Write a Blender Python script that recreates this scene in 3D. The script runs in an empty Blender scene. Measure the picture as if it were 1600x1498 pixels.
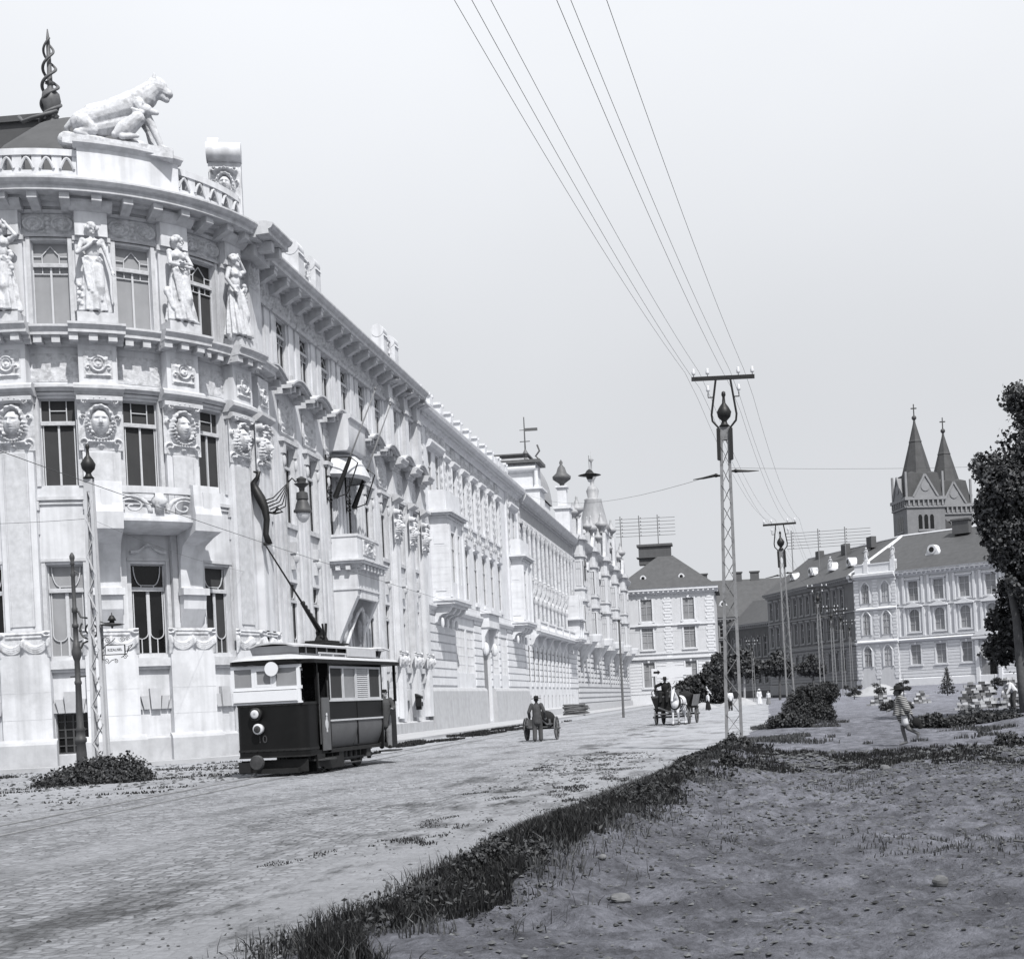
import bpy, math, random
import numpy as np
from mathutils import Matrix, Vector
rad = math.radians
C = bpy.context.scene.collection
random.seed(7); RNG = np.random.default_rng(11)

# ------------------------------------------------------------------ camera
ROLL = rad(2.805); YAW = rad(4.476)
cd = bpy.data.cameras.new('camera'); cam = bpy.data.objects.new('camera', cd); C.objects.link(cam)
right = Vector((math.cos(YAW), math.sin(YAW), 0)); up = Vector((0, 0, 1)); fwd = Vector((-math.sin(YAW), math.cos(YAW), 0))
cx = right*math.cos(ROLL) - up*math.sin(ROLL); cy = right*math.sin(ROLL) + up*math.cos(ROLL); cz = -fwd
mw = Matrix((cx, cy, cz)).transposed().to_4x4(); mw.translation = (0, 0, 1.6)
cam.matrix_world = mw
cd.sensor_fit = 'HORIZONTAL'; cd.sensor_width = 36; cd.lens = 49.5; cd.shift_x = -0.125; cd.shift_y = 0.2115
cd.clip_start = 0.1; cd.clip_end = 6000
bpy.context.scene.camera = cam

# ------------------------------------------------------------------ sky, sun, exposure
SUN_AZ = rad(33)      # swung from straight behind the camera towards the right
SUN_EL = rad(54)
sdir = Vector((math.sin(SUN_AZ)*math.cos(SUN_EL), -math.cos(SUN_AZ)*math.cos(SUN_EL), math.sin(SUN_EL)))
W = bpy.data.worlds.new('World'); bpy.context.scene.world = W; W.use_nodes = True
nt = W.node_tree; N = nt.nodes; L = nt.links; N.clear()
sky = N.new('ShaderNodeTexSky'); sky.sky_type = 'NISHITA'; sky.sun_disc = False
sky.sun_elevation = SUN_EL; sky.sun_rotation = math.atan2(sdir.x, sdir.y)
sky.air_density = 1.0; sky.dust_density = 4.0; sky.ozone_density = 1.0
bw = N.new('ShaderNodeRGBToBW'); L.new(sky.outputs[0], bw.inputs[0])
sc = N.new('ShaderNodeMath'); sc.operation = 'MULTIPLY_ADD'; sc.inputs[1].default_value = 0.25; sc.inputs[2].default_value = 5.05
L.new(bw.outputs[0], sc.inputs[0])
tc = N.new('ShaderNodeTexCoord'); sp = N.new('ShaderNodeSeparateXYZ'); L.new(tc.outputs['Generated'], sp.inputs[0])
mr = N.new('ShaderNodeMapRange'); mr.interpolation_type = 'SMOOTHSTEP'
mr.inputs['From Min'].default_value = 0.16; mr.inputs['From Max'].default_value = 0.50; mr.inputs['To Min'].default_value = 0; mr.inputs['To Max'].default_value = 2.0
L.new(sp.outputs['Z'], mr.inputs['Value'])
ad = N.new('ShaderNodeMath'); ad.operation = 'ADD'; L.new(sc.outputs[0], ad.inputs[0]); L.new(mr.outputs[0], ad.inputs[1])
nz = N.new('ShaderNodeTexNoise'); nz.inputs['Scale'].default_value = 2.2; nz.inputs['Detail'].default_value = 5; L.new(tc.outputs['Generated'], nz.inputs['Vector'])
m2 = N.new('ShaderNodeMapRange'); m2.inputs['From Min'].default_value = .3; m2.inputs['From Max'].default_value = .7; m2.inputs['To Min'].default_value = .96; m2.inputs['To Max'].default_value = 1.03
L.new(nz.outputs[0], m2.inputs['Value'])
mu = N.new('ShaderNodeMath'); mu.operation = 'MULTIPLY'; L.new(ad.outputs[0], mu.inputs[0]); L.new(m2.outputs[0], mu.inputs[1])
cb = N.new('ShaderNodeCombineColor')
for i, k in enumerate((0.975, 1.0, 1.045)):
    q = N.new('ShaderNodeMath'); q.operation = 'MULTIPLY'; q.inputs[1].default_value = k; L.new(mu.outputs[0], q.inputs[0]); L.new(q.outputs[0], cb.inputs[i])
bg = N.new('ShaderNodeBackground'); bg.inputs['Strength'].default_value = 0.1; L.new(cb.outputs[0], bg.inputs['Color'])
wo = N.new('ShaderNodeOutputWorld'); L.new(bg.outputs[0], wo.inputs['Surface'])
sl = bpy.data.lights.new('sun', 'SUN'); sun = bpy.data.objects.new('sun', sl); C.objects.link(sun)
sl.energy = 4.7; sl.angle = rad(0.6); sl.color = (1.0, 0.985, 0.965)
sun.rotation_euler = sdir.to_track_quat('Z', 'Y').to_euler()
VS = bpy.context.scene.view_settings
VS.view_transform = 'Standard'; VS.look = 'None'; VS.gamma = 1; VS.exposure = 0.35
bpy.context.scene.cycles.max_bounces = 6

# ------------------------------------------------------------------ materials
def mat(name, col, rough=.85, var=0, vscale=1.0, bump=0, bscale=20, metal=0, spec=.3, streak=0, second=None, sscale=1.0, sfac=.5, detail=6):
    m = bpy.data.materials.new(name); m.use_nodes = True; t = m.node_tree; n = t.nodes; l = t.links
    b = n['Principled BSDF']; b.inputs['Roughness'].default_value = rough; b.inputs['Metallic'].default_value = metal
    b.inputs['Specular IOR Level'].default_value = spec
    if isinstance(col, (int, float)): col = (col*.975, col*.99, col*1.03)
    co = n.new('ShaderNodeRGB'); co.outputs[0].default_value = (*col, 1); out = co.outputs[0]
    g = n.new('ShaderNodeNewGeometry'); pos = g.outputs['Position']
    if second is not None:
        if isinstance(second, (int, float)): second = (second*.975, second*.99, second*1.03)
        z = n.new('ShaderNodeTexNoise'); z.inputs['Scale'].default_value = sscale; z.inputs['Detail'].default_value = 7; z.inputs['Roughness'].default_value = .62; l.new(pos, z.inputs['Vector'])
        r = n.new('ShaderNodeMapRange'); r.inputs['From Min'].default_value = sfac-.06; r.inputs['From Max'].default_value = sfac+.08; l.new(z.outputs[0], r.inputs['Value'])
        x = n.new('ShaderNodeMix'); x.data_type = 'RGBA'; l.new(r.outputs[0], x.inputs['Factor']); l.new(out, x.inputs['A']); x.inputs['B'].default_value = (*second, 1); out = x.outputs['Result']
    if var:
        z = n.new('ShaderNodeTexNoise'); z.inputs['Scale'].default_value = vscale; z.inputs['Detail'].default_value = detail; z.inputs['Roughness'].default_value = .65; l.new(pos, z.inputs['Vector'])
        r = n.new('ShaderNodeMapRange'); r.inputs['From Min'].default_value = .3; r.inputs['From Max'].default_value = .7; r.inputs['To Min'].default_value = 1-var; r.inputs['To Max'].default_value = 1+var*.6; l.new(z.outputs[0], r.inputs['Value'])
        v = n.new('ShaderNodeVectorMath'); v.operation = 'SCALE'; l.new(out, v.inputs[0]); l.new(r.outputs[0], v.inputs['Scale']); out = v.outputs[0]
    if streak:
        mp = n.new('ShaderNodeMapping'); mp.inputs['Scale'].default_value = (3.0, 3.0, .18); l.new(pos, mp.inputs['Vector'])
        z = n.new('ShaderNodeTexNoise'); z.inputs['Scale'].default_value = 1.0; z.inputs['Detail'].default_value = 4; l.new(mp.outputs[0], z.inputs['Vector'])
        r = n.new('ShaderNodeMapRange'); r.inputs['From Min'].default_value = .45; r.inputs['From Max'].default_value = .8; r.inputs['To Min'].default_value = 1; r.inputs['To Max'].default_value = 1-streak; l.new(z.outputs[0], r.inputs['Value'])
        v = n.new('ShaderNodeVectorMath'); v.operation = 'SCALE'; l.new(out, v.inputs[0]); l.new(r.outputs[0], v.inputs['Scale']); out = v.outputs[0]
    l.new(out, b.inputs['Base Color'])
    if bump:
        z = n.new('ShaderNodeTexNoise'); z.inputs['Scale'].default_value = bscale; z.inputs['Detail'].default_value = 6; l.new(pos, z.inputs['Vector'])
        u = n.new('ShaderNodeBump'); u.inputs['Strength'].default_value = min(1, bump*10); u.inputs['Distance'].default_value = bump*.3; l.new(z.outputs[0], u.inputs['Height']); l.new(u.outputs[0], b.inputs['Normal'])
    return m
M = {}
M['stucco'] = mat('stucco', .54, var=.12, vscale=1.1, bump=.03, bscale=11, streak=.28, second=.44, sscale=.5, sfac=.56)
M['stucco2'] = mat('pale_stone', .56, var=.12, vscale=1.5, bump=.03, bscale=9, streak=.14)
M['stucco3'] = mat('grey_stucco', .47, var=.09, vscale=.8, bump=.02, bscale=9, streak=.12)
M['carved'] = mat('carved_stucco', .49, var=.22, vscale=7, bump=.06, bscale=26, streak=.22, second=.33, sscale=3.2, sfac=.57)
M['cornice'] = mat('cornice_stucco', .45, var=.18, vscale=3.5, bump=.03, bscale=14, streak=.25)
M['plinth'] = mat('plinth_stone', .38, var=.14, vscale=2.2, bump=.02, bscale=25, streak=.16)
M['soot'] = mat('weathered_moulding', .40, var=.25, vscale=5, bump=.02, bscale=15)
M['frame'] = mat('white_frame', .42, rough=.6, var=.08, vscale=5)
M['frame_dark'] = mat('dark_transom', .10, rough=.6, var=.2, vscale=5)
M['glass'] = mat('window_glass', .008, rough=.15, spec=.28, var=.3, vscale=2)
M['curtain'] = mat('pale_blind', .24, rough=.8, var=.10, vscale=1.5, streak=.12)
M['curtain_dark'] = mat('dark_blind', .035, rough=.8, var=.15, vscale=1.5, streak=.25)
M['curtain_mid'] = mat('grey_blind', .20, rough=.8, var=.15, vscale=1.5, streak=.2)
M['iron'] = mat('dark_iron', .012, rough=.5, metal=.0, var=.3, vscale=8)
M['iron_grey'] = mat('grey_iron', .05, rough=.55, var=.25, vscale=5)
M['mast'] = mat('mast_paint', .17, rough=.6, var=.2, vscale=4, second=.11, sscale=6, sfac=.6)
M['mast_far'] = mat('mast_paint_pale', .40, rough=.6, var=.15, vscale=2)
M['slate'] = mat('roof_slate', .065, rough=.7, var=.2, vscale=1.2, bump=.03, bscale=6)
M['slate_dark'] = mat('spire_slate', .05, rough=.7, var=.25, vscale=.6, streak=.2)
M['zinc'] = mat('zinc_sheet', .28, rough=.5, var=.12, vscale=1.5, streak=.2)
M['zinc_light'] = mat('zinc_flashing', .5, rough=.5)
M['copper'] = mat('dark_sheet_metal', .09, rough=.55, var=.25, vscale=3)
M['brickdark'] = mat('dark_plaster', .08, var=.15, vscale=.6, streak=.15, bump=.02)
M['darktrim'] = mat('dark_trim', .18, var=.15, vscale=2)
M['wing'] = mat('shaded_brick_plaster', .13, var=.15, vscale=.7, streak=.12, bump=.02)  # darker than the cream front; the wing's shade is put into this colour
M['wingtrim'] = mat('shaded_wing_trim', .21, var=.15, vscale=2)  # trim of the same wing, its shade likewise painted in as a darker tone
M['cream'] = mat('cream_plaster', .47, var=.07, vscale=.7, streak=.08, bump=.02)
M['creamtrim'] = mat('cream_trim', .55, var=.08, vscale=2)
M['churchstone'] = mat('church_stone', .16, var=.15, vscale=.8, streak=.15)
M['churchtrim'] = mat('church_trim', .20, var=.12, vscale=1)
M['tram'] = mat('tram_paint', .007, rough=.45, var=.3, vscale=2, spec=.15)
M['tram2'] = mat('tram_panel', .085, rough=.45, var=.15, vscale=3)
M['tramwood'] = mat('tram_pale_frame', .42, rough=.6, var=.12, vscale=5)
M['tramwhite'] = mat('tram_white', .56, rough=.5, var=.04, vscale=4)
M['tramroof'] = mat('tram_roof_canvas', .36, rough=.8, var=.12, vscale=3, streak=.1)
M['truck'] = mat('truck_iron', .01, rough=.7, var=.4, vscale=6)
M['dust'] = mat('dusty_iron', .04, rough=.85, var=.4, vscale=6)
M['lens'] = mat('lamp_lens', .45, rough=.15, spec=.8)
M['bark'] = mat('bark', .07, var=.3, vscale=4, bump=.05, bscale=12)
M['wood'] = mat('old_wood', .10, var=.35, vscale=6, bump=.02)
M['woodlight'] = mat('pale_wood', .30, var=.3, vscale=5)
M['concrete'] = mat('block_stone', .42, var=.3, vscale=3, bump=.03)
M['skin'] = mat('skin', .22, rough=.6)
M['skindark'] = mat('tanned_skin', .09, rough=.6)
M['cloth_dark'] = mat('dark_cloth', .010, rough=.95, var=.3, vscale=10)
M['cloth_grey'] = mat('grey_cloth', .05, rough=.95, var=.25, vscale=10)
M['cloth_mid'] = mat('mid_cloth', .16, rough=.95, var=.2, vscale=10)
M['cloth_white'] = mat('white_cloth', .5, rough=.9, var=.06, vscale=10)
M['horsewhite'] = mat('grey_horse_coat', .48, rough=.8, var=.18, vscale=5)
M['hair'] = mat('dark_hair', .02, rough=.9)
M['sandpile'] = mat('pale_sand', .27, var=.15, vscale=2, bump=.05)
M['stone'] = mat('rubble', .11, var=.35, vscale=5, bump=.04)
M['paving'] = mat('pavement_stone', .34, var=.14, vscale=.8, bump=.02, bscale=12, second=.30, sscale=.7, sfac=.58)
M['rail'] = mat('tram_rail', .20, rough=.5, var=.3, vscale=3)

def leafmat(name, a, b):
    m = bpy.data.materials.new(name); m.use_nodes = True; t = m.node_tree; n = t.nodes; l = t.links
    p = n['Principled BSDF']; p.inputs['Roughness'].default_value = .55; p.inputs['Specular IOR Level'].default_value = .25
    g = n.new('ShaderNodeNewGeometry'); r = n.new('ShaderNodeMapRange'); r.inputs['To Min'].default_value = a; r.inputs['To Max'].default_value = b
    l.new(g.outputs['Random Per Island'], r.inputs['Value'])
    c = n.new('ShaderNodeCombineColor')
    for i, k in enumerate((.96, .99, 1.04)):
        q = n.new('ShaderNodeMath'); q.operation = 'MULTIPLY'; q.inputs[1].default_value = k; l.new(r.outputs[0], q.inputs[0]); l.new(q.outputs[0], c.inputs[i])
    l.new(c.outputs[0], p.inputs['Base Color'])
    return m
M['leaf'] = leafmat('tree_leaf', .012, .085)
M['leaf_bush'] = leafmat('bush_leaf', .008, .05)
M['leaf_pale'] = leafmat('weed_leaf', .05, .17)
M['grass'] = leafmat('grass_blade', .004, .022)
M['grass_pale'] = leafmat('dry_grass_blade', .015, .075)
M['clod'] = leafmat('dirt_clod', .02, .10)
M['brick_var'] = leafmat('stone_block_var', .22, .62)

# ------------------------------------------------------------------ noise
_P = RNG.random((256, 256))
def vnoise(x, y):
    x = np.asarray(x, float); y = np.asarray(y, float)
    xi = np.floor(x).astype(int); yi = np.floor(y).astype(int); fx = x-xi; fy = y-yi
    fx = fx*fx*(3-2*fx); fy = fy*fy*(3-2*fy)
    a = _P[xi % 256, yi % 256]; b = _P[(xi+1) % 256, yi % 256]; c = _P[xi % 256, (yi+1) % 256]; d = _P[(xi+1) % 256, (yi+1) % 256]
    return (a*(1-fx)+b*fx)*(1-fy)+(c*(1-fx)+d*fx)*fy - .5
def fbm(x, y, o=5, g=.5):
    s = 0; a = 1
    for k in range(o):
        s = s + a*vnoise(x*2**k+17.3*k, y*2**k+5.1*k); a *= g
    return s
def sstep(a, b, x):
    t = np.clip((x-a)/(b-a), 0, 1); return t*t*(3-2*t)

# ------------------------------------------------------------------ mesh builder
class MB:
    def __init__(s): s.v = []; s.f = []; s.n = 0
    def add(s, v, faces, f=None):
        v = np.asarray(v, float).reshape(-1, 3)
        if f is not None: v = f(v)
        s.v.append(v)
        for F in faces:
            F = np.asarray(F, int)
            if F.size: s.f.append(F + s.n)
        s.n += len(v)
    def mesh(s, name, smooth=False):
        me = bpy.data.meshes.new(name)
        if not s.v: return me
        V = np.concatenate(s.v); me.vertices.add(len(V)); me.vertices.foreach_set('co', V.ravel())
        lt = np.concatenate([np.full(len(F), F.shape[1]) for F in s.f]); li = np.concatenate([F.ravel() for F in s.f])
        ls = np.concatenate([[0], np.cumsum(lt)[:-1]])
        me.loops.add(len(li)); me.loops.foreach_set('vertex_index', li)
        me.polygons.add(len(lt)); me.polygons.foreach_set('loop_start', ls); me.polygons.foreach_set('loop_total', lt)
        me.polygons.foreach_set('use_smooth', np.full(len(lt), bool(smooth)))
        me.update(calc_edges=True); me.validate()
        return me
    def build(s, name, m, parent=None, smooth=False, auto=False):
        me = s.mesh(name, smooth or auto); me.materials.append(m if not isinstance(m, str) else M[m])
        o = bpy.data.objects.new(name, me); C.objects.link(o)
        if parent is not None: o.parent = parent
        if auto:
            try: me.set_sharp_from_angle(angle=rad(35))
            except Exception: pass
        return o
    # --- shapes
    def box(s, x0, x1, y0, y1, z0, z1, f=None, seg=1):
        us = np.linspace(x0, x1, seg+1); ring = [(y0, z0), (y1, z0), (y1, z1), (y0, z1)]
        v = [(u, a, b) for u in us for a, b in ring]; F = []
        for i in range(seg):
            for k in range(4): F.append((4*i+k, 4*i+(k+1) % 4, 4*i+4+(k+1) % 4, 4*i+4+k))
        F.append((3, 2, 1, 0)); e = 4*seg; F.append((e, e+1, e+2, e+3))
        F = np.array(F)[:, ::-1]
        s.add(v, [F], f)
    def prism(s, poly, z0, z1, f=None, axis='z'):
        # polygon (a,b) counterclockwise extruded; axis z: (a,b,z) ; axis y: (a, z, b) ; axis x: (z, a, b)
        n = len(poly); P = []
        for z in (z0, z1):
            for a, b in poly: P.append({'z': (a, b, z), 'y': (a, z, b), 'x': (z, a, b)}[axis])
        F = [(i, (i+1) % n, n+(i+1) % n, n+i) for i in range(n)]
        s.add(P, [F, [tuple(range(n))[::-1]], [tuple(range(n, 2*n))]], f)
    def sweep(s, prof, u0, u1, seg=1, f=None, caps=True):
        # profile list of (w, z) swept along u
        us = np.linspace(u0, u1, seg+1); n = len(prof)
        v = [(u, w, z) for u in us for w, z in prof]; F = []
        for i in range(seg):
            for k in range(n-1): F.append((n*i+k, n*i+n+k, n*i+n+k+1, n*i+k+1))
        fs = [F]
        if caps: fs += [[tuple(range(n))], [tuple(range(n*seg, n*seg+n))[::-1]]]
        s.add(v, fs, f)
    def grid(s, X, Y, Z, f=None, flip=False):
        a, b = X.shape; I = np.arange(a*b).reshape(a, b)
        F = np.stack([I[:-1, :-1], I[1:, :-1], I[1:, 1:], I[:-1, 1:]], -1).reshape(-1, 4)
        if flip: F = F[:, ::-1]
        s.add(np.stack([X, Y, Z], -1).reshape(-1, 3), [F], f)
    def lathe(s, prof, c=(0, 0, 0), n=16, f=None, axis='z', flute=0, fl=0):
        p = np.array(prof, float); t = np.arange(n)*2*np.pi/n; R = p[:, 0][:, None]*(1+fl*np.cos(flute*t)[None] if flute else np.ones((1, n))); H = np.repeat(p[:, 1][:, None], n, 1)
        A = R*np.cos(t); B = R*np.sin(t)
        v = {'z': np.stack([A, B, H], -1), 'y': np.stack([A, H, B], -1), 'x': np.stack([H, A, B], -1)}[axis].reshape(-1, 3)+np.array(c)
        I = np.arange(len(p)*n).reshape(len(p), n); J = np.roll(I, -1, 1)
        F = np.stack([I[:-1], J[:-1], J[1:], I[1:]], -1).reshape(-1, 4)
        s.add(v, [F, [tuple(I[0])[::-1]], [tuple(I[-1])]], f)
    def tube(s, pts, r, n=8, f=None):
        P = np.array(pts, float); r = np.broadcast_to(np.asarray(r, float), (len(P),)); T = np.gradient(P, axis=0); T /= np.linalg.norm(T, axis=1)[:, None]+1e-12
        a = np.array([0, 0, 1.]) if abs(T[0, 2]) < .9 else np.array([1., 0, 0]); V = []; u = np.cross(T[0], a); u /= np.linalg.norm(u)
        for i in range(len(P)):
            u = u-T[i]*np.dot(u, T[i]); u /= np.linalg.norm(u); w = np.cross(T[i], u)
            for k in range(n):
                t = 2*np.pi*k/n; V.append(P[i]+r[i]*(u*np.cos(t)+w*np.sin(t)))
        I = np.arange(len(P)*n).reshape(len(P), n); J = np.roll(I, -1, 1)
        F = np.stack([I[:-1], J[:-1], J[1:], I[1:]], -1).reshape(-1, 4)
        s.add(V, [F, [tuple(I[0])[::-1]], [tuple(I[-1])]], f)
    def bar(s, p0, p1, w, h=None, f=None):
        p0 = Vector(p0); p1 = Vector(p1); d = (p1-p0); L_ = d.length; d.normalize(); h = h or w
        a = Vector((0, 0, 1)) if abs(d.z) < .95 else Vector((0, 1, 0)); x = d.cross(a).normalized(); y = x.cross(d)
        V = []
        for q in (p0, p1):
            for i, j in ((-1, -1), (1, -1), (1, 1), (-1, 1)): V.append(q+x*(i*w/2)+y*(j*h/2))
        s.add([tuple(v) for v in V], [[(0, 1, 2, 3), (7, 6, 5, 4), (0, 4, 5, 1), (1, 5, 6, 2), (2, 6, 7, 3), (3, 7, 4, 0)]], f)
    def cap(s, p0, p1, r0, r1, n=12, f=None):
        # capsule with two radii
        p0 = np.array(p0, float); p1 = np.array(p1, float); d = p1-p0; Ln = np.linalg.norm(d); d = d/(Ln+1e-9); pts = []; rs = []
        for a in (-80, -55, -25, 0): pts.append(p0+d*r0*math.sin(rad(a))); rs.append(r0*math.cos(rad(a)))
        for a in (0, 25, 55, 80): pts.append(p1+d*r1*math.sin(rad(a))); rs.append(r1*math.cos(rad(a)))
        s.tube2(pts, rs, d, n, f)
    def tube2(s, pts, rs, d, n, f):
        a = np.array([0, 0, 1.]) if abs(d[2]) < .9 else np.array([1., 0, 0]); u = np.cross(d, a); u /= np.linalg.norm(u); w = np.cross(d, u); V = []
        for p, r in zip(pts, rs):
            for k in range(n):
                t = 2*np.pi*k/n; V.append(p+r*(u*np.cos(t)+w*np.sin(t)))
        m = len(pts); I = np.arange(m*n).reshape(m, n); J = np.roll(I, -1, 1)
        s.add(V, [np.stack([I[:-1], J[:-1], J[1:], I[1:]], -1).reshape(-1, 4), [tuple(I[0])[::-1]], [tuple(I[-1])]], f)
    def ell(s, c, r, n=14, f=None, rot=None):
        ph = np.linspace(-np.pi/2+.12, np.pi/2-.12, 9); t = np.arange(n)*2*np.pi/n
        v = np.stack([np.cos(ph)[:, None]*np.cos(t), np.cos(ph)[:, None]*np.sin(t), np.repeat(np.sin(ph)[:, None], n, 1)], -1).reshape(-1, 3)*np.array(r)
        if rot is not None: v = v @ np.array(rot.to_3x3()).T
        v = v+np.array(c); I = np.arange(9*n).reshape(9, n); J = np.roll(I, -1, 1)
        s.add(v, [np.stack([I[:-1], J[:-1], J[1:], I[1:]], -1).reshape(-1, 4), [tuple(I[0])[::-1]], [tuple(I[-1])]], f)

def tag(o, label=None, cat=None, group=None, kind=None):
    if label: o['label'] = label
    if cat: o['category'] = cat
    if group: o['group'] = group
    if kind: o['kind'] = kind
    return o
def empty(name, loc=(0, 0, 0), rz=0, label=None, cat=None, group=None):
    o = bpy.data.objects.new(name, None); C.objects.link(o); o.location = loc; o.rotation_euler = (0, 0, rz); o.empty_display_size = .3
    return tag(o, label, cat, group)
def inst(src, name, parent, mtx):
    o = bpy.data.objects.new(name, src.data if hasattr(src, 'data') else src); C.objects.link(o); o.parent = parent; o.matrix_local = mtx; return o
def copy_tree(o, parent=None):
    c = o.copy(); C.objects.link(c); c.parent = parent
    for ch in list(o.children): copy_tree(ch, c)
    return c
def finish(mb, name, m, parent=None, voxel=.03, smooth_it=3):
    """fuse overlapping solids into one continuous skin"""
    o = mb.build(name, m, None)
    r = o.modifiers.new('r', 'REMESH'); r.mode = 'VOXEL'; r.voxel_size = voxel; r.use_smooth_shade = True
    if smooth_it:
        q = o.modifiers.new('s', 'SMOOTH'); q.iterations = smooth_it; q.factor = .5
    dg = bpy.context.evaluated_depsgraph_get(); dg.update()
    me = bpy.data.meshes.new_from_object(o.evaluated_get(dg)); o.modifiers.clear(); o.data = me
    if not me.materials: me.materials.append(M[m] if isinstance(m, str) else m)
    o.parent = parent
    return o
def TR(x, y, z, rz=0): return Matrix.Translation((x, y, z)) @ Matrix.Rotation(rz, 4, 'Z')
def ptext(body, size, m, parent, mtx, name='lettering', ext=.004):
    cu = bpy.data.curves.new(name, 'FONT'); cu.body = body; cu.size = size; cu.extrude = ext; cu.align_x = 'CENTER'; cu.align_y = 'CENTER'
    o = bpy.data.objects.new(name, cu); C.objects.link(o)
    dg = bpy.context.evaluated_depsgraph_get(); dg.update(); me = bpy.data.meshes.new_from_object(o.evaluated_get(dg)); bpy.data.objects.remove(o)
    me.materials.clear(); me.materials.append(M[m]); o = bpy.data.objects.new(name, me); C.objects.link(o); o.parent = parent
    o.matrix_local = mtx @ Matrix.Rotation(rad(90), 4, 'X'); return o

# ------------------------------------------------------------------ parenting in world coordinates
def wmat(o):
    m = o.matrix_basis.copy()
    if o.parent is not None: m = wmat(o.parent) @ o.matrix_parent_inverse @ m
    return m
def attach(o, parent):
    if parent is None: return o
    o.parent = parent; o.matrix_parent_inverse = wmat(parent).inverted(); return o
_b = MB.build
def _build(s, name, m, parent=None, smooth=False, auto=False):
    o = _b(s, name, m, None, smooth, auto); return attach(o, parent)
MB.build = _build
def inst(src, name, parent, mtx):
    o = bpy.data.objects.new(name, src); C.objects.link(o); o.matrix_basis = mtx; return attach(o, parent)

# ------------------------------------------------------------------ facade frames
class Flat:
    def __init__(s, ox, oy, ang): s.ox, s.oy, s.a = ox, oy, rad(ang); s.r = (math.cos(s.a), math.sin(s.a)); s.o = (math.sin(s.a), -math.cos(s.a))
    def f(s, v):
        q = np.empty_like(v); q[:, 0] = s.ox+v[:, 0]*s.r[0]+v[:, 1]*s.o[0]; q[:, 1] = s.oy+v[:, 0]*s.r[1]+v[:, 1]*s.o[1]; q[:, 2] = v[:, 2]; return q
    def pm(s, u, w, z): return Matrix.Translation((s.ox+u*s.r[0]+w*s.o[0], s.oy+u*s.r[1]+w*s.o[1], z)) @ Matrix.Rotation(s.a, 4, 'Z')
    def seg(s, u0, u1): return 1
class Round:
    def __init__(s, cx, cy, R): s.cx, s.cy, s.R = cx, cy, R
    def f(s, v):
        t = v[:, 0]/s.R; q = np.empty_like(v); q[:, 0] = s.cx+(s.R+v[:, 1])*np.sin(t); q[:, 1] = s.cy-(s.R+v[:, 1])*np.cos(t); q[:, 2] = v[:, 2]; return q
    def pm(s, u, w, z):
        t = u/s.R; return Matrix.Translation((s.cx+(s.R+w)*math.sin(t), s.cy-(s.R+w)*math.cos(t), z)) @ Matrix.Rotation(t, 4, 'Z')
    def seg(s, u0, u1): return max(1, int(math.ceil(abs(u1-u0)/s.R/rad(3))))

def bx(mb, F, u0, u1, w0, w1, z0, z1): mb.box(u0, u1, w0, w1, z0, z1, F.f, F.seg(u0, u1))
def sw(mb, F, prof, u0, u1): mb.sweep(prof, u0, u1, F.seg(u0, u1), F.f)
def wall(mb, F, u0, u1, z0, z1, holes=(), w=0, depth=.3):
    """wall skin with openings (u0,u1,z0,z1[,arch rise]) and their reveals"""
    us = sorted({u0, u1, *[h[0] for h in holes], *[h[1] for h in holes]}); zs = sorted({z0, z1, *[h[2] for h in holes], *[h[3] for h in holes]})
    us = [u for u in us if u0 <= u <= u1]; zs = [z for z in zs if z0 <= z <= z1]
    for a, b in zip(us, us[1:]):
        for c, d in zip(zs, zs[1:]):
            m_, n_ = (a+b)/2, (c+d)/2
            if any(h[0] < m_ < h[1] and h[2] < n_ < h[3] for h in holes): continue
            sg = F.seg(a, b); U, Z = np.meshgrid(np.linspace(a, b, sg+1), [c, d], indexing='ij')
            mb.grid(U, np.full_like(U, w), Z, F.f)
    for h in holes:
        a, b, c, d = h[:4]
        for (p, q) in (((a, c), (a, d)), ((a, d), (b, d)), ((b, d), (b, c)), ((b, c), (a, c))):
            mb.add([(p[0], w, p[1]), (q[0], w, q[1]), (q[0], w-depth, q[1]), (p[0], w-depth, p[1])], [[(0, 1, 2, 3)]], F.f)
        if len(h) > 4 and h[4]:
            r = h[4]; m_ = (a+b)/2; t = np.linspace(0, np.pi, 13); ax = m_-np.cos(t)*(b-a)/2; az = d-r+np.sin(t)*r
            for i in range(12):
                x0, x1, y0, y1 = ax[i], ax[i+1], az[i], az[i+1]
                mb.add([(x0, w, y0), (x1, w, y1), (x1, w, d), (x0, w, d)], [[(0, 1, 2, 3)]], F.f)
                mb.add([(x0, w, y0), (x1, w, y1), (x1, w-depth, y1), (x0, w-depth, y0)], [[(0, 1, 2, 3)]], F.f)
def relief(mb, F, u0, u1, z0, z1, fn, w=.0, res=.05):
    nu = max(2, int((u1-u0)/res)); nz = max(2, int((z1-z0)/res)); U, Z = np.meshgrid(np.linspace(u0, u1, nu), np.linspace(z0, z1, nz), indexing='ij')
    H = fn((U-u0)/(u1-u0)*2-1, (Z-z0)/(z1-z0)*2-1, U, Z); H[0] = H[-1] = 0; H[:, 0] = H[:, -1] = 0
    mb.grid(U, w+H, Z, F.f)

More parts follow.
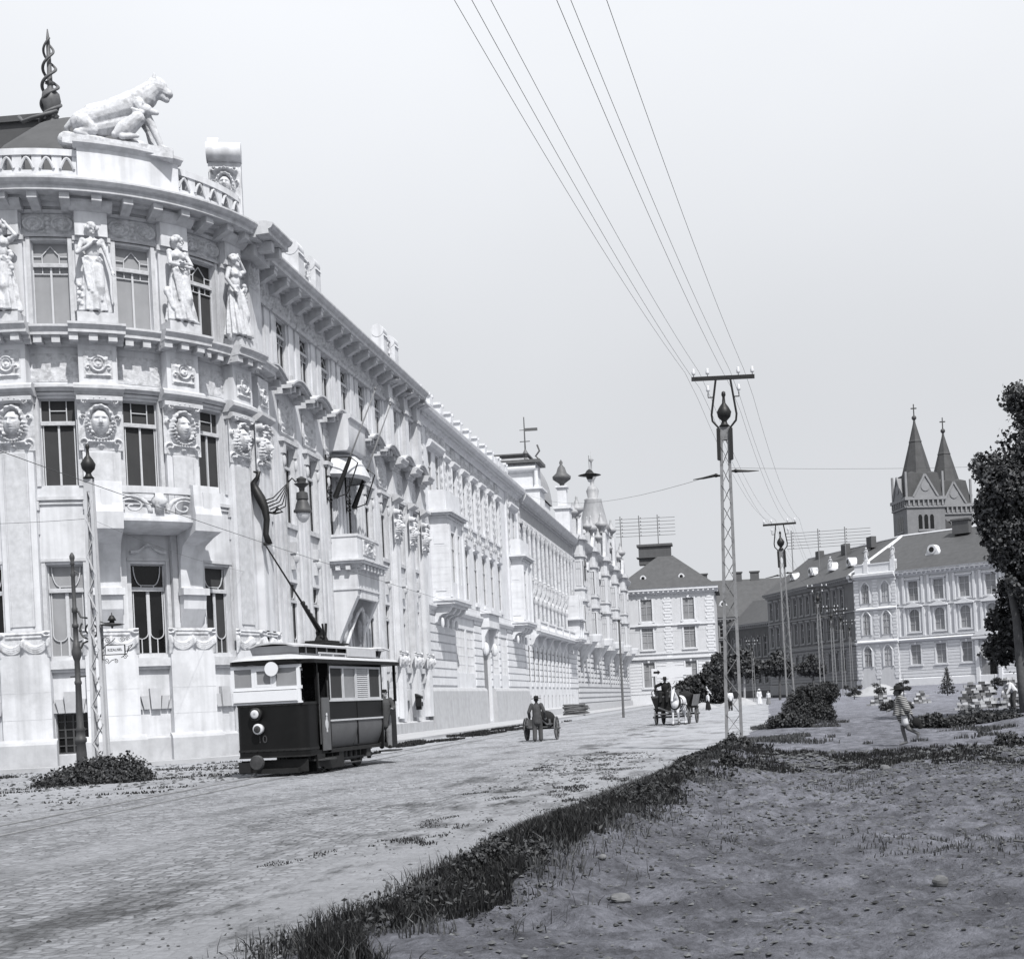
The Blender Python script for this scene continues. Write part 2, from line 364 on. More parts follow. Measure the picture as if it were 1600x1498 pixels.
# ------------------------------------------------------------------ carved ornament as height functions (x, y in -1..1)
def g2(x, y, cx, cy, sx, sy=None): sy = sy or sx; return np.exp(-((x-cx)/sx)**2-((y-cy)/sy)**2)
def ring(x, y, cx, cy, r, t, ax=1): d = np.hypot((x-cx)*ax, y-cy); return np.exp(-((d-r)/t)**2)
def spiral(x, y, cx, cy, R, hand=1):
    dx = (x-cx)*hand; dy = y-cy; r = np.hypot(dx, dy)/R; th = np.arctan2(dy, dx); k = .5+.5*np.cos(th-9*np.sqrt(np.clip(r, 0, 9))); return np.where(r < 1, k**2*(1-r**4), 0)
def o_ovals(x, y, U, Z):
    h = 0
    for s in (-1, 1):
        h = h+.07*ring(x, y*.55, .52*s, 0, .36, .045)+.05*ring(x, y*.55, .52*s, -.02, .22, .035)+.05*g2(x, y*.55, .52*s, -.03, .1)
    h = h+.07*g2(x, y, 0, 0, .07, .9)*(1+.5*np.cos(y*14))+.05*spiral(x, y*.55, 0, .2, .15)
    return h+.02*fbm(x*14, y*8, 3)*(np.abs(x) < .95)
def o_scroll(x, y, U, Z):
    u = U*1.25; p = u-np.floor(u)-.5; s = np.where(np.floor(u) % 2 == 0, 1, -1); yy = y*.5*s
    h = .10*np.exp(-((yy-.25*np.sin(2*np.pi*(p+.1)))/.07)**2)+.09*spiral(p, yy, 0, -.05, .33)+.05*np.abs(fbm(U*6, Z*6, 3))
    return h*(1-np.abs(y)**8)
def o_panel(x, y, U, Z):
    h = .06*(np.maximum(np.abs(x), np.abs(y)) > .86)+.10*ring(x, y, 0, .1, .45, .09)+.09*g2(x, y, 0, .1, .2)+.08*spiral(x, y, -.5, -.55, .35)+.08*spiral(x, y, .5, -.55, .35, -1)+.07*spiral(x, y, -.5, .7, .25)+.07*spiral(x, y, .5, .7, .25, -1)
    return h+.05*np.abs(fbm(x*6, y*6, 3))
def o_grass(x, y, U, Z):
    return .035*np.clip(np.sin((U+.9*Z)*9+fbm(U*1.2, Z*3, 3)*9), 0, 1)*np.clip(np.sin(U*2.1+Z)*.5+.7, 0, 1)*(np.abs(y) < .9)
def o_swag(x, y, U, Z):
    h = 0
    for s in (-1, 1):
        for k in range(4):
            yy = .35-.16*k-(.55)*(1-((x-.45*s)/.48)**2); h = h+.065*np.exp(-((y-yy)/.075)**2)*(np.abs(x-.45*s) < .5)
        h = h+.14*g2(x, y, .93*s, -.2, .07, .6)
    h = h+.16*g2(x, y, 0, -.1, .08, .5)+.12*ring(x, y, -.95, .75, .14, .07)+.12*ring(x, y, .9, .75, .14, .07)
    return h+.04*(np.abs(y-.55) < .07)*(np.abs(x) < .7)+.04*(np.abs(y-.82) < .05)*(np.abs(x) < .7)
def o_emblem(x, y, U, Z):
    h = .10*ring(x, y, 0, 0, .52, .09)+.07*ring(x, y, 0, .05, .3, .06)+.12*g2(x, y, 0, -.05, .16)
    for s in (-1, 1): h = h+.09*spiral(x, y, .72*s, -.3, .26, s)+.07*g2(x, y, .6*s, .35, .12)
    return h+.08*np.exp(-((y+.82)/.07)**2)*(np.abs(x) < .85)+.04*np.abs(fbm(x*7, y*7, 2))
def o_face(x, y, U, Z):
    y = y*1.25; r = np.clip(1-(x/.42)**2-((y-.02)/.56)**2, 0, 1); h = .36*np.sqrt(r)
    inn = (r > .02)
    h = h+inn*(.10*g2(x, y, 0, .02, .07, .17)+.07*g2(x, y, 0, -.07, .10, .06)-.07*g2(x, y, -.17, .13, .10, .055)-.07*g2(x, y, .17, .13, .10, .055)+.035*g2(x, y, -.17, .12, .05, .03)+.035*g2(x, y, .17, .12, .05, .03)
               +.045*g2(x, y, 0, .25, .3, .05)-.04*g2(x, y, 0, -.22, .11, .02)+.045*g2(x, y, 0, -.18, .10, .03)+.045*g2(x, y, 0, -.27, .08, .03)+.04*g2(x, y, 0, -.42, .10, .07))
    q = np.hypot(x/.5, (y-.05)/.66); hair = np.exp(-((q-1.08)/.17)**2)*(y > -.5); h = np.maximum(h, hair*(.26+.05*np.cos(np.arctan2(y, x)*17)))
    d = np.hypot(x/.62, (y+.15)/.62); h = np.maximum(h, (.20+.07*np.cos(np.arctan2(y+.15, x)*26))*np.exp(-((d-1)/.10)**2)*(y < .1))
    for s in (-1, 1):
        h = np.maximum(h, .30*spiral(x, y, .66*s, .92, .30, s)); h = np.maximum(h, .18*spiral(x, y, .72*s, -.92, .24, -s)); h = np.maximum(h, .16*spiral(x, y, .78*s, .2, .2, s))
    h = np.maximum(h, .24*np.exp(-((y-.93-.18*np.cos(x*2.4))/.10)**2)*(np.abs(x) < .75)*(1+.3*np.cos(x*24)))
    h = np.maximum(h, .16*np.exp(-((y+.86)/.09)**2)*(np.abs(x) < .6)); h = np.maximum(h, .12*g2(x, y, 0, -1.02, .2, .12))
    return h
def plaque(fn, w, hgt, res=.025, name='relief'):
    mb = MB(); nx = int(w/res); ny = int(hgt/res); X, Y = np.meshgrid(np.linspace(-1, 1, nx), np.linspace(-1, 1, ny), indexing='ij')
    H = fn(X, Y, X*w/2, Y*hgt/2); H[0] = H[-1] = 0; H[:, 0] = H[:, -1] = 0
    mb.grid(X*w/2, -H, (Y+1)*hgt/2); return mb.mesh(name, True)

# ------------------------------------------------------------------ windows
_wc = {}
def window_mesh(w, h, st):
    k = (round(w, 3), round(h, 3), st)
    if k in _wc: return _wc[k]
    a = MB(); g = MB(); d = .06; t = .055
    def B(x0, x1, z0, z1, y0=-.03, y1=.03): a.box(x0, x1, y0, y1, z0, z1)
    def seg(p, q, tt=.035): a.bar((p[0], -.012, p[1]), (q[0], -.012, q[1]), tt, .03)
    B(-w/2, -w/2+t, 0, h); B(w/2-t, w/2, 0, h); B(-w/2+t, w/2-t, h-t, h); B(-w/2+t, w/2-t, 0, t)
    if st in 'ABC':
        zt = h*.73; B(-w/2+t, w/2-t, zt-.07, zt+.05, -.09, .05)
        if st != 'D': B(-.035, .035, t, zt-.07, -.04, .02)
        wi = w/2-t
        if st == 'A':
            zm = zt+.05+(h-zt)*.30; ap = (0, h-.16)
            seg((-wi*.55, zm), ap); seg(ap, (wi*.55, zm)); seg((-wi, zm), (-wi*.45, zm)); seg((wi*.45, zm), (wi, zm)); seg((-wi*.5, zt), (-wi*.5, zm)); seg((wi*.5, zt), (wi*.5, zm))
            seg((-wi, zt-.32), (wi, zt-.32)); [seg((s*wi*.5, zt-.3), (s*wi*.5, zt-.06)) for s in (-1, 1)]
        if st == 'B':
            zm = zt+.05+(h-zt)*.45; [seg((s*wi*.5, zt), (s*wi*.5, h-t)) for s in (-1, 1)]; seg((-wi*.5, zm), (wi*.5, zm))
            [seg((s*wi*.92, t), (s*wi*.92, zt-.1)) for s in (-1, 1)]
        if st == 'C':
            zm = zt+.12; seg((-wi*.4, zm), (wi*.4, zm)); [seg((s*wi*.4, zt), (s*wi*.4, zm)) for s in (-1, 1)]
            for s in (-1, 1):
                P = [(s*wi*(.4+.45*math.sin(q)), zm+(1-math.cos(q))*(h-zm-.08)) for q in np.linspace(0, math.pi/2, 6)]
                for p, q in zip(P, P[1:]): seg(p, q)
                cxx = s*wi*.5; P = [(cxx-math.cos(q)*wi*.42, h*.24-math.sin(q)*h*.065) for q in np.linspace(0, math.pi, 9)]
                for p, q in zip(P, P[1:]): seg(p, q)
                seg((cxx-wi*.42, h*.24), (cxx-wi*.42, zt-.08)); seg((cxx+wi*.42, h*.24), (cxx+wi*.42, zt-.08)); seg((cxx, t), (cxx, h*.175))
    if st == 'E':   # casement, transom
        zt = h*.68; B(-w/2+t, w/2-t, zt-.04, zt+.04, -.05, .03); B(-.03, .03, t, h-t, -.04, .02); B(-w/2+t, w/2-t, h*.34, h*.34+.03)
    if st == 'G':   # plain mullion
        B(-.03, .03, t, h-t, -.03, .02); B(-w/2+t, w/2-t, h*.7, h*.7+.05)
    if st == 'J':   # grid of small panes
        for i in range(1, 4): B(-w/2+i*w/4-.03, -w/2+i*w/4+.03, t, h-t)
        for i in range(1, 5): B(-w/2+t, w/2-t, i*h/5-.02, i*h/5+.02, -.02, .02)
    g.box(-w/2+.01, w/2-.01, .03, .045, .01, h-.01)
    _wc[k] = (a.mesh('window'), g.mesh('pane')); return _wc[k]
_mc = {}
def with_mat(me, m):
    k = (me.name, m)
    if k not in _mc:
        if len(me.materials) == 0: me.materials.append(M[m]); _mc[k] = me
        else:
            c = me.copy(); c.materials.clear(); c.materials.append(M[m]); _mc[k] = c
    return _mc[k]
def window(F, parent, u, z, w, h, st='E', pane='glass', frame='frame', wd=-.2, name='window', label=None):
    a, g = window_mesh(w, h, st); mt = F.pm(u, wd, z)
    o = inst(with_mat(a, frame), name, parent, mt); inst(with_mat(g, pane), 'pane', o, mt)
    if label: o['label'] = label
    return o
def pick(*c): return random.choice(c)

# ------------------------------------------------------------------ figures
def V3(*a): return np.array(a, float)
def head(mb, c, fd, s=1.0):
    """head centred at c facing unit vector fd"""
    c = np.array(c, float); fd = np.array(fd, float); fd /= np.linalg.norm(fd); z = V3(0, 0, 1); sd = np.cross(z, fd); sd /= np.linalg.norm(sd)
    mb.ell(c+z*.02*s-fd*.008*s, (.083*s, .083*s, .105*s)); mb.ell(c-z*.045*s+fd*.022*s, (.058*s, .06*s, .075*s))
    mb.cap(c+fd*.09*s+z*.012*s, c+fd*.112*s-z*.028*s, .008*s, .014*s, 8); mb.ell(c+fd*.085*s-z*.095*s, (.022*s, .022*s, .018*s))
    mb.ell(c+fd*.092*s-z*.058*s, (.024*s, .014*s, .009*s))
    for k in (-1, 1):
        mb.ell(c+fd*.082*s+sd*k*.032*s+z*.014*s, (.016*s,)*3); mb.ell(c+fd*.086*s+sd*k*.032*s+z*.035*s, (.026*s, .018*s, .008*s))
        mb.ell(c+sd*k*.085*s-fd*.005*s, (.014*s, .018*s, .032*s))
def hand(mb, w, d, side, s=1.0, curl=.5):
    w = np.array(w, float); d = np.array(d, float); d /= np.linalg.norm(d); sd = np.cross(d, V3(0, 0, 1));
    if np.linalg.norm(sd) < .2: sd = V3(0, 1, 0)
    sd = sd/np.linalg.norm(sd)*side; nrm = np.cross(sd, d); p = w+d*.05*s
    mb.cap(w, p, .026*s, .036*s, 8); mb.ell(p+d*.02*s, (.04*s, .04*s, .034*s))
    for i, ln in enumerate((.068, .078, .072, .055)):
        b = p+d*.03*s+sd*(i-1.5)*.019*s; m_ = b+d*ln*.5*s; e = m_+(d*(1-curl)+nrm*curl)*ln*.55*s
        mb.cap(b, m_, .0095*s, .009*s, 6); mb.cap(m_, e, .009*s, .0075*s, 6)
    t = p-sd*.035*s; m_ = t+(d*.7-sd*.7)*.035*s; mb.cap(t, m_, .012*s, .010*s, 6); mb.cap(m_, m_+d*.03*s, .010*s, .008*s, 6)
def limb(mb, pts, rs, n=10):
    for (a, b, r0, r1) in zip(pts, pts[1:], rs, rs[1:]): mb.cap(a, b, r0, r1, n)
def skirt(mb, c0, z0, z1, r0, r1, folds=11, amp=.09, lean=(0, 0), sq=.8, n=72, m=24, seed=0):
    t = np.linspace(0, 2*np.pi, n, endpoint=False); k = np.linspace(0, 1, m); T, K = np.meshgrid(t, k)
    R = (r0+(r1-r0)*K**.8)*(1+amp*(.3+K)*np.sin(folds*T+2.2*np.sin(K*2+seed)+seed)+amp*.5*np.sin(5*T+seed*2+3*K))
    X = c0[0]+R*np.cos(T)+lean[0]*K; Y = c0[1]+R*np.sin(T)*sq+lean[1]*K; Z = z0+(z1-z0)*K
    I = np.arange(n*m).reshape(m, n); J = np.roll(I, -1, 1); mb.add(np.stack([X, Y, Z], -1).reshape(-1, 3), [np.stack([I[:-1], J[:-1], J[1:], I[1:]], -1).reshape(-1, 4), [tuple(I[0])], [tuple(I[-1])[::-1]]])

# ================================================================== TERRAIN, ROAD, PAVEMENT
_xy = np.array([(-40, -4.6), (-10, -4.2), (9.4, -3.15), (18, -2.7), (28, -1.8), (36, -.95), (44, -.75), (50, -.4), (65, .6), (109, 1.3), (160, 1.8), (240, 3), (400, 3.5), (2000, 4)])
def xr(y): return np.interp(y, _xy[:, 0], _xy[:, 1])+.25*fbm(np.asarray(y)*.5, np.asarray(y)*0+3, 3)
def hgt(x, y):
    x = np.asarray(x, float); y = np.asarray(y, float); d = x-xr(y); near = 1-sstep(60, 110, y)
    h = .17*np.exp(-((d-.8)/.55)**2)*sstep(9, 14, y)*(1-sstep(35, 38, y))*(1+.5*fbm(x*1.5, y*1.5, 3))
    h = h-.17*sstep(1.2, 3.0, d)*sstep(6, 14, y)*(1-sstep(28.8, 31.2, y+.8*fbm(x*.5, y*.5, 3)))
    h = h+.16*sstep(.2, 1.5, d)*fbm(x*.35, y*.35, 4)*near+.13*sstep(.3, 1.5, d)*fbm(x*1.6, y*1.6, 5)*(1-sstep(35, 37, y)*.75)*near+.09*sstep(.3, 1.5, d)*fbm(x*3.6, y*3.6, 4, .6)*(1-sstep(33, 36, y)*.8)*near
    h = h+1.15*sstep(80, 235, y)*sstep(4, 13, x-(y-80)*.01)
    h = h+.32*np.exp(-((x-9.6)/2.0)**2-((y-46)/2.5)**2)+.18*np.exp(-((x+.2)/1.4)**2-((y-31.0)/1.6)**2)
    h = h+.10*sstep(.3, 2, d)*sstep(38, 45, y)*near*fbm(x*.8, y*.8, 3)
    return np.where(d < 0, -.10*sstep(0, .5, -d), h*1.0)
def hz(x, y): return float(hgt(x, y)) if x > xr(y) else 0.0
def spacing(*seg):
    out = [seg[0][0]]
    for a, b, s in seg: out += list(np.linspace(a, b, max(2, int(abs(b-a)/s)+1))[1:])
    return np.array(out)
gx = spacing((-1500, -60, 120), (-60, -6, 3), (-6, -4.4, .3), (-4.4, 14, .09), (14, 30, .5), (30, 80, 4), (80, 1500, 120))
gy = spacing((-60, 6, 4), (6, 34, .09), (34, 60, .2), (60, 130, 1.2), (130, 340, 5), (340, 2600, 110))
X_, Y_ = np.meshgrid(gx, gy, indexing='ij'); Z_ = hgt(X_, Y_)
g = MB(); g.grid(X_, Y_, Z_)
mg = bpy.data.materials.new('dirt_ground'); mg.use_nodes = True; t = mg.node_tree; n = t.nodes; l = t.links; pb = n['Principled BSDF']; pb.inputs['Roughness'].default_value = .95; pb.inputs['Specular IOR Level'].default_value = .15
ge = n.new('ShaderNodeNewGeometry'); pos = ge.outputs['Position']
def nnoise(sc_, det=6, ro=.6, vec=None):
    z = n.new('ShaderNodeTexNoise'); z.inputs['Scale'].default_value = sc_; z.inputs['Detail'].default_value = det; z.inputs['Roughness'].default_value = ro; l.new(vec or pos, z.inputs['Vector']); return z.outputs[0]
def nmap(src, a, b, c, d): r = n.new('ShaderNodeMapRange'); r.inputs['From Min'].default_value = a; r.inputs['From Max'].default_value = b; r.inputs['To Min'].default_value = c; r.inputs['To Max'].default_value = d; l.new(src, r.inputs['Value']); return r.outputs[0]
def nmath(op, a, b): q = n.new('ShaderNodeMath'); q.operation = op; (l.new(a, q.inputs[0]) if not isinstance(a, (int, float)) else setattr(q.inputs[0], 'default_value', a)); (l.new(b, q.inputs[1]) if not isinstance(b, (int, float)) else setattr(q.inputs[1], 'default_value', b)); return q.outputs[0]
def nrgb(v, k=(.94, .965, 1.11)):
    c = n.new('ShaderNodeCombineColor')
    for i in range(3): l.new(nmath('MULTIPLY', v, k[i]), c.inputs[i])
    return c.outputs[0]
v = nmath('MULTIPLY', nmath('MULTIPLY', nmap(nnoise(.35), .3, .7, .070, .135), nmap(nnoise(2.2, 8, .7), .38, .62, .6, 1.35)), nmap(nnoise(14, 6, .75), .3, .7, .6, 1.3))
sy = n.new('ShaderNodeSeparateXYZ'); l.new(pos, sy.inputs[0])
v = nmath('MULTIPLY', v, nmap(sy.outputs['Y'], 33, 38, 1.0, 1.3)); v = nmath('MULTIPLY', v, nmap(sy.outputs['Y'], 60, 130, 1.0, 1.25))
l.new(nrgb(v), pb.inputs['Base Color'])
bu = n.new('ShaderNodeBump'); bu.inputs['Strength'].default_value = .9; bu.inputs['Distance'].default_value = .07; l.new(nmath('ADD', nnoise(9, 8, .7), nmath('MULTIPLY', nnoise(45, 5), .4)), bu.inputs['Height']); l.new(bu.outputs[0], pb.inputs['Normal'])
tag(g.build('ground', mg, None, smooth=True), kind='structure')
# road
ry = spacing((-30, 6, 3), (6, 40, .16), (40, 90, .6), (90, 340, 4)); rs = np.concatenate([np.linspace(0, .55, 12), np.linspace(.55, 1, 90)[1:]])
S_, RY = np.meshgrid(rs, ry, indexing='ij'); XL = -70.0; XE = xr(RY)+.12; RX = XL+(XE-XL)*S_
rh = .012+.02*fbm(RX*.5, RY*.5, 3)*(1-sstep(70, 110, RY))+.012*fbm(RX*2.2, RY*2.2, 3)*(1-sstep(50, 70, RY)); rh = rh*(1-sstep(0, 1.0, S_*0+np.clip(RX-XE+1, 0, 1))*.5)
r_ = MB(); r_.grid(RX, RY, rh)
mr_ = bpy.data.materials.new('cobbled_road'); mr_.use_nodes = True; t = mr_.node_tree; n = t.nodes; l = t.links; pb = n['Principled BSDF']; pb.inputs['Roughness'].default_value = .9; pb.inputs['Specular IOR Level'].default_value = .2
ge = n.new('ShaderNodeNewGeometry'); pos = ge.outputs['Position']; sy = n.new('ShaderNodeSeparateXYZ'); l.new(pos, sy.inputs[0])
vo = n.new('ShaderNodeTexVoronoi'); vo.feature = 'DISTANCE_TO_EDGE'; vo.inputs['Scale'].default_value = 7.5; vo.inputs['Randomness'].default_value = .6; l.new(pos, vo.inputs['Vector'])
vc = n.new('ShaderNodeTexVoronoi'); vc.inputs['Scale'].default_value = 7.5; vc.inputs['Randomness'].default_value = .6; l.new(pos, vc.inputs['Vector']); sc_ = n.new('ShaderNodeSeparateColor'); l.new(vc.outputs['Color'], sc_.inputs[0])
joint = nmap(vo.outputs['Distance'], .0, .10, 0, 1)
cob = nmath('MULTIPLY', nmap(sc_.outputs[0], 0, 1, .20, .42), nmap(joint, 0, 1, .40, 1.0))
dust = nmath('MULTIPLY', nmap(nnoise(.5), .3, .7, .27, .37), nmap(nnoise(7, 6, .7), .3, .7, .85, 1.12))
mp = n.new('ShaderNodeMapping'); mp.inputs['Scale'].default_value = (1.0, .35, 1.0); mp.inputs['Rotation'].default_value = (0, 0, rad(-3)); l.new(pos, mp.inputs['Vector'])
wear = nmap(nnoise(.55, 8, .68, mp.outputs[0]), .44, .60, 0, 1); offr = nmap(sy.outputs['X'], -5.2, -4.2, 0, 1); offl = nmap(sy.outputs['X'], -14, -12.6, 1, 0)
dm = nmath('MAXIMUM', nmath('MAXIMUM', nmath('MULTIPLY', wear, .55), nmath('MULTIPLY', offr, .8)), nmath('MULTIPLY', offl, .9))
mx = n.new('ShaderNodeMix'); l.new(dm, mx.inputs['Factor']); l.new(cob, mx.inputs['A']); l.new(dust, mx.inputs['B']); v = mx.outputs['Result']
damp = nmap(nnoise(.8, 9, .72, mp.outputs[0]), .50, .62, 0, 1)
rut = nmath('MULTIPLY', nmap(sy.outputs['X'], -6.6, -4.6, 0, 1), nmap(sy.outputs['X'], -3.9, -3.4, 1, .25)); dd = nmath('MULTIPLY', damp, nmath('ADD', nmath('MULTIPLY', rut, .55), .34))
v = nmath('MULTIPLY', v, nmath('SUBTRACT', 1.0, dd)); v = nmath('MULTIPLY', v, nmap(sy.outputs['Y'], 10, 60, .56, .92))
v = nmath('MULTIPLY', v, nmap(nnoise(26, 5, .7), .3, .7, .86, 1.12)); l.new(nrgb(v, (.96, .985, 1.05)), pb.inputs['Base Color'])
hh = nmath('ADD', nmath('MULTIPLY', nmath('MULTIPLY', nmap(vo.outputs['Distance'], .0, .16, 0, 1), nmath('SUBTRACT', 1.0, dm)), 1.0), nmath('MULTIPLY', nnoise(20, 7, .7), .8))
bu = n.new('ShaderNodeBump'); bu.inputs['Strength'].default_value = .8; bu.inputs['Distance'].default_value = .03; l.new(hh, bu.inputs['Height']); l.new(bu.outputs[0], pb.inputs['Normal'])
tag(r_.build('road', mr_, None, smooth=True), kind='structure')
# tram rails, flush with the paving
def trackx(y): return -12.5+1.45*math.exp(-max(0, y-14)/16.0)
for s in (-1, 1):
    b = MB(); ys_ = list(np.arange(4, 60, 1.0))+list(np.arange(60, 236, 6)); V_ = []
    for y in ys_: x = trackx(y)+s*.5; V_ += [(x-.03, y, .034), (x+.03, y, .034), (x-.03, y, -.05), (x+.03, y, -.05)]
    b.add(V_, [[(4*i, 4*i+1, 4*i+5, 4*i+4) for i in range(len(ys_)-1)], [(4*i+1, 4*i+3, 4*i+7, 4*i+5) for i in range(len(ys_)-1)], [(4*i+2, 4*i, 4*i+4, 4*i+6) for i in range(len(ys_)-1)]])
    tag(b.build('tram_rail', 'rail'), kind='structure')
# pavement with kerb
b = MB(); pth = []
for d in range(-90, 64, 3): a = rad(d); pth.append((-25.75+8.1*math.sin(a), 54.5-8.1*math.cos(a)))
pth += [(-18.3, 52.4), (-17.0, 54.5), (-16.2, 58), (-15.8, 63), (-15.8, 236)]
inn = [(-25.75, 54.5)]*1
n_ = len(pth); P2 = [(x, y) for x, y in pth]
Vt = [(x, y, .15) for x, y in P2]; Vk = []; Vi = []
for i, (x, y) in enumerate(P2):
    x0, y0 = P2[max(0, i-1)]; x1, y1 = P2[min(n_-1, i+1)]; tx, ty = x1-x0, y1-y0; L_ = math.hypot(tx, ty); Vi.append((x-ty/L_*.18, y+tx/L_*.18, .152))
V_ = Vt+[(x, y, -.1) for x, y in P2]+Vi; F_ = [(n_+i, n_+i+1, i+1, i) for i in range(n_-1)]+[(i, i+1, 2*n_+i+1, 2*n_+i) for i in range(n_-1)]
b.add(V_, [F_]); tag(b.build('kerb', 'paving'), kind='structure')
b = MB(); vi = [(x, y, .148) for x, y, z in Vi]; inner = [(-25.75+5.5*math.sin(rad(d)), 54.5-5.5*math.cos(rad(d)), .148) for d in range(-90, 64, 3)]; inner += [(-20.3, 54.0, .148), (-20.3, 56, .148), (-20.3, 58, .148), (-20.3, 63, .148), (-20.3, 236, .148)]
b.add(vi+inner, [[(i, i+1, n_+i+1, n_+i) for i in range(n_-1)]]); tag(b.build('pavement', 'paving'), kind='structure')

# ================================================================== CORNER PALACE
cp = empty('corner_palace', (-21, 56, 0.15), 0, 'ornate white corner palace with round tower, caryatids and masks at the left', 'palace')
T = Round(-25.75, 54.5, 6.5); RT = 6.5
G = Flat(-19.8, 0, 90)
U = lambda deg: RT*rad(deg)
ENDT = U(90)+1.1     # short straight pier after the curve is handled by its own frame
TP = [-72, -47, -22, 3, 28, 53, 78]; TW = [-59.5, -34.5, -9.5, 15.5, 40.5, 65.5]
w_ = MB(); tr = MB(); pl = MB(); so = MB(); fz = MB()
holes = []
for d in TW:
    u = U(d); holes += [(u-.62, u+.62, 3.98, 7.27), (u-.62, u+.62, 10.05, 13.17), (u-.63, u+.63, 15.72, 18.78)]
    if d in (15.5, -34.5): holes.append((u-.55, u+.55, .55, 1.98))
wall(w_, T, U(-90), U(90), .15, 20.2, holes, 0, .34)
blind0 = {-59.5: 'curtain', -34.5: 'curtain', -9.5: 'glass', 15.5: 'curtain', 40.5: 'glass', 65.5: 'curtain_dark'}
blind1 = {-59.5: 'curtain', -34.5: 'glass', -9.5: 'curtain', 15.5: 'curtain_dark', 40.5: 'curtain_dark', 65.5: 'curtain_dark'}
blind2 = {-59.5: 'curtain', -34.5: 'curtain', -9.5: 'curtain', 15.5: 'curtain', 40.5: 'curtain', 65.5: 'curtain_dark'}
for d in TW:
    u = U(d)
    window(T, cp, u, 3.98, 1.24, 3.29, 'C', blind0[d], wd=-.24); window(T, cp, u, 10.05, 1.24, 3.12, 'B', blind1[d], wd=-.24); window(T, cp, u, 15.72, 1.26, 3.06, 'A', blind2[d], wd=-.24)
    if d in (15.5, -34.5): window(T, cp, u, .55, 1.1, 1.43, 'J', 'glass', frame='iron_grey', wd=-.25, name='basement_window')
    # window surrounds, sills, transoms boards
    for z0, z1 in ((3.98, 7.27), (10.05, 13.17), (15.72, 18.78)):
        for s in (-1, 1): bx(tr, T, u+s*.70-.07, u+s*.70+.07, 0, .05, z0, z1+.1)
        bx(tr, T, u-.76, u+.76, .002, .08, z1+.10, z1+.20)
        bx(so, T, u-.6, u+.6, -.31, -.12, z0+(z1-z0)*.70, z0+(z1-z0)*.735)
    bx(tr, T, u-.95, u+.95, 0, .22, 3.55, 3.86); bx(tr, T, u-.9, u+.9, 0, .14, 3.44, 3.55)
    for s in (-1, 1):
        tr.sweep([(0, 2.85), (.16, 2.9), (.24, 3.1), (.14, 3.2), (.2, 3.3), (.2, 3.44), (0, 3.44)], u+s*.75-.13, u+s*.75+.13, 1, T.f)
    # keystones above basement opening
    for i, a in enumerate((-.55, -.3, 0, .3, .55)):
        ww = .2 if i == 2 else .13
        pw = [(u+a-ww*.8, 2.0), (u+a+ww*.8, 2.0), (u+a*1.25+ww, 2.75 if i == 2 else 2.6-.12*abs(i-2)), (u+a*1.25-ww, 2.75 if i == 2 else 2.6-.12*abs(i-2))]
        pl.add([(p, 0.02, z) for p, z in pw]+[(p, .13+.04*(i == 2), z) for p, z in pw], [[(3, 2, 1, 0), (4, 5, 6, 7)], [(0, 1, 5, 4), (1, 2, 6, 5), (2, 3, 7, 6), (3, 0, 4, 7)]], T.f)
    if d not in (15.5, -34.5):
        bx(pl, T, u-.66, u-.56, 0, .06, .75, 1.98); bx(pl, T, u+.56, u+.66, 0, .06, .75, 1.98); bx(pl, T, u-.66, u+.66, 0.001, .05, .55, .75)
    # panel line and apron between ground and first floor
    bx(tr, T, u-.95, u+.95, 0, .10, 9.55, 9.67); bx(tr, T, u-.95, u+.95, 0, .06, 9.40, 9.46)
    for s in (-1, 1): bx(tr, T, u+s*.85-.12, u+s*.85+.12, .0, .13, 9.2, 9.52); bx(tr, T, u+s*.85-.09, u+s*.85+.09, .0, .07, 8.35, 9.2)
    relief(fz, T, u-.93, u+.93, 18.98, 19.72, lambda *a: o_ovals(*a)*1.8, .01, .03)
    relief(fz, T, u-.95, u+.95, 13.75, 14.75, o_grass, .01, .03)
# piers
mask = with_mat(plaque(o_face, 1.5, 1.95, .02, 'mask'), 'carved'); emblem = with_mat(plaque(o_emblem, .95, 1.0, .025, 'emblem'), 'carved'); swag = with_mat(plaque(o_swag, 1.9, .95, .025, 'swag'), 'carved')
for d in TP:
    u = U(d)
    bx(w_, T, u-.85, u+.85, 0, .30, 1.0, 4.1); bx(w_, T, u-.62, u+.62, 0, .22, 4.1, 13.2); bx(tr, T, u-.42, u-.36, .22, .28, 5.1, 11.2); bx(tr, T, u+.36, u+.42, .22, .28, 5.1, 11.2)
    bx(tr, T, u-.36, u+.36, .22, .255, 5.1, 11.2)
    bx(w_, T, u-.60, u+.60, 0, .50, 13.6, 15.0); bx(w_, T, u-.55, u+.55, 0, .14, 15.7, 20.1)
    bx(tr, T, u-.62, u+.62, .14, .22, 18.75, 18.9); bx(w_, T, u-.52, u+.52, .14, .34, 18.9, 19.75)
    sw(tr, T, [(0, 13.2), (.34, 13.2), (.40, 13.3), (.62, 13.42), (.62, 13.54), (.52, 13.62), (0, 13.66)], u-.78, u+.78)
    sw(tr, T, [(0, 19.75), (.36, 19.75), (.5, 19.88), (.6, 20.0), (.6, 20.1), (0, 20.1)], u-.68, u+.68)
    o = inst(mask, 'mask_ornament', cp, T.pm(u, .22, 11.28)); inst(emblem, 'emblem', cp, T.pm(u, .5, 13.8)); inst(swag, 'swag_ornament', cp, T.pm(u, .24, 3.98))
    sw(tr, T, [(.0, 12.95), (.35, 12.95), (.5, 13.03), (.5, 13.18), (.35, 13.2), (0, 13.2)], u-.72, u+.72)
    # pedestal of the caryatid
    bx(tr, T, u-.55, u+.55, .1, .85, 15.7, 16.05)
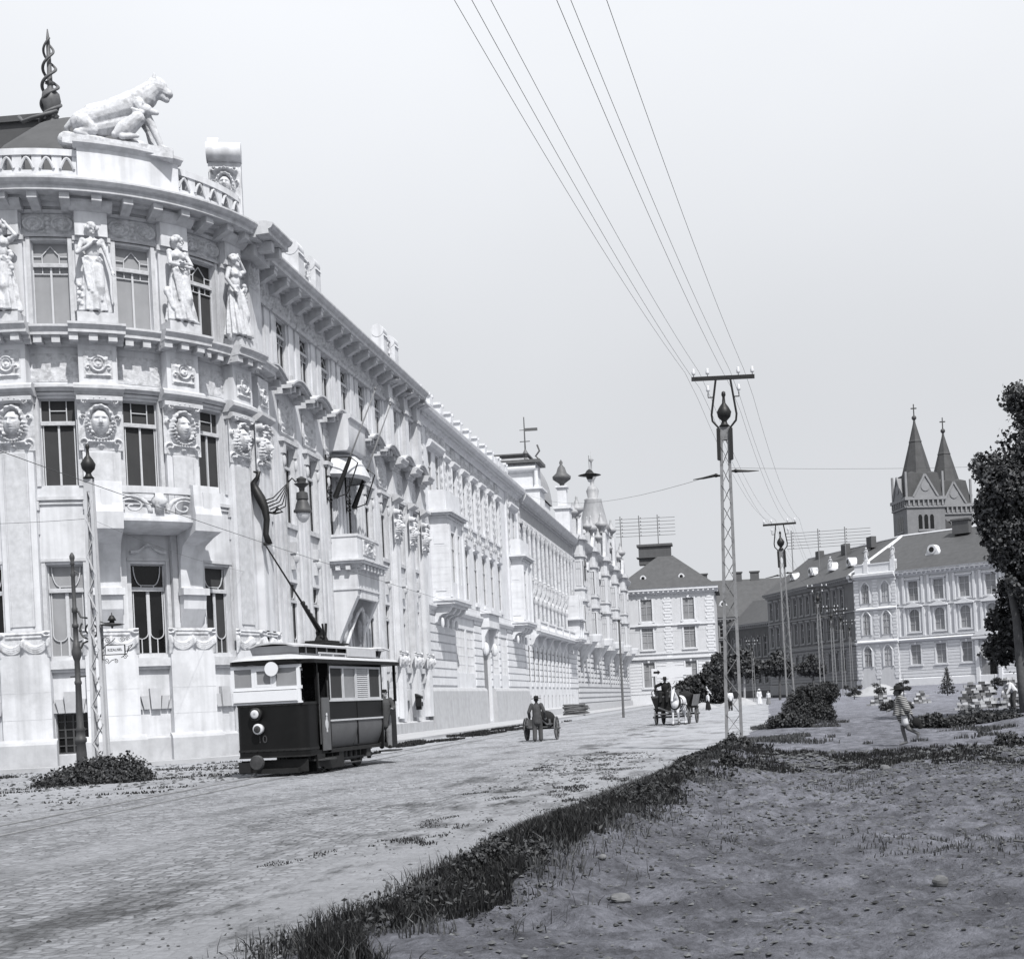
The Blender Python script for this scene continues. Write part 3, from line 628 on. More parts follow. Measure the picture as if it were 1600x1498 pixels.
# continuous mouldings
def band(prof, z, a=-90, b=90): sw(tr, T, [(w, z+h) for w, h in prof], U(a), U(b))
band([(0, 0), (.12, 0), (.18, .08), (.26, .12), (.26, .2), (0, .26)], 13.4)
midc = [(0, 0), (.10, 0), (.14, .12), (.25, .16), (.25, .26), (.62, .30), (.62, .42), (.74, .56), (.74, .64), (0, .72)]
band(midc, 14.98)
for d in TP: sw(tr, T, [(w+.42, 14.981+h*1.004) for w, h in midc[:-1]]+[(.3, 15.71)], U(d)-.82, U(d)+.82)
k = -88
while k < 89:
    near = any(abs(k-d) < 7 for d in TP); bx(tr, T, U(k)-.13, U(k)+.13, .1, .95 if near else .55, 15.02, 15.27); k += 5.0
topc = [(0, 0), (.2, 0), (.2, .08), (.5, .1), (.5, .18), (1.0, .22), (1.0, .38), (1.12, .44), (1.2, .56), (1.2, .62), (.9, .70), (0, .74)]
band(topc, 20.02)
band([(0, 0), (.08, 0), (.14, .08), (.0, .1)], 18.88); band([(0, 0), (.08, 0), (.16, .1), (.0, .14)], 19.72)
band([(0, 0), (.09, 0), (.09, .06), (.2, .07), (.2, .16), (.0, .18)], 19.86)
k = -87
while k < 90:
    tr.sweep([(.0, 19.72), (.25, 19.75), (.55, 19.88), (.86, 20.0), (.86, 20.26), (0, 20.26)], U(k)-.15, U(k)+.15, 1, T.f); k += 8.33
# base courses
sw(pl, T, [(0, .15), (.30, .15), (.30, .95), (.22, 1.02), (0, 1.05)], U(-90), U(8)); sw(pl, T, [(0, .15), (.30, .15), (.30, .95), (.22, 1.02), (0, 1.05)], U(23), U(90)); bx(pl, T, U(8), U(23), 0, .2, .15, .5)
for d in TP: sw(pl, T, [(.25, .15), (.50, .15), (.50, .92), (.44, 1.02), (.30, 1.12), (.25, 1.12)], U(d)-1.0, U(d)+1.0)
for z in (1.80, 2.75):
    for a, b in ((-90, -62), (-57, -37), (-32, -12), (-7, 9), (22, 35), (46, 60), (71, 90)): bx(so, T, U(a), U(b), .0, .004, z, z+.018)
    for d in TP: bx(so, T, U(d)-.85, U(d)+.85, .30, .303, z, z+.018)
# attic: blocking wall, pedestal of the statue, balustrade, roof
bx(w_, T, U(-90), U(90), -.6, .55, 20.70, 20.95); bx(w_, T, U(25), U(55), -1.3, .42, 20.95, 22.0)
sw(tr, T, [(-.2, 21.98), (.42, 21.98), (.52, 22.08), (.62, 22.12), (.62, 22.22), (-1.5, 22.24)], U(24), U(56))
for a, b in ((-90, 25), (55, 86)):
    bx(w_, T, U(a), U(b), -.2, .2, 20.95, 21.2); bx(w_, T, U(a), U(b), -.25, .25, 21.72, 21.95)
    n = int((b-a)/5.5)
    for i in range(n+1):
        u = U(a+(b-a)*i/n); bx(w_, T, u-.16, u+.16, -.16, .2, 21.2, 21.72)
    for i in range(n):
        u = U(a+(b-a)*(i+.5)/n); tr.tube([(u-.22+.44*q, .22, 21.25+.38*math.sin(math.pi*q)) for q in np.linspace(0, 1, 9)], .05, 6, T.f)
# corner end pier (straight) where tower meets the long wing
E1 = Flat(-19.25, 54.5, 90)
bx(w_, E1, 0, 1.3, -.8, 0, .15, 20.9); bx(w_, E1, 0, 1.3, 0, .25, 15.7, 19.8); bx(w_, E1, .0, 1.2, 0, .3, 1, 13.2); bx(w_, E1, .0, 1.2, 0, .42, 13.6, 15)
sw(tr, E1, [(w+.5*(w > 0), 20.03+h) for w, h in topc], -1.1, 1.3); bx(tr, E1, -.6, 1.15, 0, .75, 19.6, 20.05); bx(tr, E1, -.3, .0, .7, 1.35, 19.8, 20.2); bx(tr, E1, .6, .9, .7, 1.35, 19.8, 20.2)
sw(tr, E1, [(w+.1, 14.98+h) for w, h in midc[:-1]]+[(0, 15.7)], -.3, 1.35)
sw(tr, E1, [(0, 13.2), (.34, 13.2), (.62, 13.42), (.62, 13.54), (0, 13.66)], -.2, 1.35)
inst(mask, 'mask_ornament', cp, E1.pm(.55, .28, 11.28)); inst(swag, 'swag_ornament', cp, E1.pm(.5, .3, 3.98)); inst(emblem, 'emblem', cp, E1.pm(.55, .42, 13.8))
sw(pl, E1, [(0, .15), (.50, .15), (.50, .92), (.30, 1.12), (0, 1.12)], -.1, 1.3)
# scroll block above the end pier
E0 = Flat(-19.55, 53.9, 16); sb = MB(); sb.sweep([(-.7, 20.75), (.22, 20.75), (.12, 21.4), (.0, 22.6), (-.05, 23.4), (-.3, 23.8), (-.7, 23.8)], -.62, .62, 1, E0.f)
sb.tube([E0.f(np.array([[-.66, -.12, 23.72]]))[0], E0.f(np.array([[.66, -.12, 23.72]]))[0]], .40, 20); sb.sweep([(-.6, 23.9), (-.15, 24.1), (-.35, 24.4), (-.62, 24.35)], -.62, -.2, 1, E0.f)
o = sb.build('scroll_finial', 'stucco', cp, auto=True); inst(with_mat(plaque(o_face, 1.15, 1.5, .03, 'garland'), 'carved'), 'garland', o, E0.pm(0, .10, 21.6))

# ---- long wing along the street
UY = [57.4+3.22*i for i in range(9)]; UY[7] = 80.35; UY[8] = 83.7
g0, g1 = 55.6, 85.6
holes = []
for i, y in enumerate(UY):
    holes += [(y-.62, y+.62, 16.3, 18.85), (y-.64, y+.64, 9.95, 13.3)]
    if i not in (3, 4): holes.append((y-.64, y+.64, 4.3, 7.35))
    if i not in (3, 4): holes.append((y-.4, y+.4, .8, 2.0))
holes.append((66.9, 69.9, .3, 5.6, 1.4))
wall(w_, G, g0, g1, .15, 20.2, holes, 0, .4)
for i, y in enumerate(UY):
    window(G, cp, y, 16.3, 1.24, 2.55, 'A', pick('curtain_dark', 'glass', 'curtain_dark'), wd=-.14); window(G, cp, y, 9.95, 1.28, 3.35, 'B', pick('glass', 'glass', 'curtain_dark'), wd=-.14)
    if i not in (3, 4):
        window(G, cp, y, 4.3, 1.28, 3.05, 'C', pick('glass', 'curtain_dark', 'glass'), wd=-.14); window(G, cp, y, .8, .8, 1.2, 'G', 'glass', frame='iron_grey', wd=-.3, name='basement_window')
        bx(tr, G, y-.9, y+.9, 0, .2, 3.6, 3.9); [tr.sweep([(0, 3.0), (.16, 3.05), (.22, 3.3), (.2, 3.6), (0, 3.6)], y+s*.7-.13, y+s*.7+.13, 1, G.f) for s in (-1, 1)]
        bx(pl, G, y-.22, y+.22, 0, .18, 2.02, 2.6)
    # top-floor panels each side, frieze, hoods
    for s in (-1, 1):
        bx(w_, G, y+s*1.16-.30, y+s*1.16+.30, 0, .07, 16.2, 18.9)
        bx(tr, G, y+s*.78-.09, y+s*.78+.09, 0, .09, 4.1, 12.9); bx(tr, G, y+s*.78-.12, y+s*.78+.12, 0, .2, 12.9, 13.4); tr.ell(tuple(G.f(np.array([[y+s*.78, .12, 12.6]]))[0]), (.1, .10, .26), 8)
        bx(w_, G, y+s*1.33-.18, y+s*1.33+.18, 0, .10, 1.1, 13.2)
        bx(tr, G, y+s*.75-.07, y+s*.75+.07, .08, .2, 15.95, 16.6)
    sw(tr, G, [(0, 18.88), (.16, 18.88), (.22, 19.0), (0, 19.03)], y-1.5, y+1.5)
    # arched section of mid cornice with brackets
    n = 14; hw = 1.28
    for q in range(n):
        a = -1+2*q/n; b = -1+2*(q+1)/n; za = 15.55+.42*math.cos(a*1.45); zb = 15.55+.42*math.cos(b*1.45); pr = .78
        for (w0, w1, dz0, dz1) in ((0, pr, 0, .13), (0, pr+.1, .13, .21), (0, .35, -.22, 0)):
            V_ = [(y+a*hw, w0, za+dz0), (y+a*hw, w1, za+dz0), (y+a*hw, w1, za+dz1), (y+a*hw, w0, za+dz1), (y+b*hw, w0, zb+dz0), (y+b*hw, w1, zb+dz0), (y+b*hw, w1, zb+dz1), (y+b*hw, w0, zb+dz1)]
            tr.add(V_, [[(0, 4, 5, 1), (1, 5, 6, 2), (2, 6, 7, 3), (3, 7, 4, 0), (0, 1, 2, 3), (7, 6, 5, 4)]], G.f)
    for q in (-.72, -.25, .25, .72): z = 15.35+.42*math.cos(q*1.45); bx(tr, G, y+q*hw-.12, y+q*hw+.12, .2, .62, z-.12, z+.15)
    relief(fz, G, y-.95, y+.95, 13.75, 15.2, o_panel, .02, .045); bx(tr, G, y-1.05, y+1.05, 0, .24, 13.4, 13.58); bx(tr, G, y-.95, y+.95, 0, .14, 13.3, 13.4)
    bx(tr, G, y-.2, y+.2, 0, .26, 8.6, 9.1); bx(tr, G, y-.14, y+.14, 0, .16, 7.9, 8.6); tr.ell(tuple(G.f(np.array([[y, .15, 8.45]]))[0]), (.2, .16, .3), 8)
    bx(tr, G, y-.7, y+.7, 0, .12, 9.7, 9.9)
relief(fz, G, g0+.2, g1-.1, 19.05, 19.85, o_scroll, .01, .045)
topg = [(0, 0), (.22, 0), (.22, .1), (.45, .12), (.45, .22), (.92, .28), (.92, .44), (1.02, .5), (1.1, .64), (1.1, .72), (0, .78)]
sw(tr, G, [(w, 20.06+h) for w, h in topg], g0, g1-.6)
y = g0+.6
while y < g1-.2:
    tr.sweep([(.0, 19.62), (.2, 19.66), (.5, 19.86), (.82, 20.0), (.82, 20.34), (0, 20.34)], y-.17, y+.17, 1, G.f); bx(tr, G, y-.21, y+.21, .0, .86, 20.2, 20.33); y += 1.61
sw(tr, G, [(-.8, 20.8), (.25, 20.8), (.25, 21.35), (.36, 21.42), (.36, 21.52), (-.8, 21.55)], g0, g1)
for z in (1.8, 2.75): bx(so, G, g0, g1, .0, .004, z, z+.02)
for a, b in ((g0, 66.0), (70.8, g1)): sw(pl, G, [(0, .15), (.30, .15), (.30, .72), (.22, .78), (0, .8)], a, b)
# end pilasters with masks
for y in (78.45, 82.0, 85.1):
    bx(w_, G, y-.45, y+.45, 0, .35, 1, 20.0); inst(mask, 'mask_ornament', cp, G.pm(y, .36, 10.9)); inst(swag, 'swag_ornament', cp, G.pm(y, .36, 3.9))
    sw(tr, G, [(w+.3, 14.99+h) for w, h in midc[:-1]]+[(.2, 15.72)], y-.7, y+.7); sw(tr, G, [(.3, 13.2), (.7, 13.42), (.7, 13.54), (.3, 13.66)], y-.6, y+.6); bx(tr, G, y-.55, y+.55, .3, .48, 18.85, 19.05)
    sw(tr, G, [(w+.02, 19.8+h) for w, h in topc[:6]]+[(0, 20.2)], y-.6, y+.6)
w_.build('wall', 'stucco', cp); tr.build('moulding', 'cornice', cp); pl.build('plinth', 'plinth', cp); so.build('joint_strip', 'soot', cp); fz.build('frieze', 'carved', cp, smooth=True)  # joint strips: thin bars of a darker material for wall joints and transoms
# attic crests with drums
for yc in (64.2, 79.1):
    c = MB()
    for s in (-1, 1):
        u = yc+s*1.25; bx(c, G, u-.4, u+.4, -.35, .35, 21.0, 22.5); c.sweep([(-.3, 22.45), (.42, 22.45), (.2, 22.85), (-.3, 22.85)], u-.38, u+.38, 1, G.f)
        c.tube([G.f(np.array([[u-.42, .0, 22.75]]))[0], G.f(np.array([[u+.42, .0, 22.75]]))[0]], .36, 18)
    c.prism([(yc-.9, 21.4), (yc+.9, 21.4), (yc+.8, 21.9), (yc+.25, 22.6), (yc, 23.1), (yc-.25, 22.6), (yc-.8, 21.9)], -.25, .1, lambda v: G.f(v[:, [0, 1, 2]]), 'y')
    o = c.build('attic_crest', 'stucco', cp, auto=True); inst(with_mat(plaque(o_panel, 1.3, 1.3, .04, 'crest_relief'), 'carved'), 'crest_relief', o, G.pm(yc, .11, 21.4))
# tower balcony
b = MB(); ua, ub = U(26.5), U(55.5)
sw(b, T, [(.2, 8.30), (1.1, 8.42), (1.45, 8.50), (1.55, 8.62), (1.55, 8.70), (.1, 8.72)], ua, ub)
for u in (U(28), U(53)):
    b.sweep([(.2, 4.9), (.55, 5.6), (.62, 6.2), (.42, 6.4), (.45, 7.3), (.7, 7.9), (1.2, 8.15), (1.7, 8.32), (1.78, 8.9), (1.7, 9.2), (1.66, 9.95), (1.4, 10.0), (1.2, 9.6), (.2, 9.4)], u-.42, u+.42, 3, T.f); bx(b, T, u-.48, u+.48, .3, .72, 6.1, 6.35)
    bx(b, T, u-.14, u+.14, 1.64, 1.72, 9.0, 9.7)
bx(b, T, ua+.3, ub-.3, 1.25, 1.42, 8.72, 8.9); bx(b, T, ua+.3, ub-.3, 1.2, 1.46, 9.62, 9.86)
o = b.build('balcony', 'stucco', cp)
b = MB(); mid = (ua+ub)/2
for s in (-1, 1):
    b.tube([(mid+s*.8+.55*math.cos(q), 1.35, 8.9+.62*math.sin(q)) for q in np.linspace(0, math.pi, 13)], .075, 8, T.f)
    b.tube([(mid+s*(.75+.38*(1-q)*math.cos(q*9)), 1.36, 9.15+.3*(1-q)*math.sin(q*9)) for q in np.linspace(0, .9, 26)], .035, 6, T.f)
bx(b, T, mid-.12, mid+.12, 1.3, 1.48, 8.9, 9.62); b.ell(tuple(T.f(np.array([[mid, 1.4, 9.35]]))[0]), (.3, .12, .22)); b.build('parapet_relief', 'carved', o, smooth=True)
b = MB(); ra = np.linspace(0, 1, 13)
for q0, q1 in zip(ra, ra[1:]):
    f_ = lambda q: 7.62+.28*math.exp(-((q-.5)/.2)**2)
    V_ = [(U(35)+(U(46)-U(35))*q, w, f_(q)+dz) for q in (q0, q1) for w, dz in ((.0, 0), (.16, 0), (.16, .1), (.0, .1))]; b.add(V_, [[(0, 1, 5, 4), (1, 2, 6, 5), (2, 3, 7, 6)]], T.f)
b.build('hood_moulding', 'carved', cp)
# portal porch, balcony and hooded oriel on the long wing
b = MB(); P0, P1, PX = 66.4, 70.4, 1.55
for a, c in ((P0, P0+.45), (P1-.45, P1)):
    b.sweep([(0, 4.5), (.15, 4.6), (.35, 5.2), (.9, 6.4), (1.25, 7.1), (1.3, 8.45), (0, 8.45)], a, c, 1, G.f)
bx(b, G, P0+.45, P1-.45, 1.05, 1.3, 7.0, 8.45); bx(b, G, P0+.45, P1-.45, .0, 1.05, 8.3, 8.45)
sw(b, G, [(0, 7.4), (PX-.2, 7.4), (PX-.2, 7.5), (0, 7.5)], P0-.05, P1+.05)
o = b.build('porch', 'stucco', cp)
b = MB(); 
def rim(prof, x, u0, u1, b=b):
    for wv, z0, z1 in prof: bx(b, G, u0-wv, u1+wv, 0, x+wv, z0, z1)
rim([(.1, 8.45, 8.55), (.18, 8.55, 8.63), (.32, 8.63, 8.76), (.4, 8.76, 8.84)], 1.35, P0, P1); 
for u in np.arange(P0+.1, P1, .62): bx(b, G, u, u+.22, 1.3, 1.62, 8.34, 8.57)
for x in np.arange(.3, 1.3, .5): bx(b, G, P0-.25, P0, x, x+.22, 8.34, 8.57)
bx(b, G, P0, P0+.2, 0, 1.35, 8.84, 9.95); bx(b, G, P1-.2, P1, 0, 1.35, 8.84, 9.95); bx(b, G, P0+.2, P1-.2, 1.15, 1.35, 8.84, 9.95); rim([(.04, 9.95, 10.08)], 1.35, P0, P1); rim([(.03, 8.84, 9.05)], 1.35, P0, P1)
o2 = b.build('porch_balcony', 'stucco', cp); inst(with_mat(plaque(o_panel, 2.2, .8, .04, 'parapet_relief'), 'carved'), 'parapet_relief', o2, G.pm(68.4, 1.36, 9.1))
b = MB(); b.tube([G.f(np.array([[66.7+3.4*q, .35+.5*math.sin(math.pi*q), 4.3+2.3*math.sin(math.pi*q)]]))[0] for q in np.linspace(0, 1, 17)], .09, 8)
for s in (66.95, 69.85): b.ell(tuple(G.f(np.array([[s, .35, 5.6]]))[0]), (.18, .2, .7)); b.ell(tuple(G.f(np.array([[s, .55, 6.2]]))[0]), (.25, .2, .3))
b.build('door_arch', 'carved', cp, smooth=True)
b = MB(); bx(b, G, 66.9, 69.9, -.42, -.36, .3, 5.6); dr = b.build('door', 'wood', cp)
b = MB()
for u in (67.2, 67.9, 68.6, 69.2): bx(b, G, u, u+.4, -.36, -.32, .6, 2.4); bx(b, G, u, u+.4, -.36, -.33, 2.7, 4.0)
b.build('door_panel', 'copper', dr)
b = MB(); b.sweep([(0, 14.2), (.95, 14.2), (1.05, 14.4), (1.05, 15.7), (1.18, 15.78), (1.18, 15.95), (0, 16.0)], 66.9, 69.9, 1, G.f)
h = np.linspace(0, math.pi, 17); rr = [(1.75, 12.95), (1.85, 13.05), (1.7, 13.35), (1.35, 13.9), (.9, 14.25)]
pts = np.array([[(68.4-r*math.cos(q), r*.85*math.sin(q), z) for q in h] for r, z in rr]); inner = np.array([[(68.4-r*.9*math.cos(q), r*.76*math.sin(q), z-.03) for q in h] for r, z in rr])
b.grid(pts[:, :, 0], pts[:, :, 1], pts[:, :, 2], G.f); b.grid(inner[:, :, 0], inner[:, :, 1], inner[:, :, 2], G.f); b.add(np.concatenate([pts[0], inner[0]]), [[(i, i+1, 18+i, 17+i) for i in range(16)]], G.f)
b.build('hooded_oriel', 'stucco', cp, auto=True)
# roof behind the parapet
r_ = MB(); r_.lathe([(4.6, 20.7), (4.2, 22.4), (2.9, 24.0), (1.6, 25.1), (.8, 25.5), (.0, 25.55)], (-25.75, 54.5, 0), 36); o = r_.build('tower_roof', 'slate', cp, auto=True)
r_ = MB(); r_.prism([(-26.5, 20.9), (-20.9, 20.9), (-23.5, 22.6), (-26.5, 22.8)], 57, 86.7, None, 'y'); r_.build('roof', 'slate', cp)
b = MB(); bx(b, Flat(-29.2, 57, 0), -1.6, 1.2, -.8, .5, 24.5, 26.7); bx(b, Flat(-29.2, 57, 0), -1.75, 1.35, -.95, .65, 26.7, 26.95); b.build('chimney', 'slate', cp)
b = MB(); b.box(-36, -30, 53, 60, .15, 21); b.box(-36, -20.2, 60, 86.8, .2, 20.2); b.build('rear_wall', 'stucco3', cp)

# caduceus on the tower roof
cq = (-26.75, 54.5); fi = MB(); dn = lambda v: np.stack([v[:, 0], v[:, 1], 25.6+(v[:, 2]-26.1)*.80], -1)
fi.lathe([(.6, 25.3), (.55, 25.8), (.28, 26.1), (.22, 26.4), (.3, 26.5), (.22, 26.6), (.26, 26.8), (.38, 27.2), (.33, 27.6), (.13, 27.9), (.1, 28.1), (.2, 28.2), (.1, 28.3), (.07, 30.4), (.02, 30.9)], (*cq, 0), 12, dn, flute=6, fl=.12)
fo = fi.build('roof_finial', 'copper', cp, smooth=True)
sn = MB(); 
for ph in (0, math.pi):
    q = np.linspace(0, 1, 90); r = .42-.27*q; sn.tube([(cq[0]+r_*math.cos(ph+a*15), cq[1]+r_*math.sin(ph+a*15), 26.1+a*4.3) for r_, a in zip(r, q)], .085-.04*q, 8, dn)
sn.tube([(cq[0]-1.1, cq[1]-.5, 26.35), (cq[0]-.9, cq[1]-.6, 26.05), (cq[0]-.5, cq[1]-.6, 26.2), (cq[0]+.5, cq[1]-.5, 26.5)], .09, 8, dn); sn.build('coiled_snake', 'copper', fo, smooth=True)

# caryatid statues on the piers
def statue(kind):
    mb = MB(); s = 1.0
    lean = (.0, -.05)
    skirt(mb, (0, 0), 1.06, .05, .15, .27+.03*kind, 9+kind*2, .10, lean, .72, seed=kind)
    mb.cap((-.06, -.1, .55), (-.07, -.13, .1), .10, .07); mb.cap((.07, -.06, .9), (.10, -.17, .5), .12, .09); mb.cap((.10, -.17, .5), (.08, -.08, .08), .09, .06)
    mb.ell((.0, 0, 1.0), (.17, .125, .15)); mb.ell((0, -.01, 1.2), (.125, .10, .16)); mb.ell((0, -.015, 1.36), (.165, .11, .12))
    for k in (-1, 1): mb.ell((k*.07, -.09, 1.34), (.055, .05, .055)); mb.ell((k*.17, 0, 1.42), (.06, .06, .06)); mb.cap((k*.06, -.06, .06), (k*.08, -.18, .04), .05, .035)
    mb.cap((0, 0, 1.42), (0, -.01, 1.54), .055, .05); fd = (.25, -1, .0) if kind != 1 else (.5, -1, -.1); head(mb, (0.0, -.02, 1.63), fd, 1.05)
    for q in np.linspace(0, 2*math.pi, 12): mb.ell((.095*math.cos(q), -.01+.09*math.sin(q), 1.67+.03*math.sin(q*3)), (.045, .045, .05), 8)
    mb.ell((0, .05, 1.60), (.09, .07, .1)); mb.ell((0, .0, 1.74), (.085, .085, .05))
    if kind == 0:
        A = [((-.18, 0, 1.41), (-.27, -.06, 1.16), (-.02, -.16, 1.32)), ((.18, 0, 1.41), (.27, -.03, 1.13), (.33, -.10, .85))]
    elif kind == 1:
        A = [((-.18, 0, 1.41), (-.22, -.1, 1.17), (.10, -.19, 1.12)), ((.18, 0, 1.41), (.24, -.1, 1.2), (.02, -.2, 1.18))]
    else:
        A = [((-.18, 0, 1.41), (-.30, -.02, 1.20), (-.22, -.14, .98)), ((.18, 0, 1.41), (.30, -.05, 1.48), (.14, -.05, 1.68))]
    for i, (a, e, h_) in enumerate(A): limb(mb, [a, e, h_], [.052, .042, .03]); hand(mb, h_, np.array(h_)-np.array(e), 1 if i else -1, 1.0, .5)
    for q in range(9): z = 1.08-.05*math.sin(q*.4)*1.5; mb.cap((-.17+.035*q, -.13-.02*math.sin(q), 1.02+.05*math.sin(q*.9)), (-.13+.035*q, -.13, .98+.05*math.cos(q*.7)), .035, .03, 6)
    for q in range(5): mb.cap((-.19+.05*q, -.15, 1.04-.03*q), (-.10+.055*q, -.19, .45-.05*q), .018, .03, 6)
    if kind == 0:
        for q in range(10): mb.ell((-.26+.03*math.sin(q*2), -.1+.03*math.cos(q*2), .12+.05*q), (.05, .05, .045), 8)
    if kind == 1: limb(mb, [(-.3, -.05, .62), (-.22, -.12, .3), (0, -.2, .1), (.3, -.16, .05)], [.05, .045, .05, .03]); mb.ell((-.27, -.03, .62), (.08, .07, .1), 8)
    if kind == 2:
        for q in range(8): mb.ell((.2+.03*math.sin(q*1.7), -.1, 1.15-.06*q), (.055, .05, .05), 8)
    mb.cap((-.2, -.02, .02), (.2, -.02, .02), .1, .1)
    mb.v = [v*1.86 for v in mb.v]
    o = finish(mb, 'statue', 'carved', None, .021, 1); me = o.data; bpy.data.objects.remove(o); return me
ST = [statue(0), statue(1), statue(2)]
for d, kd in ((-47, 1), (-22, 0), (3, 2), (28, 0), (53, 1), (76, 2)): inst(ST[kd], 'statue', cp, T.pm(U(d), .48, 16.02))
inst(with_mat(plaque(o_emblem, 1.0, 1.1, .03, 'capital_relief'), 'carved'), 'capital_relief', cp, E1.pm(.55, .26, 18.6))

# panther sculpture on the parapet pedestal (lunging to the right, cub at its breast)
mb = MB(); E = mb.ell; K = mb.cap
K((-1.25, 0, .75), (.15, 0, 1.45), .40, .50, 16); E((-1.35, 0, .62), (.48, .36, .44)); E((.25, 0, 1.55), (.52, .42, .50)); K((-.9, .0, .5), (.1, .0, .85), .3, .34, 12)
for s in (-1, 1):
    K((-1.35, .25*s, .55), (-1.0 if s < 0 else -.75, .34*s, .28), .30, .17); K((-1.0 if s < 0 else -.75, .34*s, .28), (-1.55, .36*s, .14), .16, .10); K((-1.55, .36*s, .12), (-1.25, .36*s, .08), .12, .10)
K((.45, -.3, 1.5), (.98, -.34, .75), .26, .15); K((.98, -.34, .75), (1.32, -.36, .05), .15, .11); K((1.32, -.36, -.02), (1.6, -.37, -.06), .13, .10)
K((.45, .3, 1.45), (.85, .3, .8), .24, .15); K((.85, .3, .8), (1.0, .3, .15), .14, .10)
K((.45, 0, 1.7), (.92, 0, 2.2), .46, .36, 14); E((1.05, 0, 2.34), (.40, .35, .37)); K((1.2, 0, 2.28), (1.46, 0, 2.16), .26, .19); K((1.22, 0, 2.06), (1.42, 0, 1.94), .17, .12); E((1.52, 0, 2.28), (.09, .12, .06)); K((-1.1, 0, 1.0), (-.2, 0, 1.35), .34, .36, 12); E((.7, 0, 1.9), (.42, .4, .4))
for s in (-1, 1): K((.98, .2*s, 2.55), (.96, .23*s, 2.72), .10, .05, 8); E((1.28, .15*s, 2.42), (.06, .05, .05), 8)
for q in range(5):
    for s in (-1, 1): K((1.3, (.05+.03*q)*s, 2.27-.02*q), (1.42, (.06+.03*q)*s, 2.2-.03*q), .03, .025, 6)
K((-1.7, 0, .7), (-1.95, .12, .4), .12, .09); K((-1.95, .12, .4), (-1.8, .3, .1), .09, .07); K((-1.8, .3, .1), (-1.3, .45, .02), .07, .06)
K((.1, -.45, .45), (.5, -.55, .85), .32, .25); E((.75, -.5, 1.25), (.24, .2, .2)); K((.75, -.5, 1.22), (1.12, -.52, 1.18), .15, .09); K((.0, -.45, .4), (-.25, -.5, .18), .3, .14); K((.0, -.6, .1), (.5, -.62, .2), .12, .08); K((.45, -.5, .9), (.3, -.6, 1.15), .11, .08); K((.3, -.6, 1.15), (.65, -.62, 1.08), .08, .07)
for s in (-1, 1): K((.66, -.5+.13*s, 1.4), (.64, -.5+.15*s, 1.5), .06, .03, 8)
K((-1.9, 0, -.1), (1.4, 0, -.28), .32, .25, 12); E((.3, 0, .02), (.8, .5, .22)); E((-.9, 0, -.05), (.9, .5, .2))
pr = empty('panther_statue', (0, 0, 0), 0, 'white stone panther with its cub, lunging on the tower parapet', 'statue')
o = finish(mb, 'panther', 'carved', pr, .026, 2)
th = 40; pr.matrix_basis = T.pm(U(th), -.35, 22.55) @ Matrix.Rotation(rad(-18), 4, 'Z') @ Matrix.Rotation(rad(5), 4, 'Y')
bs = MB(); bs.box(-2.0, 1.75, -.62, .62, -.42, -.05); attach(bs.build('rock_base', 'carved', None), None).parent = pr

# iron wall bracket with hanging lamp
lb = empty('wall_lamp', (-18.9, 54.9, 8.3), 0, 'black wrought iron peacock bracket with a lantern hanging from the corner of the white palace', 'wall lamp')
b = MB(); x0 = -18.72; Y = 54.3
b.tube([(x0+.1, Y, 8.3), (x0-.02, Y, 8.7), (x0+.05, Y, 9.3), (x0-.0, Y, 9.7), (x0-.15, Y, 10.1), (x0-.35, Y, 10.5), (x0-.42, Y, 10.75), (x0-.25, Y, 10.95), (x0-.18, Y, 11.15), (x0-.4, Y, 11.2)], [.14, .12, .13, .16, .2, .17, .12, .09, .1, .03], 8)
for q in range(5):
    a = q/5; b.tube([(x0+.05+.05*q, Y, 10.05-.13*q), (x0+.35+.12*q, Y, 10.12-.09*q), (x0+.72+.04*q, Y, 10.45-.07*q), (x0+1.02, Y, 10.72)], [.028, .024, .02, .016], 6)
b.tube([(x0, Y, 9.6), (x0+.4, Y, 9.5), (x0+.7, Y, 9.55), (x0+.5, Y, 9.72), (x0+.35, Y, 9.5)], .045, 6); b.tube([(x0+1.0, Y, 10.72), (x0+1.15, Y, 10.85), (x0+1.28, Y, 10.7), (x0+1.42, Y, 10.75), (x0+1.52, Y, 10.7)], .03, 6); b.build('bracket', 'iron', lb, smooth=True)
b = MB(); cxy = (x0+1.52, Y, 0); b.lathe([(.03, 10.9), (.2, 10.8), (.16, 10.65), (.3, 10.6), (.12, 10.45), (.1, 10.3), (.22, 10.25), (.24, 10.0), (.2, 9.95), (.26, 9.8), (.3, 9.62), (.36, 9.55), (.36, 9.48), (.28, 9.47)], cxy, 14); b.build('lantern_cap', 'iron_grey', lb, auto=True)
b = MB(); b.lathe([(.27, 9.47), (.27, 9.35), (.2, 9.2), (.1, 9.1), (.0, 9.06)], cxy, 14); b.build('glass_globe', 'lens', lb, smooth=True)
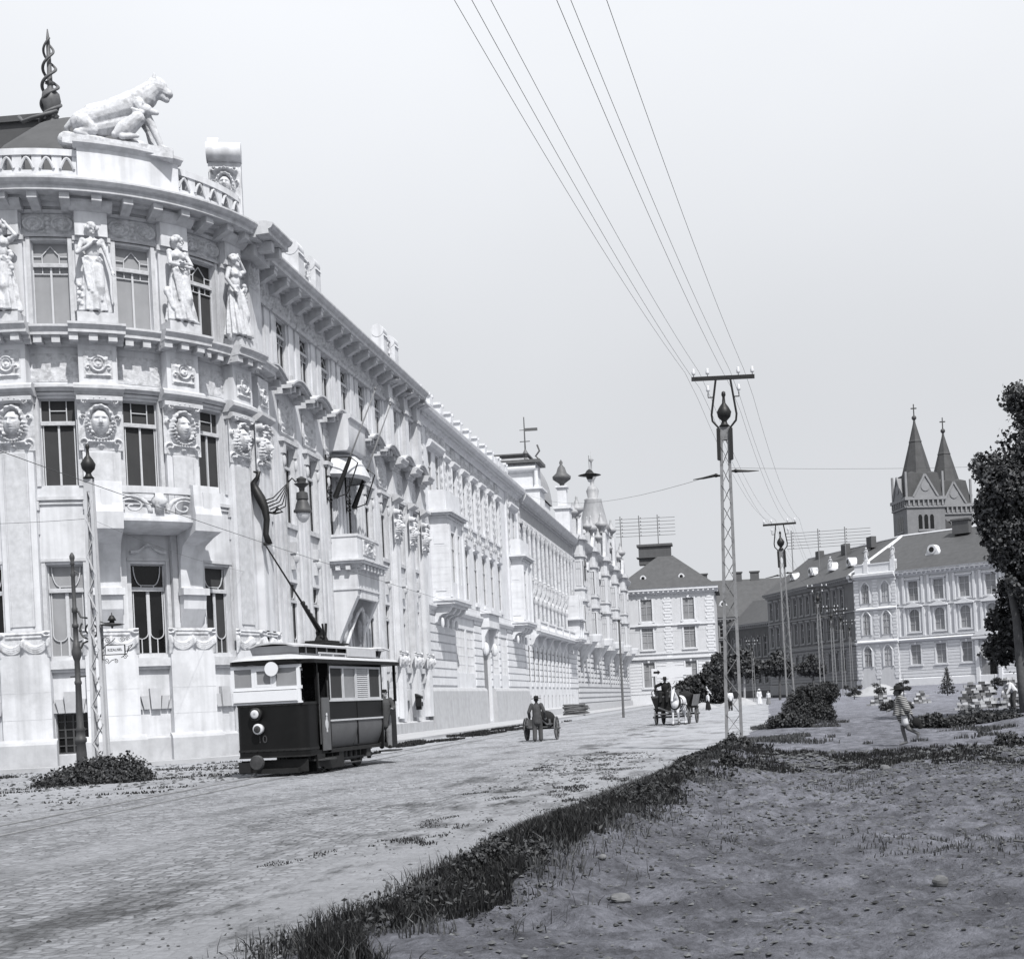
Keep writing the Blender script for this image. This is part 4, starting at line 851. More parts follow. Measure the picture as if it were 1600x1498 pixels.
# flag poles
for (ya, za, xt, yt, zt, lab) in ((66.5, 11.6, -17.2, 66.4, 16.9, 'nearer bare flagpole slanting up from the palace front'), (69.7, 11.5, -17.3, 69.6, 16.8, 'farther bare flagpole slanting up from the palace front')):
    fp = empty('flagpole', (-19.8, ya, za), 0, lab, 'flagpole', 'flagpoles slanting from the palace front')
    b = MB(); b.tube([(-19.5, ya, za+.2), (xt, yt, zt)], [.055, .03], 8); b.ell((xt, yt, zt+.05), (.06, .06, .08), 8); b.build('pole', 'cloth_mid', fp, smooth=True)
    b = MB(); p = Vector((-19.45, ya, za+.25)); q = Vector((xt, yt, zt)); m_ = p.lerp(q, .38)
    b.tube([p, m_], [.14, .09], 8); b.bar((-19.7, ya, za+2.2), tuple(m_), .05); b.bar((-19.75, ya-.35, za), (-19.7, ya-.35, za+2.3), .06); b.bar((-19.75, ya+.35, za), (-19.7, ya+.35, za+2.3), .06)
    for j in range(6): b.tube([(-19.7, ya+.35*math.sin(a), za+.2+.35*j+.1*math.cos(a)) for a in np.linspace(0, 6.2, 9)], .03, 5)
    b.tube([p, p+Vector((.6, .1, .2)), m_+Vector((.35, 0, -.3)), m_], .035, 6); b.build('bracket', 'iron', fp)
# mailbox
mbx = empty('mailbox', (-19.3, 81.2, 1.5), 0, 'small dark metal letter box fixed on the palace wall', 'mailbox')
b = MB(); b.box(-19.5, -19.15, 80.95, 81.45, 1.65, 2.2); b.prism([(-19.5, 2.2), (-19.1, 2.2), (-19.5, 2.4)], 80.9, 81.5, None, 'y'); b.box(-19.5, -19.2, 81.1, 81.3, 1.45, 1.65); b.build('box', 'iron', mbx)
b = MB(); b.box(-19.15, -19.135, 81.08, 81.32, 1.9, 2.08); b.build('notice_plate', 'tramwhite', mbx)

# ================================================================== PALACE TWO (pale stone, two boxed bays)
p2 = empty('stone_palace', (-20, 105, .15), 0, 'pale stone palace with two boxed bays and square blocks along its roof edge', 'palace')
def P(F, u, w, z): return tuple(F.f(np.array([[u, w, z]], float))[0])
w_ = MB(); tr = MB(); pl = MB(); so = MB(); rf = MB(); ru = MB()
a0, a1 = 85.7, 124.0
mid = [96.5+3.3*i for i in range(6)]; ends = [89.3, 91.4, 119.3, 121.4]
holes = []
for y in mid+[93.6]: holes += [(y-.6, y+.6, 14.6, 17.9), (y-.6, y+.6, 9.1, 12.7)]
for y in ends: holes += [(y-.5, y+.5, 14.9, 18.0)]
gr = [(94.6, 97.9), (98.4, 101.0), (108.2, 111.0), (112.0, 115.0)]
for a, b in gr: holes.append((a, b, 3.8, 6.9))
slits = list(np.arange(90, 104, 2.5))+list(np.arange(108.5, 122, 2.5))
for y in slits: holes.append((y-.22, y+.22, .8, 2.4))
holes.append((104.3, 107.2, .3, 6.4, 1.4))
wall(w_, G, a0, a1, .15, 20.0, holes, 0, .3)
for y in mid+[93.6]:
    window(G, p2, y, 14.6, 1.2, 3.3, 'E', 'glass', wd=-.10); window(G, p2, y, 9.1, 1.2, 3.6, 'E', pick('glass', 'glass', 'curtain_dark'), wd=-.10)
    for s in (-1, 1): bx(tr, G, y+s*.74-.1, y+s*.74+.1, 0, .10, 14.4, 18.1); relief(rf, G, y+s*1.2-.3, y+s*1.2+.3, 13.6, 19.0, lambda x, yy, U_, Z: .10*g2(x, 0*x, 0, 0, .5)*(.6+.4*np.sin(Z*11))+.06*np.abs(fbm(U_*9, Z*7, 3)), .02, .05)
    sw(tr, G, [(0, 17.95), (.16, 18.0), (.34, 18.2), (.34, 18.32), (0, 18.4)], y-.9, y+.9); relief(rf, G, y-.7, y+.7, 18.4, 19.3, o_panel, .02, .05)
    sw(tr, G, [(0, 12.8), (.12, 12.8), (.2, 12.95), (0, 13.0)], y-.85, y+.85); relief(rf, G, y-.55, y+.55, 13.05, 13.9, o_emblem, .02, .05)
    bx(tr, G, y-.8, y+.8, 0, .14, 8.75, 8.95); bx(tr, G, y-.75, y+.75, 0, .12, 14.25, 14.4)
for y in ends: window(G, p2, y, 14.9, 1.0, 3.1, 'E', 'glass', wd=-.10)
for y0, y1 in ((88.4, 92.4), (118.4, 122.4)): sw(tr, G, [(0, 18.1), (.25, 18.2), (.4, 18.45), (.4, 18.6), (0, 18.7)], y0, y1); relief(rf, G, y0, y1, 18.8, 19.7, o_scroll, .02, .05)
for y in (86.4, 93.0, 117.6, 123.4):
    bx(w_, G, y-.45, y+.45, 0, .16, 7.6, 19.8); relief(rf, G, y-.35, y+.35, 13, 19.4, lambda x, yy, U_, Z: .10*g2(x, 0*x, 0, 0, .5)*(.6+.4*np.sin(Z*9))+.06*np.abs(fbm(U_*9, Z*7, 3)), .17, .05)
for a, b in gr:
    n = 3 if b-a > 2.9 else 2
    for i in range(n): window(G, p2, a+(b-a)*(i+.5)/n, 3.8, (b-a)/n-.04, 3.1, 'J', 'curtain_mid' if i % 2 else 'glass', frame='stucco2', wd=-.08, name='grid_window')
for y in slits: window(G, p2, y, .8, .44, 1.6, 'G', 'glass', frame='iron_grey', wd=-.08, name='basement_window')
b = MB(); bx(b, G, 104.3, 107.2, -.3, -.24, .3, 6.4); d_ = b.build('door', 'curtain_mid', p2)
# rusticated ground floor
z = 2.9
while z < 7.6:
    for a, b in ((a0, 94.5), (101.1, 104.1), (107.4, 108.1), (111.1, 111.9), (115.1, a1)): bx(ru, G, a, b, 0, .07, z+.04, z+.50)
    z += .56
sw(pl, G, [(0, .15), (.38, .15), (.30, 2.55), (.2, 2.75), (0, 2.8)], a0, 104.0); sw(pl, G, [(0, .15), (.38, .15), (.30, 2.55), (.2, 2.75), (0, 2.8)], 107.5, a1)
sw(tr, G, [(0, 7.7), (.15, 7.7), (.3, 7.9), (.3, 8.05), (.1, 8.1), (.1, 8.5), (0, 8.5)], a0, a1)
bx(tr, G, 103.7, 107.9, 0, .7, 7.3, 8.3); bx(tr, G, 103.5, 108.1, 0, .9, 8.3, 8.55)
for s in (104.0, 107.5): tr.sweep([(0, 5.6), (.2, 5.8), (.3, 6.6), (.65, 7.3), (0, 7.3)], s-.2, s+.2, 1, G.f); tr.ell(P(G, s, .3, 5.7), (.25, .2, .5), 8)
ev = [(0, 0), (.1, 0), (.16, .25), (.3, .32), (.3, .5), (.6, .62), (.75, .75), (.8, .95), (.8, 1.02), (0, 1.1)]
sw(tr, G, [(w, 19.35+h) for w, h in ev], a0, a1)
for y in np.arange(a0+.1, a1-.1, .36): bx(tr, G, y, y+.17, .28, .48, 19.70, 19.86)
sw(w_, G, [(-.6, 20.35), (.05, 20.35), (.05, 20.75), (.12, 20.8), (.12, 20.95), (-.6, 21.0)], a0, a1)
for i in range(11):
    y = 84.9+1.5+i*3.12
    if y < a1-6: bx(w_, G, y-.42, y+.42, -.45, .25, 20.98, 21.55); bx(w_, G, y-.55, y-.3, -.5, .3, 21.55, 21.72); bx(w_, G, y+.3, y+.55, -.5, .3, 21.55, 21.72)
bx(w_, G, 112.6, 118.5, -.5, .2, 20.98, 21.5)
w_.build('wall', 'stucco2', p2); tr.build('moulding', 'stucco2', p2); pl.build('plinth', 'plinth', p2); rf.build('carved_strip', 'carved', p2, smooth=True); ru.build('rustication', 'stucco2', p2)
def boxbay(y0, y1, parent, W=1.15, z0=8.15, z1=13.9, label=None):
    m = MB(); t = MB()
    F = Flat(-19.8, y0, 0); FS = Flat(-19.8+W, 0, 90)
    wall(m, FS, y0, y1, z0, z1, [((y0+y1)/2-1.35, (y0+y1)/2-.35, 9.5, 12.7), ((y0+y1)/2+.35, (y0+y1)/2+1.35, 9.5, 12.7)], 0, .25)
    bx(m, F, 0, W-.01, -.3, 0, z0, z1); bx(m, Flat(-19.8, y1, 0), 0, W-.01, 0, .3, z0, z1)
    bx(t, F, .25, W-.25, 0, .025, 11.9, 12.6); bx(t, F, .25, W-.25, 0, .04, 8.9, 9.0)
    for zz in np.arange(8.6, 13, .45): bx(t, F, 0, W, 0, .006, zz, zz+.435)
    for k in (0, .5, 1): u = y0+.2+(y1-y0-.4)*k; bx(t, FS, u-.18, u+.18, 0, .12, 8.5, 13.2)
    o = m.build('bay', 'stucco2', parent); o['label'] = label
    for s in (-1, 1): window(FS, o, (y0+y1)/2+s*.85, 9.5, 1.0, 3.2, 'E', 'glass', wd=-.1)
    def slab(e, za, zb, off=0): t.box(-19.8, -19.8+W+e, y0-e, y1+e, za, zb)
    slab(.1, z1-.35, z1-.2); slab(.25, z1-.2, z1-.05); slab(.42, z1-.05, z1+.1); slab(.1, z0-.25, z0-.1); slab(.3, z0-.1, z0+.1); slab(.38, z0+.1, z0+.25)
    for u in np.arange(y0, y1, .45): t.box(-19.8+W, -19.8+W+.3, u, u+.2, z1-.2, z1-.04)
    for x in np.arange(.1, W, .4): t.box(-19.8+x, -19.8+x+.18, y0-.28, y0, z1-.2, z1-.04)
    for k in (0, 1/3, 2/3, 1): u = y0+.2+(y1-y0-.4)*k; t.sweep([(0, 6.9), (.2, 6.95), (.35, 7.3), (.55, 7.45), (.9, 7.5), (1.1, 7.7), (W, 7.9), (0, 7.92)], u-.18, u+.18, 1, G.f); t.ell(P(G, u, .5, 6.9), (.12, .12, .35), 8)
    t.box(-19.8, -19.8+W-.1, y0, y0+.14, z1+.1, z1+1.45); t.box(-19.8, -19.8+W-.1, y1-.14, y1, z1+.1, z1+1.45); t.box(-19.8+W-.2, -19.8+W-.06, y0+.14, y1-.14, z1+.1, z1+1.45)
    t.build('cornice', 'stucco2', o)
boxbay(88.3, 93.0, p2, label='boxed bay at the near end'); boxbay(117.6, 122.3, p2, label='boxed bay at the far end')
b = MB(); b.box(-34, -20.1, a0+.1, a1-.1, .2, 19.9); b.prism([(-34, 20.2), (-20.6, 20.2), (-24, 21.6), (-34, 22)], a0+.2, a1-.2, None, 'y'); b.build('roof', 'slate', p2)

# ================================================================== PALACE THREE (colonnades)
p3 = empty('colonnaded_palace', (-20, 143, .15), 0, 'palace with rows of slender columns, a long dark frieze and a mansard pavilion with weathervane', 'palace')
w_ = MB(); tr = MB(); pl = MB(); so = MB(); rf = MB(); ru = MB(); dk = MB()
a0, a1 = 124.1, 162.0
cols = [126.5+2.75*i for i in range(12)]
holes = []
for y in cols: holes += [(y-.6, y+.6, 13.6, 17.4), (y-.6, y+.6, 8.9, 12.4)]
for y in cols[:-1:1]: holes.append((y-.55, y+.55, 3.4, 6.7, .55))
for y in cols: holes.append((y-.25, y+.25, .9, 2.2, .25))
wall(w_, G, a0, a1, .15, 20.0, holes, 0, .3)
for i, y in enumerate(cols):
    window(G, p3, y, 13.6, 1.2, 3.8, 'G', 'glass', wd=-.1); window(G, p3, y, 8.9, 1.2, 3.5, 'G', pick('glass', 'curtain_dark'), wd=-.1)
    if i < 11: window(G, p3, y, 3.4, 1.1, 3.3, 'J', 'curtain_dark', frame='iron_grey', wd=-.1, name='grid_window')
    window(G, p3, y, .9, .5, 1.3, 'G', 'glass', frame='iron_grey', wd=-.08, name='basement_window')
cm = MB()
for i in range(13):
    y = cols[0]-1.37+2.75*i
    cm.lathe([(.2, 12.9), (.24, 13.0), (.17, 13.1), (.155, 16.7), (.2, 16.9), (.28, 17.2), (.3, 17.4)], (-19.5, y, 0), 10); cm.box(-19.8, -19.25, y-.25, y+.25, 17.4, 17.7); cm.box(-19.8, -19.2, y-.27, y+.27, 12.6, 12.9)
    cm.sweep([(0, 11.3), (.2, 11.3), (.45, 11.9), (.5, 12.4), (.5, 12.6), (0, 12.6)], y-.25, y+.25, 1, G.f); cm.ell(P(G, y, .25, 11.0), (.22, .2, .45), 8); cm.lathe([(.16, 8.6), (.13, 10.6), (.2, 10.8)], (-19.6, y, 0), 8)
cm.build('column', 'carved', p3, smooth=False)
so_ = MB(); bx(so_, G, a0, a1, .05, .09, 17.9, 19.15); so_.build('dark_frieze', mat('grey_band', .30, var=.15, vscale=2, streak=.1), p3)
sw(tr, G, [(0, 17.5), (.3, 17.5), (.34, 17.7), (.3, 17.88), (0, 17.9)], a0, a1)
ev3 = [(0, 0), (.15, 0), (.2, .2), (.5, .3), (.62, .4), (.75, .62), (.85, .85), (.85, .95), (0, 1.0)]
sw(tr, G, [(w, 19.15+h) for w, h in ev3], a0, a1)
for y in np.arange(a0+.1, a1-.1, .42): bx(tr, G, y, y+.2, .2, .46, 19.25, 19.43)
bx(tr, G, a0, a1, -.4, .0, 20.1, 20.9)
z = 2.9
while z < 7.3:
    last = a0
    for y in cols[:-1]: bx(ru, G, last, y-.75, 0, .08, z+.04, z+.48); last = y+.75
    bx(ru, G, last, a1, 0, .08, z+.04, z+.48); z += .55
z = .3
sw(pl, G, [(0, .15), (.34, .15), (.28, .75), (.2, .8), (0, .85)], a0, a1)
# long balcony with balusters
bal = MB(); bx(bal, G, 128, 160, 0, .9, 7.75, 7.95); bx(bal, G, 128, 160, 0, 1.0, 7.95, 8.05); bx(bal, G, 128, 160, .75, .92, 8.85, 9.0)
for y in np.arange(128.1, 160, .34):
    bal.lathe([(.05, 8.05), (.09, 8.3), (.04, 8.6), (.06, 8.85)], P(G, y, .83, 0), 6)
for y in np.arange(128, 160.1, 5.33): bx(bal, G, y-.22, y+.22, .7, .98, 8.05, 9.1); bal.sweep([(0, 6.7), (.3, 6.9), (.5, 7.4), (.85, 7.75), (0, 7.75)], y-.2, y+.2, 1, G.f)
bal.build('balcony', 'stucco2', p3)
boxbay(154.5, 158.5, p3, W=1.3, z0=8.1, z1=10.4)
w_.build('wall', 'stucco2', p3); tr.build('moulding', 'cornice', p3); pl.build('plinth', 'plinth', p3); ru.build('rustication', 'stucco2', p3)
b = MB(); b.box(-34, -20.1, a0+.1, a1-.1, .2, 19.9); b.prism([(-34, 20.1), (-20.4, 20.1), (-24, 21.8), (-34, 22)], a0, a1-.2, None, 'y'); b.build('roof', 'zinc', p3)
b = MB(); b.box(-26.5, -20.2, 140.5, 148.5, 20.0, 22.2); b.build('pavilion_wall', 'stucco2', p3)
b = MB(); n = 9
for i in range(n-1):
    f_ = lambda t: (math.cos(t*math.pi/2)**.75, math.sin(t*math.pi/2))
    (r0, h0), (r1, h1) = f_(i/(n-1)*.72), f_((i+1)/(n-1)*.72)
    c_ = (-23.3, 144.5); V_ = []
    for r_, h_ in ((r0, h0), (r1, h1)):
        for sx, sy in ((-1, -1), (1, -1), (1, 1), (-1, 1)): V_.append((c_[0]+sx*3.3*r_, c_[1]+sy*4.2*r_, 22.2+4.8*h_))
    b.add(V_, [[(k, (k+1) % 4, 4+(k+1) % 4, 4+k) for k in range(4)]])
b.build('mansard_roof', 'zinc', p3)
b = MB(); b.box(-25.3, -21.5, 142.1, 146.9, 26.4, 26.7); b.box(-25.5, -21.3, 141.9, 147.1, 26.7, 26.85); b.tube([(-25.3, 142.1, 26.9), (-25.3, 146.9, 26.9)], .15, 6); b.build('roof_crest', 'copper', p3)
b = MB(); b.box(-23.4, -19.6, 137, 140.3, 20.2, 22.4); b.box(-23.6, -19.3, 136.8, 140.4, 22.4, 22.6); b.box(-23.2, -19.9, 137.3, 140.2, 22.6, 25.0); b.tube([(-23.2, 137.2, 24.5), (-19.9, 137.2, 24.5)], .35, 12); b.lathe([(.3, 22.6), (.22, 22.8), (.2, 24.2), (.3, 24.4)], (-19.9, 137.1, 0), 10); b.build('attic_pavilion', 'stucco2', p3)
b = MB(); b.box(-23.7, -19.4, 136.7, 140.6, 25.0, 25.3); b.build('pavilion_cap', 'copper', p3)
b = MB(); vx, vy = -20.9, 137.5; b.lathe([(.35, 25.2), (.12, 25.6), (.3, 26.0), (.08, 26.4), (.05, 29.6)], (vx, vy, 0), 8); b.box(vx, vx+1.3, vy, vy+.03, 28.2, 28.5); b.box(vx-.5, vx, vy, vy+.03, 28.3, 28.36); b.tube([(vx-.5, vy, 27.2), (vx+.5, vy, 27.2)], .05, 6)
b.tube([(vx+1.4, vy, 25.3), (vx+1.0, vy, 25.7), (vx+1.4, vy, 26.2), (vx+1.2, vy, 26.8)], .1, 6); b.build('weathervane', 'copper', p3)

# ================================================================== PALACE FOUR (onion finials, oriels)
p4 = empty('eclectic_palace', (-20, 198, .15), 0, 'farthest ornate palace on the left with oriels, onion finials and a spired turret', 'palace')
w_ = MB(); tr = MB(); pl = MB(); rf = MB(); ru = MB()
a0, a1 = 162.1, 234
ys = [164.6+3.55*i for i in range(20)]; holes = []
for y in ys: holes += [(y-.6, y+.6, 14.0, 17.6, .6), (y-.6, y+.6, 9.0, 12.6), (y-.6, y+.6, 3.4, 6.6, .6)]
wall(w_, G, a0, a1, .15, 20.5, holes, 0, .3)
for i, y in enumerate(ys):
    window(G, p4, y, 14.0, 1.2, 3.6, 'G', 'glass', wd=-.12); window(G, p4, y, 9.0, 1.2, 3.6, 'G', 'glass', wd=-.12); window(G, p4, y, 3.4, 1.2, 3.2, 'G', 'curtain_dark', frame='iron_grey', wd=-.12)
    tr.tube([P(G, y-.8+1.6*q, .3, 17.5+1.0*math.sin(math.pi*q)) for q in np.linspace(0, 1, 9)], .2, 6); bx(tr, G, y-.9, y+.9, 0, .4, 13.1, 13.4); bx(tr, G, y+1.5, y+2.0, 0, .35, 8, 20.3); bx(tr, G, y-.85, y+.85, 0, .3, 12.7, 12.9)
for z in np.arange(.5, 7.6, .62):
    last = a0
    for y in ys: (bx(ru, G, last, y-.8, 0, .16, z+.08, z+.5) if 3.2 < z < 6.8 else bx(ru, G, last, y+.8, 0, .14, z+.08, z+.5)); last = y+.8
sw(tr, G, [(0, 7.6), (.3, 7.7), (.5, 7.95), (.5, 8.1), (0, 8.2)], a0, a1)
sw(tr, G, [(w*1.1, 19.7+h) for w, h in ev3], a0, a1)
sw(pl, G, [(0, .15), (.3, .15), (.25, 1.0), (0, 1.05)], a0, a1)
w_.build('wall', 'stucco3', p4); tr.build('moulding', 'cornice', p4); pl.build('plinth', 'plinth', p4); ru.build('rustication', 'stucco3', p4)
onion = [(.25, 0), (.5, .15), (.3, .5), (.35, .8), (.95, 1.2), (1.15, 1.55), (.95, 1.9), (.5, 2.2), (.4, 2.7), (.2, 3.0), (.22, 3.3), (.05, 3.7)]
om = MB(); om.lathe([(r*.9, z) for r, z in onion], (0, 0, 0), 12); om = with_mat(om.mesh('onion_finial', True), 'zinc')
for (y0, y1, W, zt, fin) in ((163.2, 166.8, 1.1, 22.2, 1), (177.5, 181.5, 1.0, 21.6, 1), (190.5, 194.5, 1.2, 23.6, 1), (205, 209, 1.1, 24.5, 1), (219, 223, 1.1, 22.5, 1)):
    m = MB(); t = MB(); yc = (y0+y1)/2; FS = Flat(-19.8+W, 0, 90)
    P8 = [(-19.8, y0), (-19.8+W*.7, y0), (-19.8+W, y0+.6), (-19.8+W, y1-.6), (-19.8+W*.7, y1), (-19.8, y1)]
    m.prism([(x, y) for x, y in P8], 8.2, 20.4); o = m.build('oriel', 'stucco3', p4)
    def ex(e, za, zb): t.prism([(-19.8, y0-e), (-19.8+W*.7+e*.4, y0-e), (-19.8+W+e, y0+.6-e*.4), (-19.8+W+e, y1-.6+e*.4), (-19.8+W*.7+e*.4, y1+e), (-19.8, y1+e)], za, zb)
    for za, zb, e in ((8.0, 8.4, .3), (9.3, 9.5, .15), (13.0, 13.3, .25), (14.4, 14.6, .15), (18.2, 18.5, .2), (20.2, 20.5, .45), (20.5, 20.8, .3)): ex(e, za, zb)
    t.lathe([(.1, 5.4), (.3, 5.8), (.8, 6.6), (1.2, 7.4), (1.6, 8.0)], (-19.8+.1, yc, 0), 14)
    t.prism([(y0+.2, 20.8), (y1-.2, 20.8), (y1-.8, 21.6), (yc+.5, zt+.6), (yc-.5, zt+.6), (y0+.8, 21.6)], -19.8+W-.5, -19.8+W-.1, None, 'x')
    for s in (y0+.3, y1-.3): t.box(-19.9, -19.3, s-.3, s+.3, 20.8, 22.6)
    t.build('oriel_moulding', 'cornice', o)
    for yy in (yc-1.0, yc+1.0):
        for z in (9.6, 14.8): window(FS, o, yy, z, .9, 3.0, 'G', 'glass', wd=.02)
    FN = Flat(-19.8, y0, 0)
    for z in (9.6, 14.8): window(FN, o, .55, z, .6, 2.9, 'G', 'glass', wd=.02)
    inst(om, 'onion_finial', p4, TR(-19.3, yc, zt+.5) @ Matrix.Scale(.8, 4)); inst(om, 'onion_finial', p4, TR(-19.6, y0+.3, 22.5) @ Matrix.Scale(.6, 4)); inst(om, 'onion_finial', p4, TR(-19.6, y1-.3, 22.5) @ Matrix.Scale(.6, 4))
    b = MB(); b.lathe([(1.2, 8.4), (1.35, 9.1), (1.35, 9.3), (1.25, 9.3)], (-19.8+W, yc+3.6, 0), 14); b.lathe([(.1, 6.4), (.5, 7.2), (1.2, 8.2), (1.3, 8.4)], (-19.8+W*.5, yc+3.6, 0), 12); b.build('balcony', 'stucco2', p4)
b = MB(); b.box(-20.6, -19.0, 155.2, 157.2, 20.2, 22.8); b.box(-20.8, -18.8, 155.0, 157.4, 22.8, 23.1); b.box(-20.3, -19.3, 155.6, 156.8, 23.1, 25.2); b.box(-20.5, -19.1, 155.4, 157.0, 25.2, 25.4); b.build('roof_pedestal', 'stucco2', p3)
b = MB(); b.lathe([(.2, 25.4), (.3, 25.7), (1.0, 26.2), (1.05, 26.5), (.6, 26.9), (.4, 27.5), (.15, 27.8), (.2, 28.1), (.03, 28.4)], (-19.8, 156.2, 0), 14); b.build('urn', 'copper', p3, smooth=True)
b = MB(); b.box(-24, -18.9, 193, 199, 20.4, 24.4); b.box(-24.2, -18.7, 192.8, 199.2, 24.4, 24.9); tw = b.build('turret', 'stucco2', p4)
b = MB(); b.lathe([(2.4, 24.9), (1.9, 26.0), (1.2, 29.2), (1.25, 29.4), (.7, 29.6), (.9, 30.6), (.6, 31.2), (.25, 31.4), (.3, 32), (.7, 32.6), (.3, 33), (.12, 33.3), (.1, 34.6), (.4, 34.9), (.08, 35.2), (.03, 36.2)], (-20.6, 196, 0), 12); b.build('spire', 'zinc', tw, smooth=True)
b = MB(); b.box(-34, -20.1, a0+.1, a1-.1, .2, 20.3); b.prism([(-34, 20.4), (-20.2, 20.4), (-23.5, 23.4), (-34, 23.8)], a0, a1-.2, None, 'y'); b.build('roof', 'slate', p4)
b = MB()
for y in (169.5, 184, 199.5, 212, 229): b.prism([(y-1.4, 20.5), (y+1.4, 20.5), (y, 23.8)], -20.2, -19.4, None, 'x')
b.build('gable', 'stucco2', p4)
b = MB(); b.box(-19.2, -18.6, 163.9, 165.1, 15.5, 17.1); b.prism([(163.8, 17.1), (165.2, 17.1), (164.5, 17.9)], -19.3, -18.5, None, 'x'); b.build('shade_box', 'brickdark', p4)

# ================================================================== FAR BUILDINGS
def blockhouse(root, F, L, D, z0, eave, rows, us, win, wallm, trimm, arch=False, cornice=.8, quoins=(), pane=('curtain', 'curtain_mid'), hood=True, rust=None, frame='frame'):
    """one facade of length L in frame F (depth D behind); rows = [(z, h, style, hood)]"""
    m = MB(); t = MB(); holes = []
    for u in us:
        for (z, h, st, hd) in rows: holes.append((u-win/2, u+win/2, z, z+h, (win/2 if 'r' in st else 0)))
    wall(m, F, 0, L, z0, eave, holes, 0, .3); m.build('wall', wallm, root)
    for u in us:
        for (z, h, st, hd) in rows:
            window(F, root, u, z, win, h, 'E', random.choice(pane), frame=frame, wd=-.18)
            for s in (-1, 1): bx(t, F, u+s*(win/2+.15)-.11, u+s*(win/2+.15)+.11, 0, .12, z, z+h+.1)
            bx(t, F, u-win/2-.4, u+win/2+.4, 0, .22, z-.3, z-.05)
            if hd == 'p':
                t.add([(u-win*.95, 0, z+h+.5), (u+win*.95, 0, z+h+.5), (u, 0, z+h+1.2), (u-win*.95, .4, z+h+.5), (u+win*.95, .4, z+h+.5), (u, .4, z+h+1.2)], [[(3, 4, 5), (0, 2, 1)], [(0, 1, 4, 3), (1, 2, 5, 4), (2, 0, 3, 5)]], F.f); bx(t, F, u-win*.95, u+win*.95, 0, .45, z+h+.34, z+h+.5)
            elif hd == 'h': bx(t, F, u-win*.8, u+win*.8, 0, .38, z+h+.3, z+h+.5); bx(t, F, u-win*.7, u+win*.7, 0, .14, z+h+.1, z+h+.3)
            elif hd == 'k': bx(t, F, u-.18, u+.18, 0, .25, z+h, z+h+.45)
    sw(t, F, [(0, eave-.9), (.12, eave-.9), (.2, eave-.6), (.35, eave-.5), (cornice, eave-.3), (cornice, eave-.05), (cornice+.1, eave+.1), (0, eave+.15)], -cornice if L else 0, L+cornice)
    k = .3
    while k < L: bx(t, F, k, k+.3, .12, cornice-.1, eave-.62, eave-.34); k += .85
    for q in quoins:
        z = rust[0] if rust else z0+1; i = 0
        while z < eave-1.4: w = .75 if i % 2 else .5; bx(t, F, q-w, q+w, 0, .08, z, z+.42); z += .5; i += 1
    if rust:
        z = rust[0]
        while z < rust[1]:
            last = 0
            for u in us:
                bx(t, F, last, u-win/2-.3, 0, .07, z, z+.44) if any(r[0]-.4 < z < r[0]+r[1] for r in rows) else bx(t, F, last, u+win/2+.3, 0, .07, z, z+.44); last = u+win/2+.3 
            bx(t, F, last, L, 0, .07, z, z+.44); z += .52
    for z in [r[0]-.9 for r in rows[1:]]: bx(t, F, -.1, L+.1, 0, .2, z, z+.2)
    t.build('trim', trimm, root)
def hip(root, x0, x1, y0, y1, z0, z1, ins, m='slate', name='roof', skew=None, ov=.7):
    b = MB(); x0 -= ov; x1 += ov; y0 -= ov; y1 += ov
    b.add([(x0, y0, z0), (x1, y0, z0), (x1, y1, z0), (x0, y1, z0), (x0+ins, y0+ins, z1), (x1-ins, y0+ins, z1), (x1-ins, y1-ins, z1), (x0+ins, y1-ins, z1), (x0, y0, z0-.25), (x1, y0, z0-.25), (x1, y1, z0-.25), (x0, y1, z0-.25)],
          [[(0, 1, 5, 4), (1, 2, 6, 5), (2, 3, 7, 6), (3, 0, 4, 7), (4, 5, 6, 7), (8, 9, 1, 0), (9, 10, 2, 1), (10, 11, 3, 2), (11, 8, 0, 3), (11, 10, 9, 8)]])
    return b.build(name, m, root)
def dormer(root, F, u, w, z, s=1.0):
    b = MB(); b.tube([F.f(np.array([[u, w-1.2, z+.55*s]]))[0], F.f(np.array([[u, w+.35, z+.55*s]]))[0]], .62*s, 14); bx(b, F, u-1.0*s, u+1.0*s, w-1.0, w+.15, z-.25*s, z+.08*s)
    b.prism([(u-1.0*s, z-.2*s), (u+1.0*s, z-.2*s), (u+.6*s, z+.8*s), (u-.6*s, z+.8*s)], w-1.0, w+.2, lambda v: F.f(v), 'y')
    o = b.build('dormer', 'zinc_light', root); b = MB(); b.tube([F.f(np.array([[u, w+.3, z+.5*s]]))[0], F.f(np.array([[u, w+.4, z+.5*s]]))[0]], .36*s, 12); b.build('dormer_pane', 'glass', o)

# --- pale house closing the street
h1 = empty('corner_house', (-12, 240, 0), 0, 'pale two-window-wide house with quoins and a big hipped roof closing the street', 'house')
F = Flat(-22.0, 240, 0)
blockhouse(h1, F, 16.6, 14, 0, 19.7, [(3.0, 4.2, '', 'k'), (9.5, 3.6, '', 'p'), (14.3, 3.7, '', 'k')], [5.0, 12.2][:2], 1.9, 'cream', 'creamtrim', quoins=(.9, 8.6, 15.8), rust=(1.9, 7.4), pane=('curtain_mid', 'curtain'))
m = MB(); bx(m, F, 0, 16.6, .0, .25, 0, 1.5); bx(m, F, -.1, 16.7, 0, .4, 7.75, 8.1); m.build('plinth', 'creamtrim', h1)
m = MB(); bx(m, F, 0, 16.6, .001, .012, 12.4, 12.5); m.build('string_line', 'soot', h1)
m = MB(); m.box(-22, -5.4, 240.4, 262, 0, 19.6); m.build('rear_wall', 'cream', h1)
hip(h1, -22, -5.4, 240, 262, 19.85, 25.9, 7.6)
for u in (4.6, 11.2): dormer(h1, F, u, -1.9, 21.4, .8)
